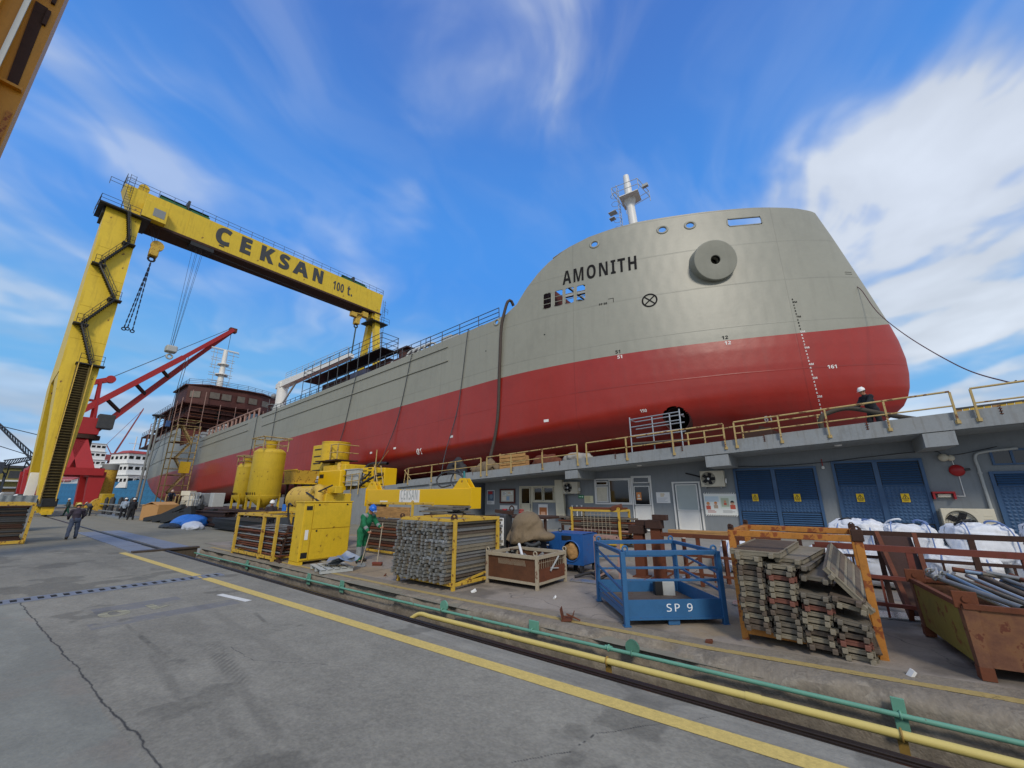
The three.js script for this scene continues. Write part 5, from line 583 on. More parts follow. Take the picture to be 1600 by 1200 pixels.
  // head of the leg: walkways, cabin, rails
  new MB().span(XF - 3.4, 39.0, -2.3, XF + 0.4, 39.9, -3.4).span(XF - 3.4, 39.9, -1.8, XF + 1.5, 40.1, -7.0).buildW('walkway', M.black, c);
  new MB().span(XF + 0.02, 40.3, -5.9, XF + 1.5, 43.0, -8.6, 0.05).buildW('machine_cabin', Y, c); new MB().span(XF + 1.5, 40.9, -7.0, XF + 1.53, 42.2, -8.3).buildW('cabin_window', M.midGrey, c);
  const rail = (pts, h = 1.1) => { const r = new MB(); for (let i = 0; i < pts.length - 1; i++) { const a = V(...pts[i]), b = V(...pts[i + 1]), n = Math.max(1, Math.round(a.distanceTo(b) / 1.8)); for (let k = 0; k <= n; k++) { const p = a.clone().lerp(b, k / n); r.rod([p.x, p.y, p.z], [p.x, p.y + h, p.z], 0.035, 5); } for (const f of [0.5, 1]) r.rod([a.x, a.y + h * f, a.z], [b.x, b.y + h * f, b.z], 0.035, 5); } return r.buildW('handrail', M.steelDark, c); };
  rail([[XF + 1.5, 40, -1.8], [XF + 1.5, 40, -5.8]]); rail([[XF - 3, 40, -1.7], [XF + 1.5, 40, -1.8]]); rail([[XF + 1.4, 43, -2.1], [XF + 1.4, 43, -4.2]]); rail([[XF, 44.9, -3.7], [XF, 45.5, -46.4]]); rail([[XF - 2.9, 44.9, -3.7], [XF - 2.9, 45.5, -46.4]]); rail([[XF - 3, 44.9, -3.6], [XF, 44.9, -3.6]], 1.6);
  { const l = new MB(); for (const z of [-3.9, -4.5]) l.rod([XF + 0.4, 40, z], [XF + 0.4, 46.4, z], 0.03, 5); for (let y = 40.3; y < 46.3; y += 0.4) l.rod([XF + 0.4, y, -3.9], [XF + 0.4, y, -4.5], 0.025, 5); l.buildW('ladder', M.black, c); }
  // trolleys on top of the beam (green hoods) and ropes
  const hood = (z, L, y) => { const g = new MB(); g.add(new THREE.CylinderGeometry(0.75, 0.75, L, 18, 1, false, 0, Math.PI).rotateZ(Math.PI / 2).rotateX(-Math.PI / 2).rotateY(Math.PI / 2), new THREE.Matrix4().setPosition(XF - 1.2, y, z)); g.span(XF - 2, y - 0.5, z - L / 2, XF - 0.4, y, z + L / 2); g.buildW('trolley_hood', matS(0x2c6f4a, { v: 0.15, tile: 2, dirt: 0.2 }), c); };
  hood(-10.6, 6.2, 45.55); hood(-39.8, 5.4, 46.0); new MB().cyl(XF - 0.8, 45.6, -5.6, 0.6, 0.9, 16, 0.6, [0, 0, Math.PI / 2]).buildW('rope_sheave', M.yellow, c);
  for (const z of [-10.8, -39.2]) new MB().span(XF - 2.1, 45.4, z - 0.15, XF - 0.2, 46.8, z + 0.15).buildW('hood_strap', M.darkGrey, c);
  const hoist = (zt, zb, yb, n) => { const r = new MB(); for (let i = 0; i < n; i++) { r.rod([XF - 0.8 + (i % 2) * 0.8, 40.2, zt - i * 0.35], [XF - 0.4 + (i % 2) * 0.3, yb, zb - i * 0.1], 0.022, 5); } return r.buildW('hoist_rope', M.black, c); };
  hoist(-7.2, -8.1, 37.6, 4); hoist(-12.6, -12.7, 23.0, 5); hoist(-41.2, -40.7, 38.3, 5);
  { const r = new MB(); for (const [z, y] of [[-13.5, 39.3], [-14.5, 39.2]]) r.rod([XF + 0.2, y, z], [XF + 0.2, 38.6, -44], 0.03, 5); r.rod([XF + 0.2, 40, -9], [XF + 0.2, 39.4, -13.5], 0.03, 5); r.buildW('hoist_rope', M.black, c); }
  new MB().span(XF - 1.6, 39.4, -12, XF + 0.4, 40.0, -15).buildW('rope_guide', M.black, c);
  // hook block with chains
  const hb = (z, y) => { new MB().span(XF - 1.1, y - 1.4, z - 0.55, XF + 0.1, y, z + 0.45, 0.12).cyl(XF - 0.5, y + 0.5, z - 0.25, 0.75, 0.5, 20, 0.75, [0, 0, Math.PI / 2]).buildW('hook_block', M.yellowOld, c); new MB().torus(XF - 0.5, y - 1.8, z, 0.36, 0.13, [0, Math.PI / 2, 0]).buildW('hook', M.black, c); };
  hb(-8.35, 37.0); hb(-41.0, 38.0); { const r = new MB(); r.box(XF - 0.2, 39.2, -42.5, 1, 1.1, 1.2).box(XF - 0.2, 38.4, -40, 0.9, 0.9, 1.2).rod([XF, 38.8, -40], [XF, 39.4, -43.4], 0.12); r.buildW('hoist_gear', M.yellowOld, c); }
  for (const [dz, dx] of [[0.15, 0.3], [-0.15, -0.3], [0.3, -0.1]]) { const r = new MB(); const a = V(XF - 0.5, 35.0, -8.4), b = V(XF - 0.5 + dx, 24.2, -8.2 + dz * 2); for (let i = 0; i < 26; i++) { const p = a.clone().lerp(b, i / 26), q = a.clone().lerp(b, (i + 1.25) / 26); r.bar(p.toArray(), q.toArray(), i % 2 ? 0.14 : 0.06, i % 2 ? 0.06 : 0.14); } r.torus(b.x, b.y - 0.2, b.z, 0.2, 0.07, [0, Math.PI / 2, 0]); r.buildW('sling_chain', matS(0x2a3550, { v: 0.2, tile: 1 }), c); }
  { const r = new MB(); r.rod([XF - 0.4, 36, -41], [XF - 0.4, 22, -40.4], 0.14, 8); r.buildW('sling_chain', matS(0x2f4a4a, { v: 0.2, tile: 1 }), c); }
  // far legs
  for (const [a, b] of [[XF - 0.3, XF + 6], [XF - 2.0, XF - 9]]) new MB().hexa([[b - 0.5, 0.4, -44.9], [b + 0.5, 0.4, -44.9], [b + 0.5, 0.4, -45.7], [b - 0.5, 0.4, -45.7]], [[a - 0.55, 40.5, -44.7], [a + 0.55, 40.5, -44.7], [a + 0.55, 40.5, -45.9], [a - 0.55, 40.5, -45.9]]).buildW('far_leg', Y, c);
  new MB().span(XF - 2.6, 39.3, -44.3, XF - 0.2, 40.7, -46.2).buildW('far_leg_head', Y, c); new MB().span(XF - 2.8, 38.1, -43.4, XF + 1.4, 38.3, -47.4).buildW('far_walkway', M.black, c); rail([[XF + 1.7, 38.2, -43.3], [XF + 1.7, 38.2, -47.5]]); rail([[XF + 0.6, 41, -46.6], [XF + 0.6, 41, -47.6]]); rail([[XF, 45.4, -46.4], [XF - 2.9, 45.4, -46.4]]);
  { const l = new MB(); for (const z of [-46.3, -46.8]) l.rod([XF + 0.9, 20, z], [XF + 0.5, 44, z], 0.04, 5); for (let y = 20; y < 44; y += 0.6) l.rod([XF + 0.9, y, -46.3], [XF + 0.9, y, -46.8], 0.03, 5); l.buildW('ladder', M.steelDark, c); }
  new MB().torus(XF - 0.2, 21.4, -12.9, 0.32, 0.13, [0, Math.PI / 2, 0]).box(XF - 0.2, 22.5, -12.9, 1.3, 1.0, 1.3, undefined, 0.2).buildW('hook_block', M.lightGrey, c);
}
// leg of a second crane, close by on the left
{
  const c = T('crane_leg', 'close orange yellow crane leg cut off by the upper left edge', 'crane leg', [-20, 0, 3.2]); const O = M.craneOrange;
  new MB().span(-20.9, 0, 1.95, -20.0, 26, 2.9).buildW('flange', O, c);
  new MB().span(-20, 0, 2.55, -19.3, 26, 2.95).span(-20, 0, 2.95, -18.9, 26, 4.6).buildW('column', O, c);
  new MB().span(-19.3, 12, 2.5, -19.22, 26, 2.62).buildW('edge_strip', M.lightGrey, c);
  new MB().hexa([[-20, 15.6, 2.12], [-19.96, 15.6, 2.12], [-19.96, 15.6, 2.36], [-20, 15.6, 2.36]], [[-20, 19.4, 2.2], [-19.96, 19.4, 2.2], [-19.96, 19.4, 2.5], [-20, 19.4, 2.5]]).buildW('slot', M.rustDark, c);
  new MB().span(-20, 18.6, 2.1, -19.9, 19.3, 2.2).buildW('slot', M.rustDark, c); new MB().span(-20, 19.7, 2.1, -19.9, 20.4, 2.2).buildW('slot', M.rustDark, c);
  new MB().span(-20.02, 15.5, 2.0, -19.8, 15.6, 2.6).buildW('stiffener', O, c); new MB().span(-20, 13.2, 2.0, -19.95, 14.6, 2.12).buildW('stain_plate', M.orange, c);
}
// ---------------------------------------------------------------- machinery and stacks in the middle distance
const legs4 = (t, pts, y0, y1, r, m, name = 'leg') => pts.forEach(([x, z]) => new MB().bar([x, y0, z], [x, y1, z], r, r).buildW(name, m, t));
{ // staging deck that carries the silos
  const t = T('steel_staging', 'dark steel staging table that carries the two yellow silos', 'platform', [-36, 0, -13.3]); new MB().span(-46, 0.92, -11.4, -27.2, 1.06, -15.4).buildW('deck', M.rustDark, t); for (let x = -45.6; x < -27; x += 2.6) for (const z of [-11.6, -15.2]) new MB().bar([x, 0, z], [x, 0.92, z], 0.3, 0.3).buildW('post', M.black, t); const b = new MB(); for (let x = -45; x < -28; x += 1.1) b.bar([x, 0.55, -11.5], [x + 0.9, 0.86, -11.5], 0.1, 0.1); b.span(-46, 0.3, -11.9, -27.5, 0.5, -11.5); b.buildW('bracing', M.rustDark, t);
}
function silo(label, x, z, r, yb, y0, y1, capR, frameH) {
  const t = T('silo', label, 'silo', [x, yb, z], 0, 'yellow silos on the staging'); const Y = M.yellowSilo; const h0 = y0 - yb, h1 = y1 - yb;
  new MB().lathe([[0.001, h0 - 0.45 * r - 0.3], [0.16, h0 - 0.45 * r - 0.3], [r, h0], [r, h1 - 0.12], [r - 0.05, h1 - 0.02], [r * 0.75, h1 + 0.16], [0.001, h1 + 0.24]], 0, 0, 0, 40).build('shell', Y, t); for (const f of [0.02, 0.62, 0.98]) new MB().cyl(0, mix(h0, h1 - 0.12, f), 0, r + 0.012, 0.05, 40).build('weld_band', Y, t);
  new MB().lathe([[capR * 0.7, h1 + 0.1], [capR, h1 + frameH * 0.8], [capR * 1.05, h1 + frameH * 0.8], [0.001, h1 + frameH * 0.82]], 0, 0, 0, 24).build('neck', Y, t);
  for (let i = 0; i < 4; i++) { const a = i * Math.PI / 2 + 0.6, c = Math.cos(a), s = Math.sin(a); new MB().bar([c * r * 0.96, 0, s * r * 0.96], [c * r * 0.96, h0 + 0.25, s * r * 0.96], 0.13, 0.13).build('leg', M.yellow, t); }
  const f = new MB(), q = r * 0.8; for (const [a, b] of [[-q, -q], [q, -q], [q, q], [-q, q]]) f.rod([a, h1, b], [a, h1 + frameH, b], 0.045, 6); for (const [a, b, c, d] of [[-q, -q, q, -q], [q, -q, q, q], [q, q, -q, q], [-q, q, -q, -q]]) f.rod([a * 1.2, h1 + frameH, b * 1.2], [c * 1.2, h1 + frameH, d * 1.2], 0.05, 6).rod([a, h1 + frameH * 0.45, b], [c, h1 + frameH * 0.45, d], 0.03, 6); f.build('top_frame', M.railPaint, t);
  const p = new MB(); for (let i = 0; i < 8; i++) { const a = 0.9 + i * 0.14; p.rod([Math.cos(a) * (r + 0.01), h0 + 0.12, Math.sin(a) * (r + 0.01)], [Math.cos(a) * (r + 0.06), h0 + 0.3, Math.sin(a) * (r + 0.06)], 0.02, 5); } p.build('valve', M.rustDark, t);
}
silo('large yellow silo with conical base and open top frame', -33, -13, 1.07, 1.06, 1.95, 5.25, 0.42, 0.95); silo('smaller yellow silo standing left of the large silo', -36.9, -13, 0.68, 1.06, 1.95, 4.35, 0.3, 0.75);
{ const t = T('yellow_skip', 'yellow steel box on a frame right of the large silo', 'container', [-33, 1.0, -15.8]); new MB().hexa([[-35, 3.0, -15.2], [-33.2, 3.0, -15.2], [-33.2, 3.0, -16.8], [-35, 3.0, -16.8]], [[-35.1, 3.98, -15.1], [-33.0, 3.98, -15.1], [-33.0, 3.98, -16.9], [-35.1, 3.98, -16.9]]).buildW('box', M.yellowOld, t); new MB().span(-35.2, 3.95, -15.05, -32.9, 4.05, -15.15).span(-35.2, 2.92, -15.1, -33.0, 3.0, -16.9).buildW('rim', M.yellow, t); legs4(t, [[-34.8, -15.4], [-33.4, -15.4], [-34.8, -16.6], [-33.4, -16.6]], 1.0, 2.92, 0.16, M.rustDark); }
{ // shot blasting machine on the slip
  const z = -18.6, t = T('blasting_machine', 'tall yellow blasting machine with slotted column and round hopper', 'machine', [-34, 2.1, z]); const Y = M.yellow;
  new MB().span(-36.9, 2.2, z + 0.5, -34.8, 6.45, z - 1.0, 0.06).buildW('column', Y, t); for (let i = 0; i < 6; i++) new MB().span(-36.5, 2.9 + i * 0.62, z + 0.5, -35.2, 3.0 + i * 0.62, z + 0.53).buildW('slot', M.black, t);
  new MB().cyl(-33.6, 5.7, z + 0.1, 1.15, 1.5, 32).cyl(-33.6, 6.48, z + 0.1, 1.18, 0.08, 32).cyl(-33.6, 4.93, z + 0.1, 1.2, 0.08, 32).buildW('hopper', Y, t); new MB().span(-34.8, 4.82, z + 1.2, -31.4, 4.92, z - 0.8).buildW('gallery', M.rustDark, t);
  { const r = new MB(); for (const x of [-32.6, -31.5]) r.rod([x, 4.9, z + 1.1], [x, 6.2, z + 1.1], 0.05, 6); for (const y of [5.5, 6.15]) r.rod([-32.7, y, z + 1.1], [-31.4, y, z + 1.1], 0.04, 6).rod([-31.5, y, z + 1.1], [-31.5, y, z - 0.8], 0.04, 6); r.buildW('handrail', M.railPaint, t); }
  new MB().span(-33.9, 3.5, z + 0.9, -30.4, 4.5, z - 1.0, 0.08).span(-34.6, 4.3, z + 0.6, -33.4, 4.75, z, 0.05).span(-32.4, 4.5, z + 0.7, -31.4, 4.75, z).buildW('fan_housing', Y, t); new MB().pipe([[-32, 4.6, z + 0.5], [-31.3, 4.4, z + 0.9], [-31.1, 3.9, z + 1.0]], 0.2, 10).buildW('duct', M.yellowOld, t);
  new MB().span(-33.2, 2.2, z + 1.6, -29.8, 4.0, z + 0.1, 0.12).buildW('motor_cover', M.yellowNew, t); new MB().span(-32.9, 3.4, z + 1.6, -32.3, 3.7, z + 1.63).buildW('vent', M.black, t); new MB().cyl(-34.4, 3.3, z + 0.9, 0.34, 0.3, 18, 0.34, [Math.PI / 2, 0, 0]).buildW('gauge', M.white, t); const h = new MB(); h.pipe([[-36.5, 2.6, z + 1], [-35.8, 3.1, z + 1.3], [-35, 2.7, z + 1.2], [-34, 3.0, z + 1.3], [-33.2, 2.6, z + 1.7]], 0.1, 7).pipe([[-36.8, 2.4, z + 1.2], [-35.4, 2.8, z + 1.5], [-34, 2.4, z + 1.5]], 0.08, 7); h.buildW('hose', M.rubber, t);
}
['left grey cabinet of the pair beside the yellow blasting machine', 'right grey cabinet of the pair, with pipes on its side'].forEach((l, i) => { const x = -31.4 + i * 1.75, z = -17.9, t = T('grey_cabinet', l, 'cabinet', [x + 0.8, 2.2, z]); new MB().span(x, 2.75, z + 0.5, x + 1.6, 3.95, z - 0.7, 0.03).span(x - 0.05, 3.95, z + 0.55, x + 1.65, 4.02, z - 0.75).buildW('body', M.lightGrey, t); const s = new MB(); s.span(x + 0.79, 2.8, z + 0.5, x + 0.81, 3.9, z + 0.512).span(x + 0.1, 3.3, z + 0.5, x + 0.7, 3.32, z + 0.512); if (i) s.pipe([[x + 1.62, 3.7, z], [x + 1.9, 3.5, z + 0.2], [x + 1.7, 3.1, z + 0.3], [x + 1.9, 2.9, z]], 0.07, 6); s.buildW('fitting', M.midGrey, t); legs4(t, [[x + 0.1, z + 0.4], [x + 1.5, z + 0.4], [x + 0.1, z - 0.6], [x + 1.5, z - 0.6]], 2.2, 2.75, 0.08, M.darkGrey); });
{ const z = -18.4, t = T('hydraulic_unit', 'yellow hydraulic unit wrapped in black hoses behind the spreader beam', 'machine', [-26.6, 2.2, z]); new MB().span(-28.2, 2.4, z + 0.6, -26.7, 4.1, z - 0.6, 0.06).span(-26.6, 2.4, z + 0.5, -25.4, 4.0, z - 0.6, 0.06).buildW('tank', M.yellowNew, t); const s = new MB(); for (let i = 0; i < 5; i++) s.span(-28, 2.7 + i * 0.28, z + 0.6, -27.5, 2.76 + i * 0.28, z + 0.63).span(-27.3, 3.0 + i * 0.24, z + 0.6, -26.9, 3.08 + i * 0.24, z + 0.63); for (let i = 0; i < 3; i++) s.span(-26.5, 2.8 + i * 0.4, z + 0.5, -25.5, 2.86 + i * 0.4, z + 0.53); s.buildW('slot', M.rustDark, t); const h = new MB(); h.pipe([[-28.4, 3.8, z + 0.4], [-28.2, 4.35, z], [-26.8, 4.4, z + 0.1], [-25.4, 4.3, z + 0.3]], 0.12, 8).pipe([[-27.9, 3.7, z + 0.7], [-27.5, 3.2, z + 0.9], [-26.8, 3.7, z + 0.75]], 0.06, 7).pipe([[-28.2, 2.6, z + 0.8], [-27, 3.0, z + 1], [-26, 3.4, z + 0.8], [-25.3, 3.5, z + 0.7]], 0.09, 7).pipe([[-26.4, 3.8, z + 0.7], [-25.9, 3, z + 0.9], [-26.4, 2.4, z + 0.9]], 0.05, 7); h.buildW('hose', M.rubber, t); const r = new MB(); r.rod([-26, 2.3, z + 0.9], [-26, 5.3, z + 0.9], 0.04, 6).rod([-25, 2.2, z + 1.1], [-26.0, 4.2, z + 1], 0.05, 6).rod([-26.4, 4, z + 0.6], [-25, 5.2, z + 0.6], 0.02, 5).rod([-24.4, 2.2, z + 1.1], [-25.2, 4.1, z + 1], 0.04, 6); r.buildW('pole', M.railPaint, t); }
{ const t = T('guard_rail', 'pale railing on the slip edge in front of the grey cabinets', 'railing', [-30, 2.2, -17.3]); for (const x of [-33.5, -31, -28.6, -27.6]) new MB().rod([x, 2.0 + 0.05 * (x + 30), -17.28], [x, 3.55 + 0.05 * (x + 30), -17.28], 0.04, 7).buildW('post', M.railPaint, t); const r = new MB(); for (const h of [3.5, 3.0]) r.rod([-36.5, h - 0.3, -17.28], [-27.6, h + 0.13, -17.28], 0.035, 7); r.buildW('rail', M.railPaint, t); }
{ // dust collector with horizontal drum behind the cabinet
  const z = -8.9, t = T('dust_collector', 'yellow dust collector with lying drum and elbow duct behind the yellow cabinet', 'machine', [-16.6, 0, z]); new MB().span(-18.6, 0.3, z + 0.6, -15.7, 1.62, z - 0.7, 0.05).span(-18.7, 1.62, z + 0.5, -15.6, 2.1, z - 0.6, 0.04).buildW('housing', M.yellow, t); new MB().cyl(-17.4, 1.86, z + 0.15, 0.55, 2.3, 32, 0.55, [0, 0, Math.PI / 2]).buildW('drum', M.yellowOld, t); new MB().pipe([[-16.7, 1.7, z + 0.5], [-16.4, 2.2, z + 0.5], [-16.0, 2.2, z + 0.55], [-15.9, 1.75, z + 0.6], [-15.9, 1.5, z + 0.6]], 0.2, 12, 30).buildW('elbow_duct', M.yellowOld, t); new MB().span(-17.9, 2.1, z + 0.4, -17.2, 2.4, z, 0.02).span(-15.9, 2.1, z + 0.3, -15.3, 2.38, z, 0.02).buildW('valve_box', M.yellow, t); const h = new MB(); h.pipe([[-17.4, 2.2, z + 0.5], [-16.2, 2.0, z + 0.75], [-15.2, 1.66, z + 0.7], [-14.4, 1.7, z + 0.7], [-13.9, 1.5, z + 0.8]], 0.035, 6).pipe([[-16.5, 2.4, z + 0.4], [-16, 2.15, z + 0.7], [-15.2, 2.4, z + 0.5]], 0.03, 6); h.buildW('hose', M.rubber, t); legs4(t, [[-18.4, z + 0.4], [-15.9, z + 0.4], [-18.4, z - 0.5], [-15.9, z - 0.5]], 0, 0.3, 0.16, M.yellowOld); new MB().cyl(-18.9, 0.9, z + 0.3, 0.14, 1.5, 14).cyl(-19.3, 0.9, z + 0.3, 0.14, 1.5, 14).buildW('bottle', M.tarpBlue, t); }
{ // yellow cabinet
  const x0 = -13.36, x1 = -12.78, z0 = -6.26, z1 = -7.86, y0 = 0.1, y1 = 1.8, t = T('compressor_cabinet', 'tall yellow steel compressor cabinet with side panels and vents by the trench', 'cabinet', [-13.05, 0, -7.05]); const Y = M.yellow;
  new MB().span(x0, y0, z0, x1 - 0.012, y1, z1, 0.02).span(x0 - 0.02, y1, z0 + 0.02, x1 + 0.01, y1 + 0.035, z1 - 0.02, 0.012).span(x0, 0, z0, x1, y0, z0 - 0.15).span(x0, 0, z1 + 0.15, x1, y0, z1).buildW('body', Y, t);
  new MB().span(x1 - 0.012, 1.02, z0 - 0.3, x1 + 0.012, y1 - 0.04, z1 + 0.03, 0.008).buildW('side_panel', Y, t); new MB().span(x1 - 0.012, y0 + 0.04, z0 - 0.3, x1 + 0.012, 1.0, z1 + 0.03, 0.008).buildW('side_panel', Y, t); new MB().span(x1 - 0.012, y0 + 0.04, z0 - 0.03, x1 + 0.012, y1 - 0.04, z0 - 0.28, 0.008).buildW('side_panel', Y, t);
  for (const [y, z] of [[y1 - 0.07, z0 - 0.45], [y1 - 0.07, z1 + 0.2], [0.96, z0 - 0.45]]) new MB().cyl(x1 + 0.015, y, z, 0.028, 0.02, 12, 0.028, [0, 0, Math.PI / 2]).buildW('latch', M.black, t);
  new MB().span(x1 + 0.012, 1.58, z0 - 0.06, x1 + 0.02, 1.7, z0 - 0.24).span(x1 + 0.012, 0.2, z0 - 0.05, x1 + 0.02, 0.36, z0 - 0.24).buildW('vent', M.black, t); new MB().span(x1 + 0.012, 0.72, z0 - 0.1, x1 + 0.018, 1.0, z0 - 0.2).buildW('label_plate', M.white, t); new MB().span(x1 + 0.012, 0.4, z0 - 0.06, x1 + 0.019, 0.95, z0 - 0.07).span(x1 + 0.012, 0.4, z0 - 0.24, x1 + 0.019, 0.95, z0 - 0.25).buildW('trim', M.yellowOld, t);
}
{ const t = T('trestle', 'dark steel trestle with a hose and wheel left of the yellow cabinet', 'trestle', [-14.1, 0, -6.7]); const b = new MB(); b.bar([-14.5, 0, -6.3], [-14.1, 1.0, -6.5], 0.06).bar([-14.0, 0, -6.25], [-13.95, 1.0, -6.4], 0.06).bar([-14.6, 0.03, -6.3], [-13.7, 0.03, -6.2], 0.06).bar([-14.2, 1.02, -6.5], [-13.6, 1.02, -6.45], 0.08).bar([-14.0, 1.0, -7.2], [-13.9, 0, -7.3], 0.06); b.buildW('frame', M.rustDark, t); new MB().torus(-13.8, 0.42, -6.9, 0.34, 0.07, [0, 0.5, 0]).buildW('wheel', M.rubber, t); new MB().pipe([[-13.7, 1.7, -6.3], [-14.05, 1.75, -6.35], [-14.1, 1.4, -6.4], [-14.0, 1.1, -6.45]], 0.03, 7).buildW('hose', M.rubber, t); }
{ // spreader beam
  const z = -12.5, t = T('spreader_beam', 'long bright yellow lifting beam with a white name plate and triangular lugs', 'lifting beam', [-15.1, 1.6, z]); const Y = M.yellowNew;
  new MB().span(-18.75, 1.62, z + 0.25, -11.45, 2.3, z - 0.25, 0.02).buildW('beam', Y, t); for (const s of [-18.8, -11.46]) new MB().span(s, 1.5, z + 0.3, s + 0.06, 2.34, z - 0.3, 0.01).buildW('end_plate', Y, t);
  for (const x of [-18.45, -12.05]) for (const dz of [0.16, -0.12]) { const s = new THREE.Shape([[-0.5, 0], [0.5, 0], [0.16, 0.42], [-0.1, 0.42]].map(([a, b]) => new THREE.Vector2(a, b))); s.holes.push(new THREE.Path().absarc(0.02, 0.26, 0.07, 0, Math.PI * 2, true)); new MB().at(new THREE.ExtrudeGeometry(s, { depth: 0.05, bevelEnabled: false }), [x, 2.3, z + dz]).buildW('lug', Y, t); }
  new MB().span(-16.05, 1.64, z + 0.25, -14.62, 2.26, z + 0.262).buildW('name_plate', M.white, t); { const g = textGeo('CEKSAN', 0.34, 0.006, font, 1, 0.03); const w = g.userData.width; g.scale(1.26 / w, 1, 1); g.translate(-15.97, 1.84, z + 0.263); new MB().add(g).span(-15.87, 1.75, z + 0.263, -15.78, 1.8, z + 0.27).buildW('lettering', M.lightGrey, t); } new MB().span(-17.55, 1.64, z + 0.25, -16.95, 1.78, z + 0.258).buildW('label_plate', M.white, t);
  new MB().cyl(-14.2, 2.4, z, 0.06, 0.22, 12).cyl(-14.2, 2.52, z, 0.08, 0.1, 12).buildW('eye', M.midGrey, t);
  const h = new MB(); h.pipe([[-12.0, 2.55, z], [-12.5, 2.9, z - 0.1], [-13.3, 3.0, z], [-13.7, 2.7, z + 0.1], [-13.4, 2.38, z + 0.1], [-12.9, 2.45, z]], 0.035, 7, 50).pipe([[-12.0, 2.55, z], [-12.7, 3.1, z - 0.2], [-13.0, 2.7, z - 0.1], [-12.7, 2.4, z]], 0.03, 7, 40); tag(h.build('wire_sling', M.darkGrey), 'dark wire slings looped over the right lug of the yellow beam', 'sling'); tag(new MB().pipe([[-12.05, 2.58, z + 0.05], [-12.4, 2.95, z - 0.3], [-12.9, 3.05, z - 0.8], [-13.3, 3.0, z - 1.2]], 0.05, 7, 30).build('web_sling', matS(0x2f7d7c, { v: 0.2, tile: 0.5 })), 'teal sling draped back from the right lug of the yellow beam', 'sling');
  ['left', 'right'].forEach((l, i) => { const x = i ? -12.4 : -17.9, q = T('beam_stand', 'dark steel stand under the ' + l + ' end of the yellow beam', 'stand', [x, 0, z]); new MB().bar([x - 0.35, 0, z + 0.4], [x, 1.45, z], 0.1).bar([x + 0.35, 0, z + 0.4], [x, 1.45, z], 0.1).bar([x - 0.35, 0, z - 0.4], [x, 1.45, z], 0.1).bar([x + 0.35, 0, z - 0.4], [x, 1.45, z], 0.1).span(x - 0.3, 1.42, z + 0.3, x + 0.3, 1.62, z - 0.3).buildW('stand', M.darkGrey, q); });
}
// dark stacks, tarps and piles on the left
const prof = (label, cat, x0, x1, z, n, rows, m, group, sec = 'H') => { const g = sec === 'H' ? new MB().span(x0, 0, -0.14, x1, 0.025, 0.14).span(x0, 0.025, -0.012, x1, 0.255, 0.012).span(x0, 0.255, -0.14, x1, 0.28, 0.14).geo() : new MB().rod([x0, 0.12, 0], [x1, 0.12, 0], 0.12, 12).geo(); const r = rng(n * 7 + rows); for (let j = 0; j < rows; j++) for (let i = 0; i < n; i++) { const o = put('steel_section', g, m); o.position.set((r() - 0.5) * 0.8, 0.1 + j * 0.3, z - i * 0.34 + (r() - 0.5) * 0.04); tag(o, label + ', ' + ORD[i] + ' from front in the ' + ORD[j] + ' layer', cat, group); } };
prof('dark steel section behind the scaffold rack', 'steel section', -31, -18.5, -9.6, 5, 2, M.black, 'dark steel sections stacked on the platform'); prof('rusty steel section below the silo staging', 'steel section', -42, -31.5, -10.2, 3, 3, M.rustDark, 'rusty steel sections under the staging'); 
{ const r = rng(12); for (let i = 0; i < 9; i++) { const x = -42.4 + i * 0.7, z = -9.4 - (i % 3) * 0.5; const o = new MB().bar([x - 2.6, 0.12 + (i % 3) * 0.18, z + r() * 0.4], [x + 2.2, 0.5 + r() * 0.8, z - r() * 0.5], 0.28, 0.32).build('black_beam', M.black); tag(o, 'black steel beam in the tilted heap beside the two standing workers', 'steel beam', 'black steel beams in a tilted heap'); } }
{ const f = (x, y, z) => { const d = Math.hypot(x / 1.7, (y - 0.05) / 0.62, z / 1.1) - 1; return d * 0.5 + 0.08 * (fbm(x * 1.6 + 5, z * 1.6 + y * 2, 4, 4096, 4096, 3) - 0.5) * 2; }; const g = surfaceNet(f, [-2, -0.1, -1.5], [2, 1, 1.5], 0.06); const o = put('blue_tarp', boxUV(g.toNonIndexed()), M.tarpBlue); o.position.set(-35.4, 0.1, -9.6); tag(o, 'crumpled bright blue tarpaulin over a heap on the ground', 'tarpaulin');
  const f2 = (x, y, z) => { const a = Math.hypot(x / 0.9, (y - 0.05) / 0.34, z / 0.5) - 1, b = Math.hypot((x - 0.9) / 0.7, (y - 0.05) / 0.24, (z - 0.1) / 0.45) - 1; return smin(a, b, 0.3) * 0.3 + 0.05 * (fbm(x * 3 + 5, z * 3 + y * 4, 4, 4096, 4096, 9) - 0.5) * 2; }; const o2 = put('white_sacks', boxUV(surfaceNet(f2, [-1.3, -0.1, -0.9], [1.9, 0.7, 0.9], 0.04).toNonIndexed()), M.bag); o2.position.set(-32.4, 0.05, -8.9); tag(o2, 'limp white sacking lying beside the blue tarpaulin', 'sack'); const f3 = (x, y, z) => (Math.hypot(x / 1.4, (y - 0.02) / 0.22, z / 0.5) - 1) * 0.3 + 0.05 * (fbm(x * 3 + 15, z * 3 + y * 4, 4, 4096, 4096, 19) - 0.5) * 2; const o3 = put('black_sheet', boxUV(surfaceNet(f3, [-1.7, -0.1, -0.9], [1.9, 0.5, 0.9], 0.05).toNonIndexed()), M.black); o3.position.set(-34.6, 0.03, -8.3); tag(o3, 'crumpled black sheeting on the ground in front of the blue tarpaulin', 'sheeting'); }
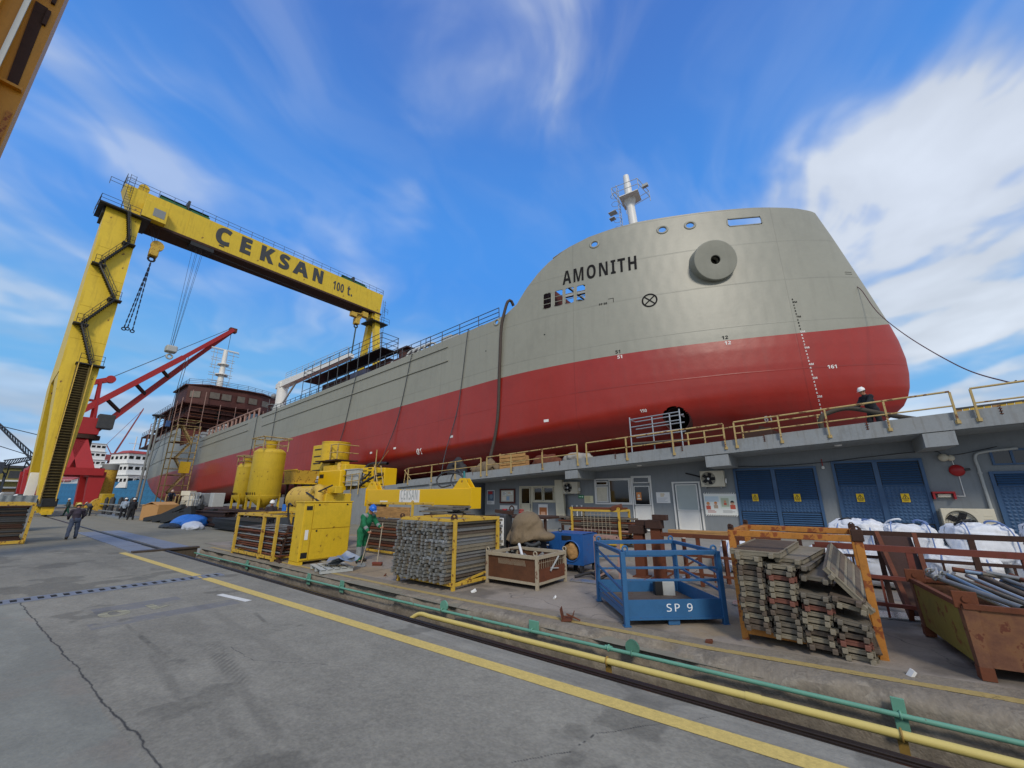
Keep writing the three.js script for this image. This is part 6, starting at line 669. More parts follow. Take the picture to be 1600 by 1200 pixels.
{ const t = T('carton', 'large brown carton on the ground behind the two standing workers', 'carton', [-46.5, 0, -10.2], 0.3); new MB().box(0, 0.65, 0, 2.2, 1.3, 1.6, undefined, 0.03).build('box', M.carton, t); new MB().box(-0.5, 1.33, 0, 1.1, 0.03, 1.7, [0, 0, 0.25]).box(0.6, 1.35, 0, 1.0, 0.03, 1.7, [0, 0, -0.3]).build('flap', M.carton, t); }
{ const g = new MB().cyl(0, 0.85, 0, 0.16, 1.7, 12).cyl(0, 1.75, 0, 0.08, 0.16, 10).geo(); const r = rng(9); for (let i = 0; i < 13; i++) { const o = put('gas_bottle', g, [M.darkGrey, M.steelDark, M.rubber][i % 3]); o.position.set(-62 + i * 0.95, 0.05, -8.9 - r() * 0.6); tag(o, 'dark gas bottle, ' + ORD[i] + ' from left in the row beside the two workers', 'gas bottle', 'gas bottles in a row'); } tag(new MB().span(-62.5, 0.5, -8.5, -50, 0.6, -8.55).span(-62.5, 1.15, -8.5, -50, 1.25, -8.55).span(-62.5, 0, -8.4, -50, 0.14, -9.8).build('bottle_rack', M.midGrey), 'low grey rack rail holding the row of gas bottles', 'rack'); }
{ const t = T('winch', 'grey winch with cable wheel beside the small silo', 'winch', [-45, 1.06, -13.4]); new MB().box(1.4, 0.6, 0, 0.9, 1.2, 0.9, undefined, 0.04).build('cabinet', M.lightGrey, t); new MB().torus(0.4, 0.5, 0.9, 0.5, 0.07, [0, 0, 0]).rod([0.4, 0, 0.9], [0.4, 1, 0.9], 0.03).rod([-0.1, 0.5, 0.9], [0.9, 0.5, 0.9], 0.03).build('wheel', M.darkGrey, t); new MB().box(-1.6, 0.6, 0, 2.4, 1.2, 1.2, undefined, 0.1).build('housing', M.midGrey, t); const f = new MB(); for (const x of [-3, -2, -1, 0]) f.rod([x, 0, 0.9], [x, 1.2, 0.9], 0.04, 6); f.rod([-3, 1.2, 0.9], [0, 1.2, 0.9], 0.04, 6).rod([-3, 0.6, 0.9], [0, 0.6, 0.9], 0.04, 6); f.build('guard', M.lightGrey, t); }
for (let i = 0; i < 7; i++) { const o = new MB().box(0, 0.24, 0, 0.95, 0.46, 0.8, undefined, 0.03).build('crate', M.beige); o.position.set(-51.2 + (i % 3) * 1.05, 1.06 + Math.floor(i / 3) * 0.48, -13.2 - (i % 2) * 0.1); o.rotation.y = i * 0.1; tag(o, 'beige crate left of the grey winch, ' + ORD[i % 3] + ' in the ' + ['bottom', 'middle', 'top'][Math.floor(i / 3)] + ' row', 'crate', 'beige crates by the winch'); }
{ const t = T('steel_staging', 'dark low staging that carries the beige crates and winch', 'platform', [-49, 0, -13.3]); new MB().span(-54, 0.9, -12, -46.2, 1.06, -15).buildW('deck', M.rustDark, t); for (let x = -53.6; x < -46; x += 2.4) new MB().bar([x, 0, -12.2], [x, 0.9, -12.2], 0.3).buildW('post', M.black, t); const r = new MB(); for (let x = -54; x < -49; x += 1.1) r.rod([x, 1.06, -12.1], [x, 2.1, -12.1], 0.05, 6); r.rod([-54, 2.1, -12.1], [-49.6, 2.1, -12.1], 0.05, 6); r.buildW('rail', M.railPaint, t); }
for (let i = 0; i < 10; i++) { const r = rng(40 + i); const o = new MB().box(0, 0.4, 0, 1.2 + r() * 1.4, 0.5 + r() * 0.9, 1.2, undefined, 0.05).build('scrap_block', [M.rustDark, M.darkGrey, M.primer, M.rust][i % 4]); o.position.set(-70 + i * 2.1, 0, -14 - r() * 3); o.rotation.y = r() * 2; tag(o, 'rusty block of machinery scrap in the heap at the foot of the stair tower', 'scrap', 'rusty scrap blocks near the stair tower'); }
{ const t = T('pipe_roller', 'yellow roller machine at the foot of the portal crane', 'machine', [-78, 0, -10.5]); new MB().cyl(0, 0.9, 0, 0.8, 1.2, 18, 0.8, [0, 0, Math.PI / 2]).build('roller', M.yellowOld, t); new MB().box(0, 1.5, -0.6, 2.2, 1.6, 1.2, undefined, 0.1).build('body', M.yellow, t); }
// left edge: rack of dark planks, folded grey sheets behind
{ const x0 = -33, x1 = -28, z0 = 1.4, z1 = -1.75, t = T('plank_rack', 'yellow framed rack of dark planks at the left edge', 'rack', [-30.5, 0, 0]); const Y = M.yellowOld; for (const x of [x0, x1]) for (const z of [z0, z1]) new MB().bar([x, 0, z], [x + (x === x1 ? 0.12 : 0), 1.68, z], 0.1, 0.1).buildW('post', Y, t); const r = new MB(); for (const y of [1.66, 0.1]) for (const z of [z0, z1]) r.bar([x0, y, z], [x1, y, z], 0.1, 0.1); for (const y of [1.66, 0.1]) for (const x of [x0, x1]) r.bar([x, y, z0], [x + 0.1, y, z1], 0.1, 0.12); r.buildW('rail', Y, t);
  const g = new MB().box(0, 0, 0, 0.38, 0.075, 2.9, undefined, 0.008).geo(), rr = rng(8); for (let j = 0; j < 17; j++) for (let i = 0; i < 5; i++) { if (rr() < 0.05) continue; const o = put('dark_plank', g, [M.rustDark, M.black, M.darkGrey, M.plankB][Math.floor(rr() * 4)]); o.position.set(x1 - 0.35 - i * 0.42 + (rr() - 0.5) * 0.08, 0.2 + j * 0.084, (z0 + z1) / 2 + (rr() - 0.5) * 0.1); o.rotation.y = (rr() - 0.5) * 0.03; tag(o, 'dark plank in the left edge rack, ' + ORD[i] + ' column, ' + ORD[j] + ' from bottom', 'plank', 'dark planks in the left rack'); } }
{ const g = new THREE.BoxGeometry(1.4, 1.0, 1.9, 1, 1, 40); const p = g.attributes.position; for (let i = 0; i < p.count; i++) { const k = Math.sin(p.getZ(i) * 16) * 0.05; p.setX(i, p.getX(i) + k); p.setY(i, p.getY(i) + Math.abs(k) * 0.8); } g.computeVertexNormals(); const G2 = boxUV(g.toNonIndexed()); const m = matS(0x8e979a, { v: 0.15, tile: 1.2, rough: 0.8 });
  [[-37, 0.5, -0.4], [-39, 0.5, -1.3], [-37, 0.5, 1.6], [-37.2, 1.5, -0.3], [-39.2, 1.5, -1.5], [-37.2, 1.5, 1.7]].forEach(([x, y, z]) => { const o = put('sheet_bundle', G2, m); o.position.set(x, y, z); tag(o, 'grey folded corrugated bundle behind the left plank rack', 'bundle', 'grey corrugated bundles'); }); }
// ---------------------------------------------------------------- racks, bins and stacks in the foreground
const RB = (w, h, d, b = 0.004) => new RoundedBoxGeometry(w, h, d, 1, b);
// a steel scaffold plank of length L lying along z, its end at z = 0 with two claws
function plankProto(L, w, h, m) { const deck = new MB().box(0, h / 2, -L / 2, w, 0.012, L).box(-w / 2 + 0.006, h / 2 - 0.02, -L / 2, 0.012, h * 0.96, L).box(w / 2 - 0.006, h / 2 - 0.02, -L / 2, 0.012, h * 0.96, L).box(0, h / 2 - 0.022, -0.02, w - 0.01, h * 0.86, 0.03, undefined, 0.004).box(0, h / 2 - 0.022, -L + 0.02, w - 0.01, h * 0.86, 0.03).geo(); const hook = new MB().box(0, 0, 0.03, 0.056, 0.06, 0.09, undefined, 0.008).box(0, 0.012, 0, 0.03, 0.03, 0.04).geo(); const o = new THREE.Group(); put('deck', deck, m, o); for (const s of [-1, 1]) { const k = put('claw', hook, m === M.galv ? m : w > 0.333 ? m : M.galvDull, o); k.position.set(s * w * 0.33, 0.004, 0.005); } return o; }
function layPlank(protos, k, label, group, p, rot, name = 'scaffold_plank') { const o = protos[k].clone(); o.name = numbered(name); scene.add(o); o.position.set(...p); o.rotation.set(...rot); return tag(o, label, 'scaffold plank', group); }
function boxRack(t, x0, x1, z0, z1, y0, H, m, th, opt = {}) { for (const x of [x0, x1]) for (const z of [z0, z1]) new MB().bar([x, y0, z], [x, y0 + H, z], th, th, undefined, 0.006).buildW('post', m, t); const d = th / 2; for (const [y, n] of [[y0 + H - d, 'top_rail'], [y0 + (opt.base || 0.12), 'base_rail']]) { for (const z of [z0, z1]) if (!(opt.openFront && n === 'top_rail' && z === z0)) new MB().bar([x0 + d, y, z], [x1 - d, y, z], th * 0.96, th * 0.96, undefined, 0.006).buildW(n, m, t); for (const x of [x0, x1]) new MB().bar([x, y, z0 - d], [x, y, z1 + d], th * 0.96, th * 0.96, undefined, 0.006).buildW(n, m, t); } }
const lug = (x, y, z, m, t, s = 0.1, turn = 0) => { const sh = new THREE.Shape([[-s, 0], [s, 0], [s, s * 0.9], [s * 0.5, s * 1.5], [-s * 0.5, s * 1.5], [-s, s * 0.9]].map(([a, b]) => new THREE.Vector2(a, b))); sh.holes.push(new THREE.Path().absarc(0, s * 0.85, s * 0.32, 0, Math.PI * 2, true)); new MB().at(new THREE.ExtrudeGeometry(sh, { depth: 0.02, bevelEnabled: false }), [x, y, z], [0, turn, 0]).buildW('lifting_lug', m, t); };
{ // orange rack with the tumbled pile
  const y0 = gp(-0.5) - 0.01, t = T('orange_rack', 'rusty orange frame rack holding a tumbled pile of scaffold planks', 'rack', [-0.5, y0, -7.6]); boxRack(t, -1.22, 0.22, -6.95, -8.35, y0 - 0.02, 1.43, M.orange, 0.085);
  for (const [x, z, k] of [[-1.22, -6.95, 0.6], [0.22, -6.95, 1], [-1.22, -8.35, 0.6], [0.22, -8.35, 0.7]]) { new MB().box(x, y0 + 1.41, z, 0.12 * k, 0.14, 0.12 * k, undefined, 0.01).buildW('corner_plate', M.rustDark, t); lug(x, y0 + 1.45, z + 0.03, M.rustDark, t, 0.05 * k); }
  const L = 1.46, W = 0.335, Hh = 0.058, P = [M.plankA, M.plankB, M.plankC, M.plankR].map((m) => plankProto(L, W, Hh, m)); const r = rng(21); const cols = [[-1.02, 14], [-0.685, 13], [-0.35, 9], [-0.02, 6]];
  cols.forEach(([x, n], c) => { for (let j = 0; j < n; j++) { const k = r() < 0.1 ? 3 : Math.floor(r() * 3), sag = -0.05 * c * (1 - j / 22); const tilt = c === 2 && j > 6 ? -0.05 : c === 3 && j > 3 ? -0.08 : (r() - 0.5) * 0.03; layPlank(P, k, (k === 3 ? 'reddish' : 'grey') + ' plank in ' + ORD[c] + ' column from left of orange rack pile, ' + ORD[j] + ' from bottom', k === 3 ? 'reddish planks in the orange rack' : 'grey planks in the orange rack', [x + (r() - 0.5) * 0.05 + j * 0.002, y0 + 0.2 + sag + j * 0.0665, -6.72 + (r() - 0.5) * 0.05], [(r() - 0.5) * 0.01, (r() - 0.5) * 0.05, tilt - 0.035]); } });
  layPlank(P, 0, 'grey plank lying askew on the third column of the orange rack pile', 0, [-0.3, y0 + 0.86, -6.78], [0.06, -0.12, -0.06]); layPlank(P, 1, 'grey plank tilted over the fourth column of the orange rack pile', 0, [-0.02, y0 + 0.66, -6.74], [0.02, -0.1, -0.14]); layPlank(P, 2, 'pale plank sliding down beside the leaning planks of the orange rack', 0, [0.0, y0 + 0.58, -6.76], [0.02, 0.08, -0.22]);
  { const Pw = [plankProto(1.5, 0.62, 0.075, M.plankC)]; const ply = put('plywood', new MB().box(0, 0.0395, -0.75, 0.54, 0.012, 1.4).geo(), M.plyBrown, Pw[0]); ply.position.y = 0.004; layPlank(Pw, 0, 'wide flat deck lying on top of the pile in the orange rack', 0, [-0.93, y0 + 1.115, -6.72], [0.02, -0.09, 0.0], 'scaffold_deck'); layPlank(P, 2, 'grey plank just under the wide top deck of the orange rack', 0, [-0.56, y0 + 1.05, -6.86], [0.02, -0.16, -0.02]); layPlank(P, 0, 'second grey plank under the wide top deck of the orange rack', 0, [-0.5, y0 + 0.985, -6.82], [0.01, -0.12, -0.03]); }
  { const Pl = [plankProto(1.6, 0.6, 0.07, M.plankC)]; for (let q = 0; q < 5; q++) { const e = put('rib', new MB().box(-0.22 + q * 0.11, 0.043, -0.8, 0.07, 0.012, 1.5, undefined, 0.004).geo(), q % 2 ? M.plankB : M.plankA, Pl[0]); } layPlank(Pl, 0, 'broad plank leaning steeply from the pile against the right orange post', 0, [-0.0, y0 + 0.77, -6.78], [0.1, -0.05, -0.88], 'scaffold_deck'); layPlank(P, 1, 'plank standing on edge inside the right post of the orange rack', 0, [0.15, y0 + 0.26, -6.86], [0, 0, -1.42]); }
}
{ // yellow rack with the dense stack
  const y0 = gp(-7.6), t = T('yellow_rack', 'yellow frame rack packed with a dense stack of scaffold planks', 'rack', [-7.7, y0, -7.4]); boxRack(t, -8.62, -6.74, -6.72, -8.22, y0, 1.48, M.yellowOld, 0.07); lug(-6.76, y0 + 1.47, -6.7, M.rustDark, t, 0.075, 0.7); lug(-8.6, y0 + 1.47, -6.7, M.rustDark, t, 0.06, 0.7); new MB().bar([-6.74, y0 + 0.12, -6.75], [-6.74, y0 + 0.3, -8.2], 0.04).buildW('brace', M.yellowOld, t);
  const P = [M.plankA, M.plankB, M.galvDull, M.plankC].map((m) => plankProto(1.9, 0.33, 0.068, m)), r = rng(31), bright = [plankProto(1.9, 0.33, 0.068, M.galv)]; for (let j = 0; j < 17; j++) for (let i = 0; i < 5; i++) { const q = (j === 11 || j === 6) && (i === 1 || i === 0 || r() < 0.2); layPlank(q ? bright : P, q ? 0 : Math.floor(r() * 4), (q ? 'shiny' : 'dull grey') + ' plank in yellow rack, ' + ORD[i] + ' column from right, ' + (j === 16 ? 'top layer' : ORD[j] + ' layer from bottom'), q ? 'shiny planks in the yellow rack' : 'dull planks in the yellow rack', [-6.96 - i * 0.365 - (16 - j) * 0.004 + (r() - 0.5) * 0.05, y0 + 0.17 + j * 0.075, -6.58 + (r() - 0.5) * 0.09], [0, (r() - 0.5) * 0.015, 0]); }
}
{ // blue transport cage
  const t = T('blue_cage', 'blue steel transport cage with open rails standing on the platform', 'cage', [-2.69, gp(-2.7) - 0.01, -7.64], 0.714); const B = M.cageBlue, w = 0.785, H = 1.08; const bar = (a, b, s, n = 'rail') => new MB().bar(a, b, s, s, undefined, 0.006).build(n, B, t);
  for (const x of [-w, w]) for (const z of [-w, w]) { bar([x, 0, z], [x, H, z], 0.075, 'post'); new MB().box(x, 0.02, z, 0.11, 0.012, 0.11).build('foot', B, t); }
  for (const z of [w, -w]) { bar([-w + 0.04, H - 0.02, z], [w - 0.04, H - 0.02, z], 0.07, 'top_rail'); new MB().span(-w + 0.04, 0.12, z - 0.006, w - 0.04, 0.38, z + 0.006).span(-w + 0.04, 0.1, z - 0.03, w - 0.04, 0.13, z + 0.03).build('side_panel', B, t); }
  for (const x of [-w, w]) { bar([x, H - 0.02, -w + 0.04], [x, H - 0.02, w - 0.04], 0.06, 'top_rail'); new MB().span(x - 0.006, 0.12, -w + 0.04, x + 0.006, x > 0 ? 0.36 : 0.2, w - 0.04).build('side_panel', B, t); }
  for (const y of [0.66, 0.84]) bar([-w, y, w], [w, y - 0.01, w], 0.036); for (const y of [0.58, 0.8]) bar([-w, y, -w], [w, y, -w], 0.036); for (const [y, d] of [[0.9, -0.16], [0.62, -0.14]]) for (const x of [-w, w]) bar([x, y + (x > 0 ? 0 : 0.04), -w], [x, y + d, w], 0.034); bar([-w, 0.36, -w], [-w, 0.3, w], 0.034); bar([-w, 0.26, -w], [-w, 0.22, w], 0.034);
  for (const [x, z] of [[-w, w], [w, w], [-w, -w], [w, -w]]) new MB().torus(x + (x < 0 ? 0.05 : -0.05), H + 0.04, z, 0.042, 0.016, [0, 0, 0], Math.PI * 2, 16).build('lifting_ring', B, t); new MB().span(-0.12, 0.02, w - 0.05, 0.06, 0.12, w - 0.01).build('foot', B, t);
  for (let i = 0; i < 5; i++) new MB().box(0, 0.15 + (i % 2) * 0.004, -0.62 + i * 0.31, 1.5, 0.025, 0.3, undefined, 0.004).build('floor_board', M.plankB, t);
  { const g = textGeo('SP 9', 0.078, 0.003, fontR, 1.25, 0.02); g.translate(-0.15, 0.21, w + 0.0065); put('lettering', boxUV(g), plain(0xe8eef2, 0.6), t); }
  const q = T('metal_box', 'small grey and black metal box inside the blue cage', 'box', [-2.75, gp(-2.7) + 0.15, -8.3], 0.5); new MB().box(0.08, 0.12, 0, 0.22, 0.24, 0.22, undefined, 0.01).build('body', M.lightGrey, q); new MB().box(-0.1, 0.12, 0.02, 0.14, 0.25, 0.24, undefined, 0.01).build('cover', M.black, q);
}
{ // rusty tube bin at the right edge
  const t = T('tube_bin', 'rusted yellow steel bin full of scaffold tubes at the right edge', 'bin', [0.98, gp(1.2), -6.74], 0.134); const w = 1.75, d = 1.6, H = 0.66, y0 = 0.12, th = 0.012, fl = 0.03; const wall = (a, b, c, e, m, n) => new MB().hexa(a.map((p) => [p[0], y0, p[1]]), b.map((p) => [p[0], H + y0 - 0.1, p[1]])).build(n, m, t);
  wall([[0, 0], [w, 0], [w, -th], [0, -th]], [[-fl, fl], [w + fl, fl], [w + fl, fl - th], [-fl, fl - th]], 0, 0, M.binRust, 'front_panel'); wall([[0, 0], [th, 0], [th, -d], [0, -d]], [[-fl, fl], [-fl + th, fl], [-fl + th, -d - fl], [-fl, -d - fl]], 0, 0, M.binYellow, 'side_panel'); wall([[w, 0], [w + th, 0], [w + th, -d], [w, -d]], [[w + fl, fl], [w + fl + th, fl], [w + fl + th, -d - fl], [w + fl, -d - fl]], 0, 0, M.binYellow, 'side_panel'); wall([[0, -d], [w, -d], [w, -d - th], [0, -d - th]], [[-fl, -d - fl], [w + fl, -d - fl], [w + fl, -d - fl - th], [-fl, -d - fl - th]], 0, 0, M.binRust, 'back_panel'); new MB().span(0, y0, 0, w, y0 + 0.012, -d).build('floor', M.rust, t);
  for (const [x, z] of [[0.03, -0.03], [w - 0.03, -0.03], [0.03, -d + 0.03], [w - 0.03, -d + 0.03]]) { new MB().box(x, y0 / 2, z, 0.11, y0, 0.11).build('leg', M.rust, t); new MB().hexa([[x - 0.05, y0, z - 0.05], [x + 0.05, y0, z - 0.05], [x + 0.05, y0, z + 0.05], [x - 0.05, y0, z + 0.05]], [[x - 0.07, H + 0.03, z - 0.05], [x + 0.05, H + 0.03, z - 0.05], [x + 0.05, H + 0.03, z + 0.07], [x - 0.07, H + 0.03, z + 0.07]]).build('corner_post', M.binRust, t); lug(0, 0, 0, M.rust, t, 0.001); const sh = new MB().box(x - 0.02, H + 0.09, z + 0.05, 0.2, 0.17, 0.02, undefined, 0.009).cyl(x - 0.02, H + 0.1, z + 0.065, 0.032, 0.02, 14, 0.032, [Math.PI / 2, 0, 0]); sh.build('lifting_lug', M.rust, t); }
  t.children.filter((c) => c.name === 'lifting_lug' && c.geometry.boundingSphere === null && (c.geometry.computeBoundingSphere(), c.geometry.boundingSphere.radius < 0.01)).forEach((c) => t.remove(c));
  new MB().bar([-fl, H + 0.03, fl], [w + fl, H + 0.03, fl], 0.05).bar([-fl, H + 0.03, fl], [-fl, H + 0.03, -d - fl], 0.05).bar([w + fl, H + 0.03, fl], [w + fl, H + 0.03, -d - fl], 0.05).bar([-fl, H + 0.03, -d - fl], [w + fl, H + 0.03, -d - fl], 0.05).build('rim', M.rust, t);
  t.updateMatrixWorld(true); const r = rng(17); for (let i = 0; i < 24; i++) { const a = i < 20, k = i % 20, x = a ? 0.1 + (k % 10) * 0.125 + (k > 9 ? 0.06 : 0) : 0.25 + r() * 0.5, rad = 0.023 + (i % 4 === 0 ? 0.008 : 0), lift = k > 9 ? -0.07 : 0, yA = a ? 0.8 + r() * 0.08 + lift : 0.84 + r() * 0.05, yB = a ? 0.6 + r() * 0.09 + lift : 0.72 + r() * 0.06; const A = V(x, yA, -1.35 + r() * 0.12), Bq = a ? V(x + 0.3 + r() * 0.14, yB, -0.14 - r() * 0.14) : V(x + 0.95 + r() * 0.2, yB, -0.75 - r() * 0.5); const p = A.applyMatrix4(t.matrixWorld), q = Bq.applyMatrix4(t.matrixWorld); const o = new MB().tube(p.toArray(), q.toArray(), rad, 12, 0.005).build('scaffold_tube', [M.galvDull, M.tubeBlue, M.plankA, M.galv, M.plankB, M.galvDull, M.rust][i % 7]); tag(o, 'scaffold tube lying in the rusted yellow bin, ' + (i < 20 ? ORD[k % 10] + (i < 10 ? ' of upper layer' : ' of lower layer') + ' from left' : ORD[i - 20] + ' of those across the top'), 'tube', 'tubes in the rusted yellow bin'); }
  const cl = [[0.1, 0.86, -1.25], [0.2, 0.84, -1.2], [0.3, 0.83, -1.28], [1.1, 0.86, -0.62], [0.12, 0.8, -1.12]]; cl.forEach((c) => { const p = V(...c).applyMatrix4(t.matrixWorld); const o = new MB().torus(p.x, p.y, p.z, 0.035, 0.013, [0.6, c[0] * 5, 0]).box(p.x + 0.04, p.y + 0.01, p.z, 0.07, 0.02, 0.03, [0, 1, 0.4]).build('tube_clamp', M.galvDull); tag(o, 'small tube clamp lying among the tubes of the rusted bin', 'clamp', 'clamps in the rusted bin'); });
}
{ // pale framed bin with mesh and rusty sheets
  const y0 = gp(-6) - 0.005, x0 = -6.7, x1 = -5.28, z0 = -7.8, z1 = -9.0, H = 0.7, t = T('mesh_bin', 'pale framed bin with rusty sheet sides full of scrap', 'bin', [-6, y0, -8.4]); for (const x of [x0, x1]) for (const z of [z0, z1]) new MB().bar([x, y0, z], [x, y0 + H, z], 0.065, 0.065, undefined, 0.006).buildW('post', M.paleFrame, t); for (const z of [z0, z1]) { new MB().bar([x0 + 0.03, y0 + H - 0.04, z], [x1 - 0.03, y0 + H - 0.04, z], 0.07).buildW('top_rail', M.paleFrame, t); new MB().bar([x0 + 0.03, y0 + 0.13, z], [x1 - 0.03, y0 + 0.13, z], 0.05).buildW('base_rail', M.paleFrame, t); } for (const x of [x0, x1]) { new MB().bar([x, y0 + H - 0.04, z0 - 0.03], [x, y0 + H - 0.04, z1 + 0.03], 0.07).buildW('top_rail', M.paleFrame, t); new MB().bar([x, y0 + 0.13, z0 - 0.03], [x, y0 + 0.13, z1 + 0.03], 0.05).buildW('base_rail', M.paleFrame, t); new MB().span(x - 0.004, y0 + 0.15, z0, x + 0.004, y0 + 0.42, z1).buildW('side_sheet', M.rust, t); }
  new MB().span(x0 + 0.03, y0 + 0.15, z0 - 0.012, x1 - 0.03, y0 + H - 0.07, z0 - 0.004).span(x0, y0 + 0.12, z0, x1, y0 + 0.14, z1).span(x0 + 0.03, y0 + 0.15, z1 + 0.01, x1 - 0.03, y0 + H - 0.07, z1).buildW('front_sheet', matS(0x5f3a22, { v: 0.45, tile: 0.7, dirt: 0.3, dirtC: 0x33241a, rust: 0.3, rough: 0.8 }), t); { const m = new MB(); for (let i = 0; i < 26; i++) { const x = x0 + 0.33 + i * 0.03; m.bar([x, y0 + 0.58, z0 + 0.002], [x + 0.03, y0 + 0.46, z0 + 0.002], 0.006); } for (let i = 0; i < 12; i++) m.bar([x1 + 0.004, y0 + 0.42, z0 - 0.08 - i * 0.09], [x1 + 0.004, y0 + H - 0.07, z0 - 0.08 - i * 0.09], 0.006); m.bar([x1, y0 + 0.54, z0], [x1, y0 + 0.54, z1], 0.006); m.buildW('wire_mesh', M.paleFrame, t); } for (const [x, z] of [[x0, z0], [x1 - 0.04, z0], [x1, z1]]) new MB().torus(x, y0 + H + 0.04, z, 0.045, 0.014, [0, 0, 0], Math.PI * 2, 16).buildW('lifting_ring', M.paleFrame, t);
  const r = rng(23); tag(new MB().rod([-6.35, y0 + 0.8, -8.6], [-5.85, y0 + 0.62, -8.05], 0.035, 10).build('white_pole', M.white), 'short white pole lying on top of the scrap in the pale bin', 'pole'); for (let i = 0; i < 22; i++) { const x = mix(x0 + 0.15, x1 - 0.15, r()), z = mix(z0 - 0.12, z1 + 0.12, r()), y = y0 + 0.45 + r() * 0.22; const o = i % 3 ? new MB().bar([x - 0.2 * r(), y, z], [x + 0.22 * r(), y + 0.06 * (r() - 0.5), z + 0.25 * (r() - 0.5)], 0.03 + 0.03 * r(), 0.02).build('scrap_piece', [M.rust, M.galvDull, M.rustDark, M.midGrey][i % 4]) : new MB().box(x, y, z, 0.16, 0.06, 0.12, [r(), r(), r()], 0.01).build('scrap_piece', [M.galvDull, M.rust, M.primer][i % 3]); tag(o, 'piece of metal scrap inside the pale framed bin', 'scrap', 'scrap pieces in the pale bin'); }
  tag(new MB().bar([-5.25, y0 + 0.34, -8.3], [-5.22, y0 + 0.62, -8.62], 0.025).bar([-5.25, y0 + 0.36, -8.65], [-5.24, y0 + 0.4, -8.3], 0.02).build('bent_strip', M.lightGrey), 'bent pale strip hanging on the mesh side of the pale bin', 'strip');
}
{ // blue extractor box
  const y0 = gp(-6), x0 = -6.42, x1 = -5.36, z0 = -10.1, z1 = -10.95, t = T('blue_machine', 'blue wheeled machine box with torn round opening', 'machine', [-5.9, y0, -10.5]); const s = new THREE.Shape([[x0, y0 + 0.2], [x1, y0 + 0.2], [x1, y0 + 0.98], [x0, y0 + 0.98]].map(([a, b]) => new THREE.Vector2(a, b))); s.holes.push(new THREE.Path().absarc(-5.72, y0 + 0.54, 0.25, 0, Math.PI * 2, true)); new MB().at(new THREE.ExtrudeGeometry(s, { depth: 0.02, bevelEnabled: false, curveSegments: 20 }), [0, 0, z0 - 0.02]).span(x0, y0 + 0.2, z0 - 0.02, x0 + 0.015, y0 + 0.98, z1).span(x1 - 0.015, y0 + 0.2, z0 - 0.02, x1, y0 + 0.98, z1).span(x0, y0 + 0.965, z0 - 0.02, x1, y0 + 0.98, z1).span(x0, y0 + 0.2, z1, x1, y0 + 0.98, z1 - 0.015).span(x0, y0 + 0.2, z0 - 0.02, x1, y0 + 0.215, z1).span(x0 + 0.35, y0 + 0.22, z0, x0 + 0.37, y0 + 0.97, z0 + 0.012).buildW('housing', M.machBlue, t); new MB().torus(-5.72, y0 + 0.54, z0 + 0.005, 0.26, 0.02, [0, 0, 0], Math.PI * 2, 26).buildW('flange_ring', M.machBlue, t); const f = (x, y, z) => Math.hypot(x, y * 0.9, z * 1.6) - 0.2 + 0.1 * (fbm(x * 9 + 3, y * 9 + z * 5, 3, 4096, 4096, 5) - 0.5); const g = surfaceNet(f, [-0.3, -0.3, -0.2], [0.3, 0.3, 0.2], 0.025); g.translate(-5.74, y0 + 0.52, z0 - 0.08); const w = put('torn_filter', boxUV(g.toNonIndexed()), M.wood, t); w.position.set(5.9, -y0, 10.5); new MB().span(x0 + 0.02, y0 + 0.22, z0 - 0.22, x1 - 0.02, y0 + 0.96, z0 - 0.24).buildW('inner_wall', M.black, t); new MB().span(x0 + 0.42, y0 + 0.8, z0, x0 + 0.72, y0 + 0.92, z0 + 0.01).buildW('control_plate', M.black, t);
  for (const y of [0.72, 0.52]) new MB().tube([x0 - 0.28, y0 + y, z0 - 0.2], [x0 + 0.01, y0 + y, z0 - 0.2], 0.085, 18, 0.012).buildW('outlet', M.machBlue, t); new MB().torus(x0 + 0.2, y0 + 1.03, z0 - 0.3, 0.05, 0.014, [0, 0, 0]).buildW('lifting_ring', M.darkGrey, t); for (const [x, z] of [[x0 + 0.1, z1 + 0.1], [x1 - 0.08, z0 - 0.05], [x0 + 0.6, z0 - 0.4], [x1 - 0.08, z1 + 0.1]]) new MB().cyl(x, y0 + 0.085, z, 0.085, 0.05, 18, 0.085, [0, 0, Math.PI / 2]).box(x, y0 + 0.17, z, 0.08, 0.06, 0.09).buildW('caster', M.rubber, t);
}
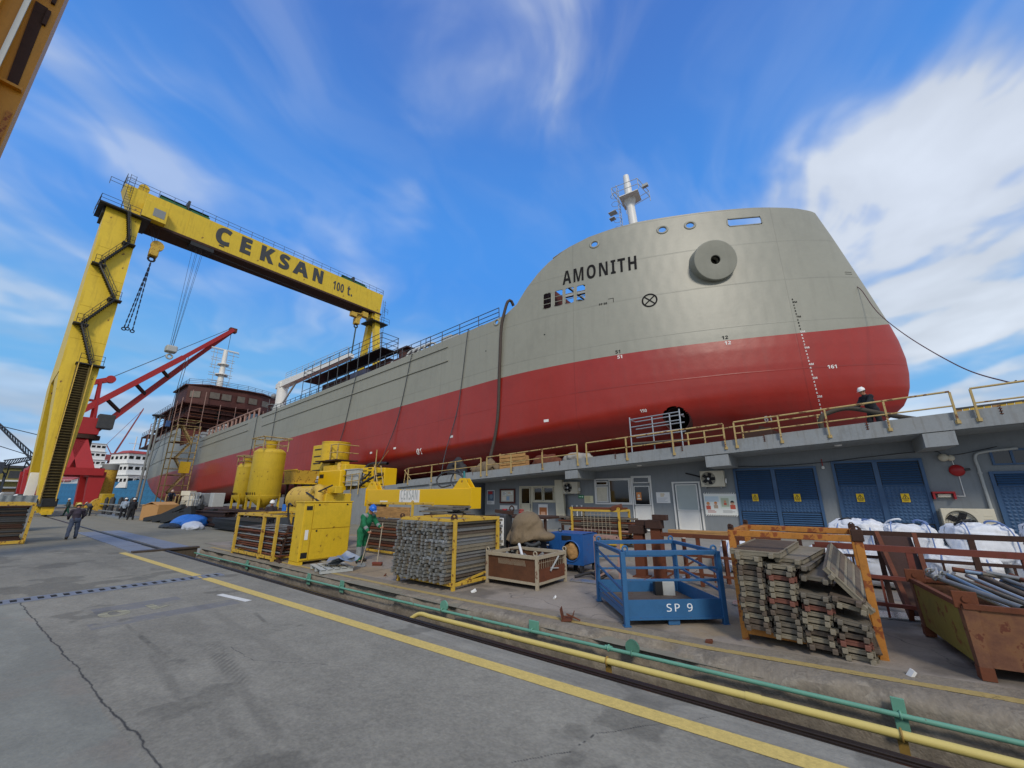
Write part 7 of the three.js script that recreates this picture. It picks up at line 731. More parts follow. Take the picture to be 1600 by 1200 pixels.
{ // covered engine
  const y0 = gp(-7), t = T('covered_machine', 'machine on a dark frame covered by a brown cloth', 'machine', [-6.8, y0, -9.6]); const f = (x, y, z) => { const ph = Math.atan2(z, x), n = fbm(x * 4 + 9, y * 5 + z * 3, 4, 4096, 4096, 7) - 0.5; const flare = 0.36 + 0.16 * sst(1.35, 0.8, y) + 0.028 * Math.sin(ph * 8 + n * 7) * sst(1.4, 0.85, y) + 0.09 * n; const dome = Math.hypot(x * 0.95, (y - 1.2) * 1.1, z) - 0.4 - 0.06 * n; const skirt = Math.max(Math.hypot(x * 0.9, z) - flare, 0.8 + 0.07 * Math.sin(ph * 2 + 1) + 0.1 * n - y, y - 1.3); const tail = Math.hypot((x - 0.55) / 0.3, (y - 0.92) / 0.13, z / 0.3) * 0.14 - 0.14 + 0.05 * n; return smin(smin(dome, skirt, 0.08), tail, 0.1); }; const g = surfaceNet(f, [-0.75, 0.6, -0.65], [0.95, 1.75, 0.65], 0.03); const c = put('cloth_cover', boxUV(g.toNonIndexed()), M.canvasCloth, t); c.position.y = 0; const e = new MB(); e.box(0, 0.62, 0, 0.9, 0.35, 0.6, undefined, 0.03).box(0.1, 0.4, 0.1, 0.5, 0.3, 0.5, undefined, 0.05); e.build('engine_block', M.rubber, t); const h = new MB(); h.pipe([[-0.3, 0.75, 0.35], [0, 0.85, 0.42], [0.4, 0.72, 0.4], [0.62, 0.8, 0.3]], 0.05, 8).pipe([[-0.2, 0.4, 0.4], [0.2, 0.6, 0.5], [0.5, 0.5, 0.45], [0.65, 0.7, 0.35]], 0.045, 8).pipe([[0, 0.7, 0.4], [0.15, 0.5, 0.5], [0.35, 0.75, 0.45]], 0.035, 8); h.build('hose', M.darkGrey, t); const fr = new MB(); for (const x of [-0.5, 0.5]) for (const z of [-0.32, 0.32]) fr.bar([x, 0, z], [x * 0.8, 0.8, z * 0.8], 0.06); fr.bar([-0.55, 0.2, 0.32], [0.55, 0.2, 0.32], 0.06).bar([-0.55, 0.2, -0.32], [0.55, 0.2, -0.32], 0.06); fr.build('frame', M.rustDark, t); new MB().cyl(0.05, 0.55, 0.42, 0.045, 0.05, 12, 0.045, [Math.PI / 2, 0, 0]).build('valve', M.red, t);
  const p = T('fuel_can', 'upright white and black machine panel left of the brown covered machine', 'machine', [-7.55, y0, -9.5], 0.1); new MB().box(0, 1.0, 0, 0.34, 0.95, 0.4, undefined, 0.05).build('case', M.darkGrey, p); new MB().box(0.02, 1.0, 0.19, 0.2, 0.75, 0.06, undefined, 0.03).build('panel', M.white, p); new MB().box(0.02, 1.05, 0.225, 0.05, 0.26, 0.01, undefined, 0.004).build('slot', M.black, p); new MB().box(0, 0.26, 0, 0.4, 0.52, 0.5, undefined, 0.03).build('base', M.rustDark, p); new MB().torus(0.2, 1.62, -0.1, 0.07, 0.02, [0, 0, 0]).bar([-0.3, 1.55, 0], [0.3, 1.5, 0], 0.09).build('lifting_beam', M.rustDark, p);
}
// racks of long boards seen from the side
function boardRack(label, x0, x1, z, y0, H, rows, m, mats, lab, grp, opt = {}) { const t = T('board_rack', label, 'rack', [(x0 + x1) / 2, y0, z]); const D = opt.depth || 0.9; boxRack(t, x0, x1, z, z - D, y0, H, m, opt.th || 0.07, { base: 0.1 }); if (opt.lugs) for (const x of [x0, x1]) lug(x, y0 + H - 0.01, z + 0.01, m, t, 0.06); const r = rng(rows * 13 + Math.round(x0 * 10)); const over = opt.over ?? 0.35; for (let j = 0; j < rows; j++) for (let i = 0; i < (opt.deep || 2); i++) { const h = opt.h || 0.07, a = x0 - over * r(), b = x1 + over * r(); const o = new MB().box(0, h / 2, 0, b - a, h * 0.82, opt.w || 0.3, undefined, 0.006).build(opt.name || 'board', mats[Math.floor(r() * mats.length)]); o.position.set((a + b) / 2, y0 + 0.17 + j * h * 1.08, z - 0.2 - i * (opt.w || 0.3) * 1.15); o.rotation.set(0, (r() - 0.5) * 0.03, (r() - 0.5) * 0.012); tag(o, lab + ', ' + (i ? 'rear' : 'front') + ' row, ' + ORD[j] + ' from bottom', opt.cat || 'board', grp); } return t; }
boardRack('yellow rack of long brown boards behind the green worker', -13.95, -11.3, -9.2, gp(-12), 1.76, 11, M.yellowOld, [M.plankB, M.rust, M.plankA, M.rustDark], 'board in rack behind green worker', 'boards in the rack behind the green worker', { h: 0.085, lugs: 1, over: 0.15 });
tag(new MB().span(-13.75, 1.25, -9.22, -11.5, 1.62, -9.28, 0.01).build('plywood_sheet', M.wood), 'wide brown wooden panel at the top of the rack behind the green worker', 'panel');
for (let i = 0; i < 10; i++) { const r = rng(80 + i); const o = new MB().box(0, 0, 0, 1.5 - 0.3 * r(), 0.05, 0.3, undefined, 0.005).build('scaffold_plank', [M.plankA, M.galvDull, M.plankC][i % 3]); o.position.set(-10.4 - 0.25 * (i % 3), 1.42 + Math.floor(i / 2) * 0.055, -9.9 - (i % 2) * 0.35); o.rotation.y = (r() - 0.5) * 0.1; tag(o, 'grey plank under the yellow lifting beam, ' + (i % 2 ? 'rear' : 'front') + ' row, ' + ORD[Math.floor(i / 2)] + ' layer', 'scaffold plank', 'grey planks under the lifting beam'); } 
{ const t = T('plank_stand', 'dark low stand carrying the small grey plank pile under the lifting beam', 'stand', [-10.5, 0, -10]); new MB().span(-11.3, 1.3, -9.7, -9.7, 1.39, -10.6).buildW('top', M.rustDark, t); legs4(t, [[-11.2, -9.8], [-9.8, -9.8], [-11.2, -10.5], [-9.8, -10.5]], 0, 1.3, 0.09, M.rustDark); }
boardRack('yellow rack of boards in front of the white half glazed door', -7.5, -5.7, -13.4, 0.34, 1.2, 12, M.yellowOld, [M.plankB, M.rust, M.plankA, M.rustDark, M.primerPink], 'board in rack before white door', 'boards in the rack before the white door', { h: 0.06, over: 0.7, lugs: 1 });
{ const m = new MB(), y0 = 0.55; for (let i = 0; i < 8; i++) m.rod([-7.0 + i * 0.14, y0, -13.34], [-7.0 + i * 0.14, y0 + 0.9, -13.34], 0.008, 5); for (let i = 0; i < 7; i++) m.rod([-7.1, y0 + 0.05 + i * 0.13, -13.34], [-5.95, y0 + 0.05 + i * 0.13, -13.34], 0.008, 5); tag(m.build('wire_grid', M.paleFrame), 'pale wire grid leaning on the board rack before the white door', 'wire grid'); tag(new MB().box(-6.7, 1.57, -13.9, 1.9, 0.06, 0.9, [0, 0.05, 0]).box(-5.85, 1.62, -13.6, 0.35, 0.12, 0.5, [0.1, 0.3, 0.2]).build('brown_board', M.rust), 'brown boards lying across the top of the rack before the white door', 'board'); }
tag(new MB().span(-13.4, 1.02, -15.3, -9.9, 1.1, -17.2).span(-13.3, 0.3, -15.5, -13.2, 1.02, -15.6).span(-10.1, 0.3, -15.5, -10.0, 1.02, -15.6).span(-13.3, 0.3, -17, -13.2, 1.02, -17.1).span(-10.1, 0.3, -17, -10, 1.02, -17.1).build('work_table', M.rustDark), 'dark work table in front of the notice board and cream door', 'table');
for (const [x, l] of [[-12.6, 'left red pressure valve standing on the dark work table'], [-11.6, 'right red pressure valve standing on the dark work table']]) tag(new MB().cyl(x, 1.2, -15.9, 0.13, 0.2, 14).torus(x, 1.36, -15.9, 0.1, 0.03, [Math.PI / 2, 0, 0]).cyl(x + 0.3, 1.18, -15.9, 0.09, 0.16, 12).build('red_valve', M.red), l, 'valve');
boardRack('yellow rack of stacked scaffold frames left of the yellow cabinet', -17.45, -14.2, -6.15, gp(-16), 1.4, 0, M.yellowOld, [M.rust], '', '', { depth: 1.9, th: 0.085 });
new MB().bar([-15.2, 0.02, -6.15], [-15.2, 1.4, -6.15], 0.085).build('post', M.yellowOld, scene).userData = { label: 'separate yellow upright in the middle of the scaffold frame rack', category: 'post' };
{ const proto = new THREE.Group(); { const b = new MB(); for (const z of [0, -1.3]) b.rod([-1.9, 0, z], [1.9, 0, z], 0.028, 8); for (let i = 0; i <= 7; i++) b.rod([-1.8 + i * 0.514, 0, 0], [-1.8 + i * 0.514, 0, -1.3], 0.022, 7); put('tube_frame', b.geo(), M.rust, proto); const c = new MB(); for (let i = 0; i < 7; i += 2) c.bar([-1.8 + i * 0.514, 0.02, 0], [-1.29 + i * 0.514, 0.02, -1.3], 0.02); put('brace', c.geo(), M.rustDark, proto); } const r = rng(61); for (let j = 0; j < 11; j++) { const o = proto.clone(); o.name = numbered('scaffold_ladder'); scene.add(o); o.position.set(-15.9 + (r() - 0.5) * 0.5, 0.2 + j * 0.07, -6.28 + (r() - 0.5) * 0.12); o.rotation.set((r() - 0.5) * 0.02, (r() - 0.5) * 0.05, (r() - 0.5) * 0.02); if (j % 3 === 1) o.children[0].material = M.galvDull; tag(o, 'ladder shaped scaffold frame in the rack left of the cabinet, ' + ORD[j] + ' from bottom', 'scaffold frame', 'scaffold frames in the left yellow rack'); } }
{ const o = new MB(); o.box(0, 0.55, 0, 0.9, 0.5, 0.6, undefined, 0.1); const m = o.build('white_sack', M.bag); m.position.set(-19.6, 0.3, -8.9); tag(m, 'white sack standing behind the scaffold frame rack', 'sack'); tag(new MB().span(-19.2, 0, -8.2, -17.2, 1.35, -9.2, 0.03).build('dark_crate', M.darkGrey), 'dark steel crate behind the scaffold frame rack', 'crate'); }
{ // pallet with crumpled sheets
  const t = T('pallet', 'pale grey pallet on the ground in front of the yellow cabinet', 'pallet', [-11.3, gp(-11), -6.5], -0.25); const g = new MB(); for (let i = 0; i < 5; i++) new MB().box(0, 0.115, -0.36 + i * 0.18, 1.15, 0.022, 0.13, undefined, 0.004).build('slat', M.lightGrey, t); for (const x of [-0.5, 0, 0.5]) { new MB().box(x, 0.055, 0, 0.1, 0.09, 0.84).build('bearer', M.lightGrey, t); } const r = rng(3); for (let i = 0; i < 4; i++) { const s = new THREE.PlaneGeometry(0.7 - i * 0.08, 0.45, 8, 6), p = s.attributes.position; for (let k = 0; k < p.count; k++) p.setZ(k, 0.12 * (fbm(p.getX(k) * 4 + i * 9, p.getY(k) * 4, 3, 4096, 4096, 5) - 0.5) + (p.getX(k) > 0.1 ? (p.getX(k) - 0.1) * 0.5 : 0)); s.rotateX(-Math.PI / 2 + 0.3 * (i % 2)); s.computeVertexNormals(); const m = new MB().at(s, [0, 0, 0]).build('metal_sheet', M.galv); m.position.set(-11.25 + i * 0.16, gp(-11) + 0.2 + i * 0.05, -6.5 - 0.05 * i); m.rotation.y = i * 0.7; tag(m, 'crumpled galvanised sheet offcut lying on the pale pallet', 'sheet', 'sheet offcuts on the pallet'); } }
{ const t = T('junk_bracket', 'small bent rusty bracket lying near the kerb', 'bracket', [-3.68, gp(-3.7) + 0.01, -6.28], 0.4); new MB().box(0, 0.02, 0, 0.16, 0.012, 0.22, [0.1, 0, 0.1]).box(-0.08, 0.09, 0, 0.012, 0.16, 0.2, [0, 0, 0.2]).box(0.1, 0.07, 0.02, 0.012, 0.12, 0.16, [0, 0, -0.3]).rod([0, 0.1, 0.05], [0.22, 0.02, 0.05], 0.012).build('bracket', M.rust, t); }
{ const q = (pts, label) => { const b = new MB(); for (let i = 0; i < pts.length - 1; i++) { const [x, z, w] = pts[i], [X, Z, W] = pts[i + 1]; const y = gp(x) + 0.03, Y = gp(X) + 0.03; b.quad([x, y, z + w / 2], [X, Y, Z + W / 2], [X, Y + 0.03, Z], [x, y + 0.03, z]).quad([x, y + 0.03, z], [X, Y + 0.03, Z], [X, Y, Z - W / 2], [x, y, z - w / 2]).quad([x, y - 0.02, z + w / 2], [X, Y - 0.02, Z + W / 2], [X, Y, Z + W / 2], [x, y, z + w / 2]); } tag(b.build('metal_strip', M.sheet), label, 'metal strip'); }; q([[-5.2, -9.2, 0.3], [-4.2, -9.25, 0.28], [-3.2, -9.1, 0.3]], 'shiny bent metal strip on the ground left of the blue cage'); q([[-1.7, -9.0, 0.34], [-1.0, -9.0, 0.5], [-0.4, -8.9, 0.5]], 'shiny metal sheet on the ground between blue cage and orange rack'); q([[0.3, -9.3, 0.5], [1.2, -9.35, 0.4], [2.2, -9.3, 0.3]], 'shiny metal sheet on the ground behind the rusted bin'); }
{ const r = rng(71); for (let i = 0; i < 9; i++) { const m = new MB().box(0, 0.02, 0, 0.05 + r() * 0.06, 0.03, 0.05 + r() * 0.05, [r(), r(), r()]).build('litter', i % 3 ? M.white : M.rust); const x = [-1.6, -6.3, -4.6, -9.4, 0.4, -12.4, -2.2, -7.4, -3.1][i], z = [-6.5, -6.9, -7.4, -6.9, -6.5, -7.0, -10.2, -9.2, -11][i]; m.position.set(x, gp(x), z); tag(m, i % 3 ? 'scrap of white litter lying on the platform' : 'bit of rusty debris lying on the platform', 'litter', i % 3 ? 'white litter bits' : 'rusty debris bits'); } }
{ const c = new MB(); c.pipe([[-5.3, gp(-5) + 0.03, -9.5], [-5.0, gp(-5) + 0.1, -9.8], [-4.7, gp(-5) + 0.04, -9.6], [-4.5, gp(-5) + 0.12, -9.7], [-4.2, gp(-5) + 0.03, -9.4]], 0.035, 7, 40).box(-4.75, gp(-5) + 0.1, -9.7, 0.2, 0.16, 0.14, [0.3, 0.4, 0]); tag(c.build('dark_hose', M.rubber), 'dark tangled hose and coupling on the ground behind the mesh bin', 'hose'); }
// rusty steel frames and posts between cage and building
{ const y0 = gp(-4), z = -10.6, post = (x, h, l) => { const t = T('steel_post', l, 'steel post', [x, y0, z]); new MB().span(x - 0.12, y0, z + 0.1, x + 0.12, y0 + h, z + 0.085).span(x - 0.12, y0, z - 0.1, x + 0.12, y0 + h, z - 0.085).span(x - 0.01, y0, z - 0.085, x + 0.01, y0 + h, z + 0.085).buildW('beam', M.rust, t); new MB().span(x - 0.22, y0 + h, z + 0.15, x + 0.16, y0 + h + 0.2, z - 0.15, 0.01).span(x - 0.05, y0 + h + 0.2, z + 0.1, x + 0.3, y0 + h + 0.33, z - 0.1, 0.01).buildW('head_block', M.rustDark, t); new MB().span(x - 0.18, y0, z + 0.18, x + 0.18, y0 + 0.03, z - 0.18).buildW('base_plate', M.rust, t); }; post(-4.0, 1.02, 'rusty brown steel post behind the blue cage, left one of two'); post(-3.55, 1.16, 'rusty brown steel post behind the blue cage, right one of two'); }
function gate(label, x0, x1, z, yT, n, m, opt = {}) { const t = T('steel_barrier', label, 'steel frame', [(x0 + x1) / 2, gp(x0), z], 0); const yb = gp(x0) + (opt.yb || 0.1), L = x1 - x0; for (const [y, s, k] of [[yT, 0.085, 'top_rail'], [yT - 0.42, 0.05, 'mid_rail'], [yT - 0.8, 0.05, 'low_rail']]) if (y > yb) new MB().bar([x0, y, z], [x1, y, z], s, s).buildW(k, m, t); for (let i = 0; i <= n; i++) { const x = x0 + L * i / n; new MB().bar([x, yb - 0.08, z], [x, yT, z], 0.075, 0.075).buildW('post', m, t); if (i < n) for (const f of [0.33, 0.66]) new MB().bar([x + L / n * f, yb + 0.02, z], [x + L / n * f, yT - 0.42, z], 0.03, 0.03).buildW('bar', m, t); } if (opt.brace) new MB().bar([x0, yb, z], [x0 + L / n, yT - 0.45, z], 0.04).bar([x1 - L / n, yT - 0.45, z], [x1, yb, z], 0.04).buildW('brace', m, t); return t; }
gate('long rusty frame rail behind the blue cage and orange rack', -3.3, -0.9, -10.2, 1.12, 3, M.rust, { brace: 1 }); gate('rusty red frame right of the orange rack, nearer one', -0.3, 3.1, -8.75, 1.22, 3, M.primer); gate('dark red frame behind the nearer red frame, before the white bags', -0.6, 4.2, -10.4, 1.33, 4, M.rustDark);
{ const t = T('steel_channel', 'wide dark channel leaning between the two red frames', 'steel channel', [0.95, gp(1), -9.4], 0); new MB().hexa([[0.72, 0.3, -8.8], [1.0, 0.3, -8.8], [1.0, 0.3, -9.0], [0.72, 0.3, -9.0]], [[0.6, 1.3, -10.2], [1.05, 1.3, -10.2], [1.05, 1.3, -10.3], [0.6, 1.3, -10.3]]).buildW('channel', M.rustDark, t); new MB().bar([1.0, 0.3, -8.8], [1.1, 1.3, -10.2], 0.06, 0.2).bar([0.7, 0.3, -8.8], [0.6, 1.3, -10.2], 0.06, 0.2).buildW('flange', M.rust, t); }
tag(new MB().box(-2.4, 1.17, -10.45, 1.6, 0.12, 0.14, [0, 0, 0.01], 0.01).build('timber', M.wood), 'pale timber lying along the long rusty rail behind the cage', 'timber'); tag(new MB().box(-0.7, 1.22, -10.5, 1.7, 0.1, 0.14, [0, 0, -0.02], 0.01).build('timber', M.paleFrame), 'grey timber lying along the rusty rail behind the orange rack', 'timber');
{ const t = T('tube_stand', 'upright pale pink tube frame left of the blue cage', 'frame', [-4.45, gp(-4.5), -9.6]); const P = M.primerPink; for (const x of [-4.75, -4.15]) new MB().bar([x, gp(x), -9.6], [x, gp(x) + 1.0, -9.6], 0.06).buildW('upright', P, t); new MB().bar([-4.75, gp(-4.5) + 1.0, -9.6], [-4.15, gp(-4.5) + 1.0, -9.6], 0.06).buildW('cross_bar', P, t); new MB().bar([-4.75, gp(-4.5) + 0.05, -9.6], [-4.15, gp(-4.5) + 0.4, -9.6], 0.04).buildW('brace', P, t); }
{ const t = T('trunking_pipes', 'rusty upright pipes with white heads behind the blue cage', 'pipes', [-2.6, gp(-2.6), -10.9]); for (const x of [-3.0, -2.1]) { new MB().rod([x, gp(x), -10.9], [x, gp(x) + 0.95, -10.9], 0.05, 10).buildW('pipe', M.rust, t); new MB().cyl(x, gp(x) + 1.0, -10.9, 0.055, 0.14, 12).buildW('head', M.white, t); } }
// big bags: superellipsoid sacks with wrinkles, straps and open tops
const bagGeo = (seed, w, h) => { const g = new THREE.SphereGeometry(1, 72, 52), p = g.attributes.position; for (let i = 0; i < p.count; i++) { let x = p.getX(i), y = p.getY(i), z = p.getZ(i); const e = 0.42, sg = (v, q) => Math.sign(v) * Math.pow(Math.abs(v), q); const ph = Math.atan2(z, x), th = Math.asin(clamp(y, -1, 1)); let c = Math.pow(Math.cos(th), e); let X = sg(Math.cos(ph), 0.5) * c, Z = sg(Math.sin(ph), 0.5) * c, Yq = sg(Math.sin(th), 0.5); const n = fbm(X * 2.2 + seed * 7, Z * 2.2 + Yq * 3, 5, 4096, 4096, 3 + seed) - 0.5, n2 = fbm(ph * 6 + seed, Yq * 1.5, 4, 4096, 4096, 13) - 0.5; const rg = Math.abs(fbm(X * 2.4 + seed * 3 + n, Yq * 4 + Z * 2.4, 4, 4096, 4096, 33) - 0.5), rg2 = Math.abs(fbm(ph * 3.4 + seed, Yq * 5 + n * 2, 4, 4096, 4096, 43) - 0.5); const k = 1 + 0.22 * n + 0.05 * n2 - 0.08 * Yq * Yq + 0.22 * (rg - 0.1) + 0.16 * (rg2 - 0.1); const crown = Yq > 0.75 ? 0.12 * (fbm(X * 4 + seed, Z * 4, 3, 4096, 4096, 23) - 0.3) : 0; p.setXYZ(i, X * w / 2 * k, (Yq * 0.5 + 0.5) * h + crown, Z * w / 2 * k); } g.computeVertexNormals(); return boxUV(g.toNonIndexed()); };
{ const B1 = bagGeo(1, 1.0, 0.72), B2 = bagGeo(2, 1.05, 0.78), B3 = bagGeo(5, 0.95, 0.7); const st = (w, h) => { const m = new MB(); for (const s of [-0.28, 0.3]) m.pipe([[s * w, 0.02, w * 0.5], [s * w * 1.02, h * 0.45, w * 0.55], [s * w, h * 0.85, w * 0.5], [s * w * 0.9, h + 0.06, w * 0.3], [s * w * 0.8, h + 0.02, 0]], 0.012, 5, 24); return m.geo(); }; const S1 = st(1, 0.72);
  const bags = [[0.75, 0.3, -12.1, B1], [1.85, 0.3, -12.0, B2], [2.95, 0.32, -12.1, B3], [4.05, 0.34, -12.0, B1], [-0.15, 0.3, -12.3, B3], [0.45, 0.98, -12.5, B2], [1.25, 1.0, -12.35, B3], [2.25, 1.0, -12.3, B1], [3.35, 1.02, -12.3, B2], [4.4, 1.02, -12.4, B3], [-1.1, 0.3, -12.6, B1], [-2.0, 0.3, -12.8, B2]];
  bags.forEach(([x, y, z, g], i) => { const t = T('bulk_bag', y > 0.9 ? 'white bulk bag, ' + ORD[i - 5] + ' from left in the upper row before the blue doors' : x < -0.5 ? (i === 10 ? 'right' : 'left') + ' one of two white bulk bags low behind the orange rack' : 'white bulk bag, ' + ORD[i] + ' from left in the lower row behind the red frames', 'bulk bag', [x, y < 0.9 ? gp(x) + 0.02 : 0.66 + 0.02 * x, z], (i * 1.7) % 0.5 - 0.25, y > 0.9 ? 'upper row of white bulk bags' : x < -0.5 ? 'white bulk bags behind the orange rack' : 'lower row of white bulk bags'); put('sack', g, M.bag, t); put('strap', S1, M.strap, t); if (y > 0.9) { new MB().torus(-0.2, 0.78, 0.1, 0.13, 0.018, [1.2, 0.3, 0.2], Math.PI, 12).build('lifting_loop', i % 2 ? M.black : M.bag, t); new MB().torus(0.22, 0.76, 0.1, 0.11, 0.018, [1.0, -0.3, 0.2], Math.PI, 12).build('lifting_loop', M.strap, t); } }); }
// things on the slipway by the bow
{ const z = -20.6, t = T('tower_scaffold', 'small galvanised scaffold tower beside the bow thruster opening', 'scaffold', [-6.3, slabTop(-6.3), z]); const st = new MB(), lg = new MB(); const x0 = -7.55, x1 = -5.05; for (const x of [x0, x0 + 0.9, x1 - 0.7, x1]) st.rod([x, slabTop(x), x === x0 || x === x1 ? z + 0.6 : z - 0.2], [x, slabTop(x) + 2.35, x === x0 || x === x1 ? z + 0.6 : z - 0.2], 0.035, 7); for (const y of [1.3, 1.75, 2.15]) for (const zz of [z + 0.6, z - 0.2]) lg.rod([x0, slabTop(-6) + y, zz], [x1, slabTop(-6) + y + 0.12, zz], 0.03, 7); for (const x of [x0, x1]) lg.rod([x, slabTop(-6) + 2.15, z + 0.6], [x, slabTop(-6) + 2.15, z - 0.2], 0.03, 7); st.buildW('standard', M.galv, t); lg.buildW('ledger', M.galv, t); new MB().span(x0, slabTop(-6) + 0.9, z + 0.6, x1, slabTop(-6) + 0.95, z - 0.2).buildW('board', M.plankA, t); }
{ const t = T('wooden_crate', 'slatted wooden crate tilted behind the railing', 'crate', [-14.0, slabTop(-14), -18.6], 0.25); for (let i = 0; i < 5; i++) new MB().box(0, 0.15 + i * 0.2, 0.4, 1.6, 0.16, 0.03, [0, 0, 0.06]).build('slat', M.wood, t); for (const x of [-0.75, 0.75]) new MB().box(x, 0.55, 0.37, 0.1, 1.1, 0.03, [0, 0, 0.06]).build('batten', M.wood, t); new MB().box(0, 0.5, 0, 1.5, 0.9, 0.7, [0, 0, 0.06]).build('filling', M.carton, t); }
{ const heap = (name, label, cat, x, s, m, seed) => { const f = (a, b, c) => (Math.hypot(a / s[0], (b - 0.05) / s[1], c / s[2]) - 1) * s[1] * 0.7 + 0.25 * s[1] * (fbm(a * 3 + seed, c * 3 + b * 3, 4, 4096, 4096, seed) - 0.5) * 2; const g = surfaceNet(f, [-s[0] * 1.3, -0.1, -s[2] * 1.3], [s[0] * 1.3, s[1] * 1.5, s[2] * 1.3], 0.07); const o = put(name, boxUV(g.toNonIndexed()), m); o.position.set(x, slabTop(x) + 0.25, -18.3); tag(o, label, cat); }; heap('cloth_heap', 'heap of dark cloth hung on the leftmost railing', 'cloth', -18.4, [0.75, 0.9, 0.35], M.rubber, 5); heap('debris_heap', 'pale heap of rubble sacks behind the leftmost railing', 'rubble', -15.9, [1.1, 0.6, 0.5], M.canvasCloth, 8); heap('debris_heap', 'brown bundle beside the slatted wooden crate', 'bundle', -11.6, [0.9, 0.5, 0.4], M.rust, 11); heap('debris_heap', 'low grey heap behind the railing above the white window', 'rubble', -9.8, [0.8, 0.35, 0.4], M.concrete, 14); }
tag(new MB().pipe([[0.25, slabTop(0.2), -18.75], [0.29, 4.79, -18.8], [0.67, 5.05, -18.9], [1.24, 5.11, -19.0], [2.18, 4.72, -18.8], [2.9, 4.42, -18.5], [3.6, slabTop(3.6) + 0.1, -18.3]], 0.085, 10, 60).build('thick_hose', matS(0x4a4338, { v: 0.2, tile: 0.5, rough: 0.8 })), 'thick brown hose arching behind the railing under the bow', 'hose');
tag(new MB().rod([6.3, 4.7, -17.9], [8.6, 6.6, -17.6], 0.16, 14).build('leaning_pipe', M.darkGrey), 'dark thick pipe leaning outward at the right end of the slipway', 'pipe');
{ const t = T('timber_fence', 'low fence of upright yellowish boards on the slipway at right', 'fence', [8, slabTop(8), -22]); const g = new MB().box(0, 0.35, 0, 0.17, 0.75, 0.04, undefined, 0.006).geo(); for (let i = 0; i < 44; i++) { const m = put('board', g, i % 5 ? M.yellowOld : M.wood, t); const x = 4.5 + i * 0.185; m.position.set(x - 8, slabTop(x) - slabTop(8) + 0.2, (i % 3) * 0.01); } new MB().bar([4.4, slabTop(4.4) + 0.95, -22], [12.7, slabTop(12.7) + 0.95, -22], 0.1, 0.06).buildW('cap_rail', M.darkGrey, t); }
{ const t = T('inner_railing', 'yellow inner railing on the slipway under the hull', 'railing', [-2, slabTop(-2), -19.2]); const f = (x) => slabTop(x); for (const x of [-4.6, -3.9, -2.4, 0.2]) new MB().rod([x, f(x), -19.2], [x, f(x) + 1.0, -19.2], 0.035, 7).buildW('post', M.railPaint, t); new MB().rod([-4.7, f(-4.7) + 1.0, -19.2], [0.3, f(0.3) + 1.0, -19.2], 0.03, 7).buildW('rail', M.railPaint, t); new MB().box(-1.9, f(-2) + 0.55, -19.6, 1.1, 0.5, 0.6, [0, 0, 0.1], 0.05).bar([-1.8, f(-2) + 0.9, -19.5], [-0.8, f(-1) + 0.3, -19.4], 0.14).buildW('trestle', M.rustDark, t); }
// keel blocks under the ship
{ const g = new MB().box(0, 0, 0, 0.9, 1.0, 1.6, undefined, 0.03).geo(); for (let i = 0; i < 16; i++) { const x = -2 - i * 4.2, y0 = slabTop(x), y1 = 5.0 + 0.05 * x; if (y1 - y0 < 0.2) continue; const o = put('keel_block', g, M.concrete); o.position.set(x, (y0 + y1) / 2, -25.5); o.scale.y = y1 - y0; tag(o, 'concrete keel block under the ship, ' + ORD[i] + ' from the bow', 'keel block', 'keel blocks under the ship'); } }
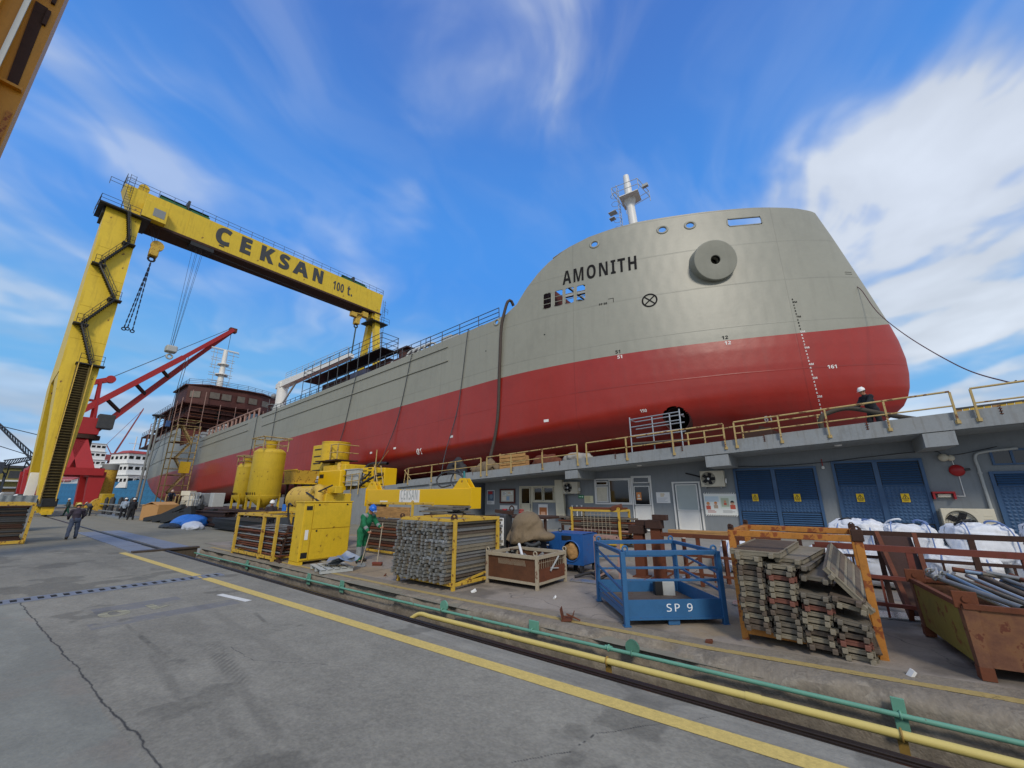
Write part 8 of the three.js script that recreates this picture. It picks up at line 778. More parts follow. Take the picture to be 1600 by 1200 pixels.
// ---------------------------------------------------------------- things beyond the yard
{ // red portal crane
  const c = T('portal_crane', 'red slewing portal crane with long twin jib beside the ship stern', 'crane', [-105, 0, -11.5]); const Rd = M.redCrane;
  const P = (u) => u; const X = -105, py = 11.0;
  for (const [z0, z1] of [[-7.6, -5.2], [-11.6, -12.3]]) for (const s of [-1, 1]) { const L = new MB(); L.hexa([[X + s * 5 - 0.8, 5.3, z1 - 0.7], [X + s * 5 + 0.8, 5.3, z1 - 0.7], [X + s * 5 + 0.8, 5.3, z1 + 0.7], [X + s * 5 - 0.8, 5.3, z1 + 0.7]].map((p) => [p[0], p[1], p[2]]), [[X + s * 4.6 - 0.9, py, z1 - 1.1], [X + s * 4.6 + 0.9, py, z1 - 1.1], [X + s * 4.6 + 0.9, py, z1 + 1.1], [X + s * 4.6 - 0.9, py, z1 + 1.1]]); L.buildW('portal_leg', Rd, c); const U = new MB(); U.hexa([[X + s * 4.4 - 0.9, py, z0 === -7.6 ? -8.6 : -12.0], [X + s * 4.4 + 0.9, py, z0 === -7.6 ? -8.6 : -12.0], [X + s * 4.4 + 0.9, py, z0 === -7.6 ? -6.6 : -9.8], [X + s * 4.4 - 0.9, py, z0 === -7.6 ? -6.6 : -9.8]], [[X + s * 1.2 - 0.9, 17, -10.2], [X + s * 1.2 + 0.9, 17, -10.2], [X + s * 1.2 + 0.9, 17, -8.0], [X + s * 1.2 - 0.9, 17, -8.0]]); U.buildW('upper_leg', Rd, c); }
  new MB().span(X - 5.6, py - 0.7, -4.4, X + 5.6, py + 0.5, -6.0).span(X - 5.6, py - 0.7, -11.6, X + 5.6, py + 0.5, -13.0).span(X + 4.4, py - 0.6, -4.4, X + 5.9, py + 0.6, -13.0).span(X - 5.9, py - 0.6, -4.4, X - 4.4, py + 0.6, -13.0).buildW('portal_girder', Rd, c);
  new MB().cyl(X, 17.2, -9.4, 2.6, 0.7, 24).cyl(X, 15.8, -9.4, 1.7, 2.4, 20).buildW('slewing_ring', M.rustDark, c);
  new MB().span(X - 4, 17.6, -7.6, X + 2.2, 20.6, -11.4, 0.1).buildW('machine_house', Rd, c);
  { const f = new MB(); for (const s of [-1, 1]) f.bar([X - 3 + 1, 20, -9.3 + s * 1.1], [X + 0.3, 27.8, -9.2 + s * 0.7], 0.5, 0.5).bar([X + 2, 20, -9.3 + s * 1.1], [X + 0.6, 27.8, -9.2 + s * 0.7], 0.35, 0.35); f.bar([X, 24, -10.4], [X, 24, -8.2], 0.4, 0.4); f.buildW('a_frame', Rd, c); }
  { const t = new MB(); t.bar([X, 26.6, -7.6], [X, 28.4, -11.2], 0.9, 0.9).cyl(X, 28.4, -11.2, 0.7, 1.1, 16, 0.7, [0, 0, Math.PI / 2]).buildW('mast_head', Rd, c); new MB().span(X + 0.4, 18.8, -10.8, X + 2.6, 21.4, -13, 0.1).buildW('operator_cabin', M.darkGrey, c); }
  const a = V(X, 19.6, -9.4), b = V(X + 1, 44.2, -28.6); const up = V(0, 1, 0);
  for (const s of [-1, 1]) { const j = new MB(); const py1 = s * 1.25, pz1 = s * 1.6, m = a.clone().lerp(b, 0.62); j.bar([a.x + s, a.y + py1, a.z + pz1], [m.x + s * 0.7, m.y + s * 0.42, m.z + s * 0.5], 0.8, 1.0).bar([m.x + s * 0.7, m.y + s * 0.42, m.z + s * 0.5], [b.x + s * 0.35, b.y + s * 0.1, b.z], 0.65, 0.8); j.buildW('jib_beam', Rd, c); }
  { const j = new MB(); for (const t of [0.16, 0.32, 0.48]) { const p = a.clone().lerp(b, t), k = 1 - t * 1.1; j.bar([p.x - k, p.y - 1.25 * k, p.z - 1.6 * k], [p.x + k, p.y + 1.25 * k, p.z + 1.6 * k], 0.45, 0.5); } j.buildW('jib_strut', M.rustDark, c); new MB().box(b.x, b.y, b.z, 1.2, 1.0, 1.4).buildW('jib_head', M.rust, c); }
  const r = new MB(); for (const s of [-0.5, 0.5]) r.rod([X + s, 28.6, -11], [b.x + s * 0.5, b.y + 0.4, b.z + 0.4], 0.035, 5); for (const t of [0.66, 0.685, 0.7]) { const p = a.clone().lerp(b, t); } r.rod([b.x, b.y - 0.3, b.z + 0.2], [b.x, b.y - 6, b.z + 0.2], 0.05, 5); r.buildW('stay_rope', M.steelDark, c);
  { const q = a.clone().lerp(b, 0.62); const h = new MB(); for (const d of [-0.2, 0.2]) h.rod([q.x + 1.5, q.y + 0.5, q.z + d], [q.x + 1.5, 20.5, q.z + 0.6 + d], 0.05, 5); h.rod([q.x + 1.5, 20.5, q.z + 0.6], [q.x + 1.5, 13, q.z + 1.6], 0.03, 5).rod([q.x + 1.5, 20.5, q.z + 0.6], [q.x + 1.5, 13, q.z + 0.2], 0.03, 5); h.buildW('hoist_rope', M.steelDark, c); new MB().box(q.x + 1.5, 21, q.z + 0.6, 0.6, 1.2, 0.6).buildW('hook_block', matS(0x3a5f9a, { v: 0.1, tile: 1 }), c); }
  { for (const s of [-1, 1]) for (const z of [-5.2, -12.3]) new MB().span(X + s * 5 - 1.6, 5.05, z - 0.6, X + s * 5 + 1.6, 5.9, z + 0.6, 0.1).buildW('bogie', M.yellowOld, c); c.children.forEach((m) => { m.position.y -= 5; }); }
}
// workboats and buildings beyond the quay: [all built with hull, house, windows]
function boat(label, x, z, L, wB, hH, hull, house, opts = {}) {
  const t = T('moored_ship', label, 'ship', [x, -2.1, z], opts.turn || 0); const w = wB / 2;
  const sec = []; const n = 14; const top = [], bot = []; for (let i = 0; i <= n; i++) { const u = i / n, f = 1 - Math.pow(u, 4) * 0.98, sh = hH + opts.sheer * u * u * u + 0.5 * (1 - u) * (1 - u); top.push([u * L - L / 2, sh, w * f]); bot.push([u * L * 0.93 - L / 2, 0, w * f * 0.86]); }
  const b = new MB(); for (let i = 0; i < n; i++) for (const s of [1, -1]) { const A = [bot[i][0], 0, bot[i][2] * s], Bq = [bot[i + 1][0], 0, bot[i + 1][2] * s], C = [top[i + 1][0], top[i + 1][1], top[i + 1][2] * s], D = [top[i][0], top[i][1], top[i][2] * s]; s > 0 ? b.quad(A, Bq, C, D) : b.quad(D, C, Bq, A); } b.quad([bot[0][0], 0, bot[0][2]], [top[0][0], top[0][1], top[0][2]], [top[0][0], top[0][1], -top[0][2]], [bot[0][0], 0, -bot[0][2]]); b.build('hull', hull, t);
  const d = new MB(); for (let i = 0; i < n; i++) d.quad([top[i][0], top[i][1] - 0.9, top[i][2] - 0.2], [top[i + 1][0], top[i + 1][1] - 0.9, Math.max(0.02, top[i + 1][2] - 0.2)], [top[i + 1][0], top[i + 1][1] - 0.9, -Math.max(0.02, top[i + 1][2] - 0.2)], [top[i][0], top[i][1] - 0.9, -top[i][2] + 0.2]); d.build('deck', M.primer, t);
  let y = hH - 0.9; const hx = opts.hx || 0; (opts.tiers || [[8, 0.8, 2.6], [6, 0.66, 2.6]]).forEach(([l, f, h], k, arr) => { new MB().box(hx, y + h / 2, 0, l, h, wB * f, undefined, 0.08).build('deckhouse', house, t); const wn = new MB().box(0, 0, 0, 0.9, 0.8, 0.06).geo(); const m = Math.floor(l / 1.5); for (let i = 0; i < m; i++) for (const s of [1, -1]) { const q = put('window', wn, M.hole, t); q.position.set(hx - l / 2 + (i + 0.5) * l / m, y + h * 0.6, s * (wB * f / 2 + 0.02)); } const wf = new MB().box(0, 0, 0, 0.06, 0.8, 1.0).geo(); const m2 = Math.floor(wB * f / 1.4); for (let i = 0; i < m2; i++) { const q = put('window', wf, M.hole, t); q.position.set(hx + l / 2 + 0.02, y + h * 0.62, -wB * f / 2 + (i + 0.5) * wB * f / m2); } y += h; new MB().box(hx, y + 0.06, 0, l + 0.6, 0.14, wB * f + 0.6).build('deck_edge', k === arr.length - 1 && opts.roof ? opts.roof : house, t); });
  if (opts.roof) new MB().hexa([[hx - 2.4, y + 0.1, -wB * 0.28], [hx + 2.4, y + 0.1, -wB * 0.28], [hx + 2.4, y + 0.1, wB * 0.28], [hx - 2.4, y + 0.1, wB * 0.28]], [[hx - 1.6, y + 0.9, -wB * 0.18], [hx + 1.6, y + 0.9, -wB * 0.18], [hx + 1.6, y + 0.9, wB * 0.18], [hx - 1.6, y + 0.9, wB * 0.18]]).build('roof', opts.roof, t);
  new MB().rod([hx - 0.5, y, 0], [hx - 0.5, y + (opts.mast || 5), 0], 0.14).rod([hx - 0.5, y + 3, -1.6], [hx - 0.5, y + 3, 1.6], 0.07).build('mast', M.white, t);
  const g = new MB(); for (const s of [1, -1]) for (let i = 0; i < n - 1; i++) g.rod([top[i][0], top[i][1] + 0.9, top[i][2] * s], [top[i + 1][0], top[i + 1][1] + 0.9, top[i + 1][2] * s], 0.05, 5).rod([top[i][0], top[i][1], top[i][2] * s], [top[i][0], top[i][1] + 0.9, top[i][2] * s], 0.05, 5); g.build('rail', house, t); return t;
}
const boatBlue = matS(0x3a7fae, { v: 0.15, tile: 3, dirt: 0.2, rust: 0.1 }), boatGrey = matS(0x8b9296, { v: 0.12, tile: 4, dirt: 0.2 }), roofRed = matS(0xb04a42, { v: 0.15, tile: 3, dirt: 0.15 });
boat('blue hulled ship with white wheelhouse and red roof near the stern', -150, -24.5, 46, 10, 7.0, boatBlue, M.white, { sheer: 2.5, hx: 0, tiers: [[15, 0.86, 3.2], [11, 0.76, 3.0], [7, 0.62, 2.8]], roof: roofRed, turn: 0.35, mast: 5 });
boat('grey hulled ship with high white bridge seen through the portal crane', -215, -22, 80, 14, 9, boatGrey, M.white, { sheer: 4, hx: -4, tiers: [[14, 0.9, 3], [12, 0.85, 3], [11, 0.8, 3], [10, 0.75, 3], [9, 0.7, 3]], turn: 0.15, mast: 8 });
boat('white ship with low bridge beyond the blue hulled ship', -235, -38, 60, 12, 8, M.white, M.white, { sheer: 3, hx: 4, tiers: [[16, 0.9, 3], [12, 0.8, 3], [9, 0.7, 2.8]], roof: roofRed, turn: 0.3, mast: 7 });
{ const t = T('shed', 'white shed with red pitched roof behind the portal crane', 'shed', [-185, 0, -20.5], 0.2); new MB().span(-6, 0, -5, 6, 6.4, 5).prism([[-5, 0], [5, 0], [0, 2.6]], 12, new THREE.Matrix4().makeRotationY(Math.PI / 2).setPosition(-6, 6.4, 0)).build('wall', M.white, t); new MB().hexa([[-6.3, 6.2, -5.4], [6.3, 6.2, -5.4], [6.3, 9.1, 0], [-6.3, 9.1, 0]], [[-6.3, 6.5, -5.4], [6.3, 6.5, -5.4], [6.3, 9.4, 0], [-6.3, 9.4, 0]]).hexa([[-6.3, 9.1, 0], [6.3, 9.1, 0], [6.3, 6.2, 5.4], [-6.3, 6.2, 5.4]], [[-6.3, 9.4, 0], [6.3, 9.4, 0], [6.3, 6.5, 5.4], [-6.3, 6.5, 5.4]]).build('roof', roofRed, t); const w = new MB().box(0, 0, 0, 0.1, 0.9, 0.9).geo(); for (const z of [-3, -1, 1, 3]) for (const y of [2.2, 4.6]) { const m = put('window', w, M.darkGrey, t); m.position.set(6.04, y, z); } }
// lattice cranes far off
function lattice(label, x, z, h, boom, m, dir = 1) { const t = T('lattice_crane', label, 'crane', [x, 0, z]); const tw = new MB(), s = 1.6; for (const a of [-s, s]) for (const b of [-s, s]) tw.bar([a, 0, b], [a * 0.7, h, b * 0.7], 0.45, 0.45); for (let y = 0; y < h; y += 4) for (const a of [-s, s]) tw.bar([a, y, -s], [a * 0.9, y + 4, s * 0.9], 0.26, 0.26).bar([-s, y, a], [s * 0.9, y + 4, a * 0.9], 0.26, 0.26); tw.build('tower', m, t); new MB().box(0, h + 1.5, -dir * 2, 5, 3.4, 5).build('machine_house', m, t); const jb = new MB(); const e = V(0, h + boom[1], dir * boom[0]), q = V(0, h + 2, 0); for (const [a, b] of [[-1, 0], [1, 0], [0, 1.8]]) jb.bar([q.x + a, q.y + b, q.z], [e.x + a * 0.4, e.y + b * 0.4, e.z], 0.34, 0.34); for (let i = 0; i < 14; i++) { const p0 = q.clone().lerp(e, i / 14), p1 = q.clone().lerp(e, (i + 1) / 14), k = 1 - 0.6 * i / 14; jb.bar([p0.x - k, p0.y, p0.z], [p1.x, p1.y + 1.8 * k, p1.z], 0.2, 0.2).bar([p0.x + k, p0.y, p0.z], [p1.x - k, p1.y, p1.z], 0.2, 0.2); } jb.build('jib', m, t); new MB().rod([0, h + 9, -dir * 4], e.toArray(), 0.12, 5).bar([0, h + 2, 0], [0, h + 9, -dir * 4], 0.4, 0.4).build('stay', m, t); return t; }
const farDark = matS(0x39414d, { v: 0.1, tile: 4 });
lattice('dark lattice crane at the left horizon with jib raised to the left', -190, -9, 10, [9, 12], farDark, 1); lattice('dark lattice crane with low jib nearer the yellow crane', -205, -3.5, 9, [7, 5], farDark, -1); lattice('slender red lattice crane beyond the white ships', -330, -45, 22, [8, 32], matS(0x9a4a4c, { v: 0.1, tile: 4 }), -1);
{ const t = T('quay_shed', 'long low olive shed with white canopy edge at the far left', 'shed', [-215, 0, 0], 0); const X = -215; new MB().span(X - 12, 0, -9.6, X, 11, 40).buildW('wall', matS(0x8a8148, { tile: 4 }), t); new MB().span(X - 13, 11, -10, X + 0.6, 11.8, 41).buildW('roof', M.darkGrey, t); for (const y of [4.4, 6.6]) new MB().span(X, y, -9.6, X + 1.6, y + 0.5, 40).buildW('canopy', M.white, t); new MB().span(X + 0.02, 2.4, -9.6, X + 0.3, 4.2, 40).buildW('plinth', M.carton, t); const w = new MB().box(0, 0, 0, 0.1, 2.4, 2.6).geo(); for (let z = -7; z < 38; z += 5) { const m = put('door', w, M.darkGrey, t); m.position.set(0.06, 8.9, z); } }
{ const g = new MB().box(0, 0.9, 0, 2.6, 1.8, 1.6, undefined, 0.3).geo(); const r = rng(44); for (let i = 0; i < 26; i++) { const o = put('covered_pile', g, [M.midGrey, M.white, M.darkGrey, M.lightGrey][i % 4]); o.position.set(-95 - r() * 90, 0, 4 - r() * 12); o.scale.y = 0.7 + r(); tag(o, ORD[i % 20] + ' covered pile of the ' + (i < 20 ? 'main' : 'last') + ' group on the far quay at left', 'pile', 'covered piles on the far quay'); } }
// yellow mooring silo and stair tower by the stern
{ const t = T('yellow_silo', 'plain yellow cylinder tank with grey top beside the portal crane leg', 'tank', [-104, 0, -14.3]); new MB().cyl(0, 3.9, 0, 1.1, 5.4, 24).build('shell', M.yellowOld, t); new MB().cyl(0, 7.1, 0, 1.15, 1.0, 24).build('top_band', M.midGrey, t); new MB().box(0, 0.6, 0, 2.2, 1.2, 2.2).build('base', M.black, t); }
{ const t = T('stair_tower', 'rusty yellow stair tower standing against the ship side near the stern', 'scaffold tower', [-82, 0, -18.5]); const x0 = -84, x1 = -81, z0 = -17.6, z1 = -20.6, st = new MB(), lg = new MB(), fl = new MB(), sr = new MB(), H = 13.2; for (const x of [x0, x1]) for (const z of [z0, z1]) st.rod([x, 0, z], [x, H, z], 0.09, 6); for (let y = 2.6, k = 0; y <= H; y += 2.6, k++) { for (const f of [0, 1.0]) lg.rod([x0, y + f, z0], [x1, y + f, z0], 0.05, 5).rod([x0, y + f, z1], [x1, y + f, z1], 0.05, 5).rod([x0, y + f, z0], [x0, y + f, z1], 0.05, 5).rod([x1, y + f, z0], [x1, y + f, z1], 0.05, 5); fl.span(x0, y, z0, x1, y + 0.06, z0 - 1.4); const a = k % 2 ? z0 - 0.7 : z1 + 0.7, b = k % 2 ? z1 + 0.7 : z0 - 0.7; for (let i = 0; i < 9; i++) sr.box(x1 - 0.8, y - 2.6 + 2.6 * (i + 1) / 9, mix(a, b, i / 9), 0.9, 0.05, 0.26); for (const o of [-0.5, 0.5]) sr.bar([x1 - 0.8 + o, y - 2.6, a], [x1 - 0.8 + o, y, b], 0.06, 0.2); } st.buildW('standard', M.railPaint, t); lg.buildW('ledger', M.railPaint, t); fl.buildW('landing', M.rust, t); sr.buildW('stair', M.railPaint, t); new MB().span(x1 + 0.05, 5.5, -18.9, x1 + 0.12, 7.3, -20.3).buildW('panel', M.yellow, t); }
{ const t = T('lamp_mast', 'tall grey double pole with lamp ring beside the ship stern', 'pole', [-104, 0, -19]); new MB().rod([-104.3, 0, -19], [-104.3, 17.5, -19], 0.2, 10).rod([-103.4, 0, -19.4], [-103.4, 17.5, -19.4], 0.16, 10).buildW('pole', M.midGrey, t); new MB().torus(-103.9, 17.5, -19.2, 0.9, 0.15, [Math.PI / 2, 0, 0]).cyl(-103.9, 17.5, -19.2, 0.9, 0.2, 16).buildW('lamp_ring', M.darkGrey, t); }
// ---------------------------------------------------------------- people
const capD = (p, a, b, ra, rb) => { const bx = b[0] - a[0], by = b[1] - a[1], bz = b[2] - a[2], px = p[0] - a[0], py = p[1] - a[1], pz = p[2] - a[2]; const t = clamp((px * bx + py * by + pz * bz) / (bx * bx + by * by + bz * bz + 1e-9)); return Math.hypot(px - bx * t, py - by * t, pz - bz * t) - mix(ra, rb, t); };
const bonesF = (bs, k, fold = 0, sd = 0) => (x, y, z) => { let d = 9; for (const [a, b, ra, rb] of bs) d = d > 8 ? capD([x, y, z], a, b, ra, rb) : smin(d, capD([x, y, z], a, b, ra, rb), k); return fold ? d + fold * (fbm(x * 9 + sd, y * 13 + z * 9, 3, 4096, 4096, 5) - 0.5) : d; };
function netOf(bs, k, cell, fold, sd) { const lo = [9, 9, 9], hi = [-9, -9, -9]; for (const [a, b, ra, rb] of bs) for (const q of [a, b]) for (let i = 0; i < 3; i++) { const r = Math.max(ra, rb) + 0.05; lo[i] = Math.min(lo[i], q[i] - r); hi[i] = Math.max(hi[i], q[i] + r); } return surfaceNet(bonesF(bs, k, fold, sd), lo, hi, cell); }
const skin = plain(0xa87458, 0.6), hairM = plain(0x1c1612, 0.8), eyeM = plain(0x181412, 0.3), bootM = matS(0x26221f, { tile: 0.5, rough: 0.7 });
function person(label, pos, turn, o) {
  const t = T('person', label, 'person', pos, turn); const s = (o.h || 1.74) / 1.75, ln = (o.lean || 0) * R, hl = (o.head ?? o.lean ?? 0) * R; const A = (v) => [v[0] * s, v[1] * s, v[2] * s];
  const legs = [-1, 1].map((sd, i) => { const [a, k, ab = 4] = o.legs[i], hip = [sd * 0.095, 0, 0], sx = Math.sin(ab * R) * sd; const kn = [hip[0] + 0.43 * sx, -0.43 * Math.cos(a * R), 0.43 * Math.sin(a * R)], an = [kn[0] + 0.41 * sx * 0.5, kn[1] - 0.42 * Math.cos((a - k) * R), kn[2] + 0.42 * Math.sin((a - k) * R)]; return { hip, kn, an }; });
  const low = Math.min(legs[0].an[1], legs[1].an[1]), py = 0.085 - low; const up = (v) => [v[0], v[1] + py, v[2]]; for (const L of legs) for (const k of ['hip', 'kn', 'an']) L[k] = A(up(L[k]));
  const along = (d, x = 0, dz = 0) => A([x, py + 0.02 + d * Math.cos(ln) - dz * Math.sin(ln), d * Math.sin(ln) + dz * Math.cos(ln)]);
  const pel = along(0), ch = along(0.3), nb = along(0.5), hd = [nb[0], nb[1] + s * 0.19 * Math.cos(hl), nb[2] + s * 0.19 * Math.sin(hl) + 0.01];
  const arms = [-1, 1].map((sd, i) => { const [p, e, ab = 10, inw = 0] = o.arms[i]; const sh = along(0.45, sd * 0.185); const d = (q, b) => [sd * Math.sin(b * R), -Math.cos(q * R) * Math.cos(b * R), Math.sin(q * R) * Math.cos(b * R)]; const u = d(p, ab), f = d(p + e, ab - inw); const el = sh.map((v, k) => v + u[k] * 0.28 * s), wr = el.map((v, k) => v + f[k] * 0.25 * s); return { sh, el, wr, f, sd }; });
  const B = []; const r = (x) => x * s; B.push([pel, ch, r(0.125), r(0.135)], [ch, nb, r(0.135), r(0.07)], [nb, hd, r(0.055), r(0.06)]); for (const L of legs) B.push([L.hip, L.kn, r(0.085), r(0.056)], [L.kn, L.an, r(0.056), r(0.04)], [L.an, [L.an[0], r(0.045), L.an[2] + r(0.15)], r(0.042), r(0.034)]); for (const a of arms) B.push([along(0.44, 0), a.sh, r(0.08), r(0.062)], [a.sh, a.el, r(0.055), r(0.042)], [a.el, a.wr, r(0.042), r(0.029)]);
  const gs = [netOf(B, 0.03, 0.022)];
  { // head with brow, nose, jaw, ears
    const c = Math.cos(hl), sn = Math.sin(hl), tr = (v) => [hd[0] + v[0] * s, hd[1] + (v[1] * c - v[2] * sn) * s, hd[2] + (v[1] * sn + v[2] * c) * s]; const H = [[[0, 0.035, -0.02], [0, 0.03, 0.015], 0.083, 0.08], [[0, -0.03, 0.03], [0, -0.075, 0.052], 0.066, 0.04], [[0, 0.012, 0.088], [0, -0.022, 0.104], 0.011, 0.016], [[-0.03, 0.024, 0.082], [0.03, 0.024, 0.082], 0.014, 0.014], [[-0.082, 0.01, -0.005], [-0.085, -0.025, 0], 0.016, 0.01], [[0.082, 0.01, -0.005], [0.085, -0.025, 0], 0.016, 0.01], [[-0.018, -0.052, 0.083], [0.018, -0.052, 0.083], 0.008, 0.008]].map(([a, b, x, y]) => [tr(a), tr(b), x * s, y * s]); gs.push(netOf(H, 0.014, 0.009)); t.userData.headTr = tr; }
  for (const a of arms) { // hand: palm, four fingers and a thumb, slightly curled
    const f = V(...a.f).normalize(), side = V(a.sd, 0, 0.25 * a.sd).addScaledVector(f, -f.dot(V(a.sd, 0, 0.25 * a.sd))).normalize(), n = f.clone().cross(side).multiplyScalar(a.sd).normalize(); const P = (x, y, z) => { const w = V(...a.wr).addScaledVector(f, y * s).addScaledVector(side, x * s).addScaledVector(n, z * s); return w.toArray(); }; const cu = o.grip ? 1 : 0.45; const Hn = [[P(0.018, 0.03, 0), P(0.022, 0.08, 0), 0.017, 0.014], [P(-0.018, 0.03, 0), P(-0.022, 0.08, 0), 0.017, 0.014], [P(0, 0, 0), P(0, 0.08, 0), 0.022, 0.015]]; [[0.03, 0.066], [0.01, 0.078], [-0.011, 0.074], [-0.031, 0.058]].forEach(([x, L]) => { const m = P(x, 0.085 + L * 0.5 * (1 - 0.35 * cu), 0.03 * cu), e = P(x, 0.085 + L * (0.85 - 0.75 * cu), 0.06 * cu); Hn.push([P(x, 0.08, 0), m, 0.0095, 0.009], [m, e, 0.009, 0.0075]); }); Hn.push([P(0.026, 0.03, 0.005), P(0.052, 0.062, 0.02), 0.013, 0.0095], [P(0.052, 0.062, 0.02), P(0.045, 0.09, 0.032), 0.0095, 0.008]); gs.push(netOf(Hn, 0.006, 0.007)); a.hand = V(...P(0, 0.09, 0.03)); }
  put('body', boxUV(mergeGeometries(gs.map((g) => { const q = g.toNonIndexed(); return q; }))), skin, t);
  const J = [[along(0.02), ch, r(0.158), r(0.165)], [ch, along(0.46), r(0.165), r(0.105)], [along(0.46), along(0.515), r(0.1), r(0.085)]]; for (const a of arms) J.push([along(0.43, 0), a.sh, r(0.1), r(0.085)], [a.sh, a.el, r(0.078), r(0.064)], [a.el, a.wr.map((v, k) => mix(a.el[k], v, 0.92)), r(0.064), r(0.05)]); put('jacket', boxUV(netOf(J, 0.04, 0.018, 0.03, turn * 9 + pos[0]).toNonIndexed()), o.jacket, t);
  const Tr = [[along(0.06), pel, r(0.145), r(0.15)]]; for (const L of legs) Tr.push([pel, L.hip, r(0.14), r(0.11)], [L.hip, L.kn, r(0.108), r(0.082)], [L.kn, L.an.map((v, k) => mix(L.kn[k], v, 0.94)), r(0.082), r(0.07)]); put('trousers', boxUV(netOf(Tr, 0.04, 0.018, 0.03, pos[0] + 5).toNonIndexed()), o.trousers, t);
  for (const L of legs) put('boot', boxUV(netOf([[[L.an[0], L.an[1] + 0.02, L.an[2]], [L.an[0], 0.06 * s + (L.an[1] - 0.085 * s), L.an[2] - 0.03], r(0.058), r(0.055)], [[L.an[0], L.an[1] - 0.035, L.an[2] - 0.02], [L.an[0] * 1.05, Math.max(0.045, L.an[1] - 0.045), L.an[2] + r(0.17)], r(0.05), r(0.042)]], 0.03, 0.015).toNonIndexed()), bootM, t);
  const tr = t.userData.headTr; delete t.userData.headTr; const hq = new THREE.Quaternion().setFromEuler(new THREE.Euler(hl, 0, 0)); const hm = new THREE.Matrix4().compose(V(...tr([0, 0.045, -0.004])), hq, V(s, s, s * 1.12)); const he = new MB(); he.add(new THREE.LatheGeometry([[0.105, 0], [0.108, 0.03], [0.1, 0.072], [0.07, 0.108], [0.03, 0.122], [0.001, 0.125]].map(([a, b]) => new THREE.Vector2(a, b)), 22), hm).add(new THREE.CylinderGeometry(0.12, 0.122, 0.01, 22).translate(0, 0.002, 0.022), hm).add(new THREE.BoxGeometry(0.03, 0.02, 0.15).translate(0, 0.12, 0), hm); he.build('helmet', o.helmet, t);
  new MB().add(new THREE.SphereGeometry(0.09, 14, 10, 0, Math.PI * 2, Math.PI * 0.4, Math.PI * 0.28).scale(1.02, 1.1, 1.1), new THREE.Matrix4().compose(V(...tr([0, 0.025, -0.02])), hq, V(s, s, s))).build('hair', hairM, t); for (const x of [-0.031, 0.031]) { const e = new MB().at(new THREE.SphereGeometry(0.011 * s, 8, 6), tr([x, 0.006, 0.082])); e.build('eye', eyeM, t); }
  if (o.visor) new MB().add(new THREE.BoxGeometry(0.13, 0.05, 0.012).translate(0, 0.01, 0.13), hm).build('visor', M.white, t);
  if (o.patch) { for (const L of legs) put('knee_patch', boxUV(netOf([[L.kn, L.an.map((v, k) => mix(L.kn[k], v, 0.7)), r(0.087), r(0.08)]], 0.02, 0.02).toNonIndexed()), o.patch, t); for (const a of arms) put('sleeve_band', boxUV(netOf([[a.el.map((v, k) => mix(v, a.wr[k], 0.35)), a.el.map((v, k) => mix(v, a.wr[k], 0.6)), r(0.064), r(0.06)]], 0.02, 0.016).toNonIndexed()), o.patch, t); put('shoulder_yoke', boxUV(netOf([[along(0.46, -0.16), along(0.46, 0.16), r(0.092), r(0.092)]], 0.02, 0.018).toNonIndexed()), o.patch, t); }
  t.updateMatrixWorld(true); return arms.map((a) => a.hand.applyMatrix4(t.matrixWorld));
}
const cl = (h) => matS(h, { tile: 0.5, rough: 0.9 }), navy = cl(0x1a1d26), white = plain(0xe8e8e4, 0.35), green = cl(0x16704a), greyC = cl(0x8d9294), denim = cl(0x4c5870);
person('person in dark jacket and jeans with yellow helmet walking away across the road', [-29.3, 0, -3.3], -1.62, { h: 1.66, lean: 10, head: 30, legs: [[14, 6, 6], [-12, 10, 6]], arms: [[18, 38, 16, 22], [16, 40, 18, 22]], jacket: cl(0x3d3644), trousers: denim, helmet: plain(0xd8cf7a, 0.4) });
person('person in dark clothes and white helmet standing before the brown carton', [-48.6, 0, -8.75], -1.9, { h: 1.76, lean: 2, legs: [[3, 0, 6], [-4, 3, 6]], arms: [[8, 25, 8, 10], [10, 30, 8, 12]], jacket: navy, trousers: cl(0x1d1f24), helmet: white });
person('person in pale shirt and white helmet half hidden beside the one in dark clothes', [-50.6, 0, -8.55], -1.7, { h: 1.78, legs: [[2, 0], [-3, 2]], arms: [[6, 20], [6, 30]], jacket: cl(0x9fb0c4), trousers: navy, helmet: white });
person('person in green trousers and white helmet walking near the crane foot', [-63.2, 0, -6.3], -0.4, { h: 1.74, lean: 4, legs: [[20, 8], [-16, 10]], arms: [[20, 60, 10, 10], [-10, 20]], jacket: cl(0x4c5a58), trousers: cl(0x24564a), helmet: white });
person('person in grey bending forward beside the row of gas bottles', [-61.2, 0, -7.7], -1.2, { h: 1.74, lean: 62, head: 70, legs: [[16, 12, 8], [6, 10, 8]], arms: [[60, 10], [70, 10]], jacket: cl(0x4f5158), trousers: cl(0x34363c), helmet: white });
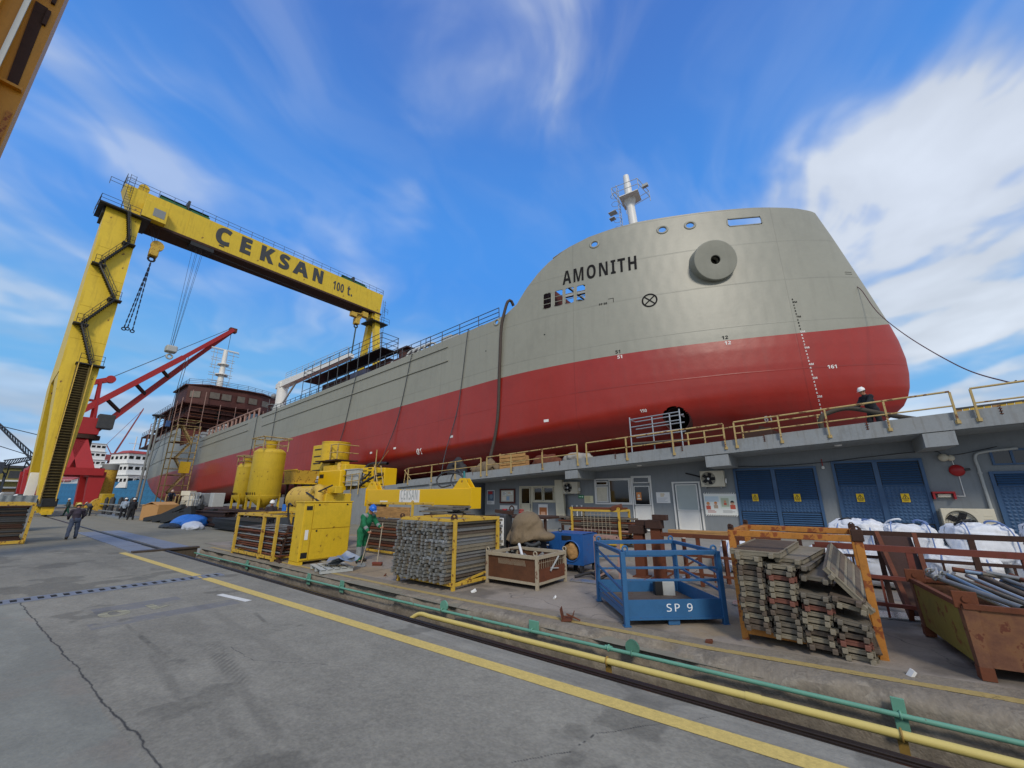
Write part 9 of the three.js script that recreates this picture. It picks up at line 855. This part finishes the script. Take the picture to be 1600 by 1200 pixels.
person('person in dark clothes and white helmet behind the scaffold frame rack', [-22.4, 0.01, -9.3], 1.2, { h: 1.74, lean: 4, head: 12, legs: [[2, 0], [-3, 2]], arms: [[20, 40], [25, 50]], jacket: cl(0x332a2e), trousers: navy, helmet: white });
person('person in dark blue stooping on the heap of black beams', [-49.5, 1.0, -11.4], 1.5, { h: 1.72, lean: 48, head: 30, legs: [[30, 50], [10, 30]], arms: [[50, 20], [60, 10]], jacket: cl(0x252b40), trousers: navy, helmet: plain(0xb8a090, 0.4) });
person('person in navy jacket and white helmet stooping behind the railing under the bow', [1.85, slabTop(1.85) + 0.01, -19.4], -0.9, { h: 1.78, lean: 18, head: 20, legs: [[12, 18], [-4, 10]], arms: [[30, 30], [36, 30]], jacket: navy, trousers: cl(0x20222a), helmet: white });
const hands = person('person in green overalls and blue helmet sweeping with a broom by the cabinet', [-11.85, gp(-11.9), -7.75], 1.7, { h: 1.74, lean: 22, head: 38, legs: [[8, 4, 7], [-8, 6, 7]], arms: [[26, 22, 12, 18], [34, 34, 10, 20]], jacket: green, trousers: green, patch: greyC, helmet: plain(0x2468c8, 0.35), visor: 1, grip: 1 });
{ const [a, b] = hands, stick = (name, label, cat, h, foot, up) => { const t = T(name, label, cat, foot); const d = V(...foot).sub(h).normalize(); new MB().rod(h.clone().addScaledVector(d, -up).toArray(), [foot[0], foot[1] + 0.08, foot[2]], 0.014, 8).buildW('handle', M.paleFrame, t); return t; };
  const y = gp(-11.5); const t1 = stick('broom', 'broom with reddish brush head held by the sweeping worker', 'broom', b, [-10.95, y, -7.72], 0.15); new MB().box(-10.93, y + 0.07, -7.72, 0.3, 0.06, 0.1, [0, 0.5, 0], 0.01).buildW('head', M.primer, t1); new MB().box(-10.93, y + 0.025, -7.72, 0.28, 0.05, 0.09, [0, 0.5, 0]).buildW('bristle', M.rust, t1); const t2 = stick('dustpan', 'long handled grey dustpan in the other hand of the sweeping worker', 'dustpan', a, [-11.2, y, -7.35], 0.06); new MB().box(-11.18, y + 0.012, -7.34, 0.26, 0.012, 0.22, [0, 0.6, 0]).box(-11.25, y + 0.05, -7.4, 0.24, 0.08, 0.012, [0, 0.6, 0]).buildW('pan', M.midGrey, t2); }
renderer.render(scene, camera);
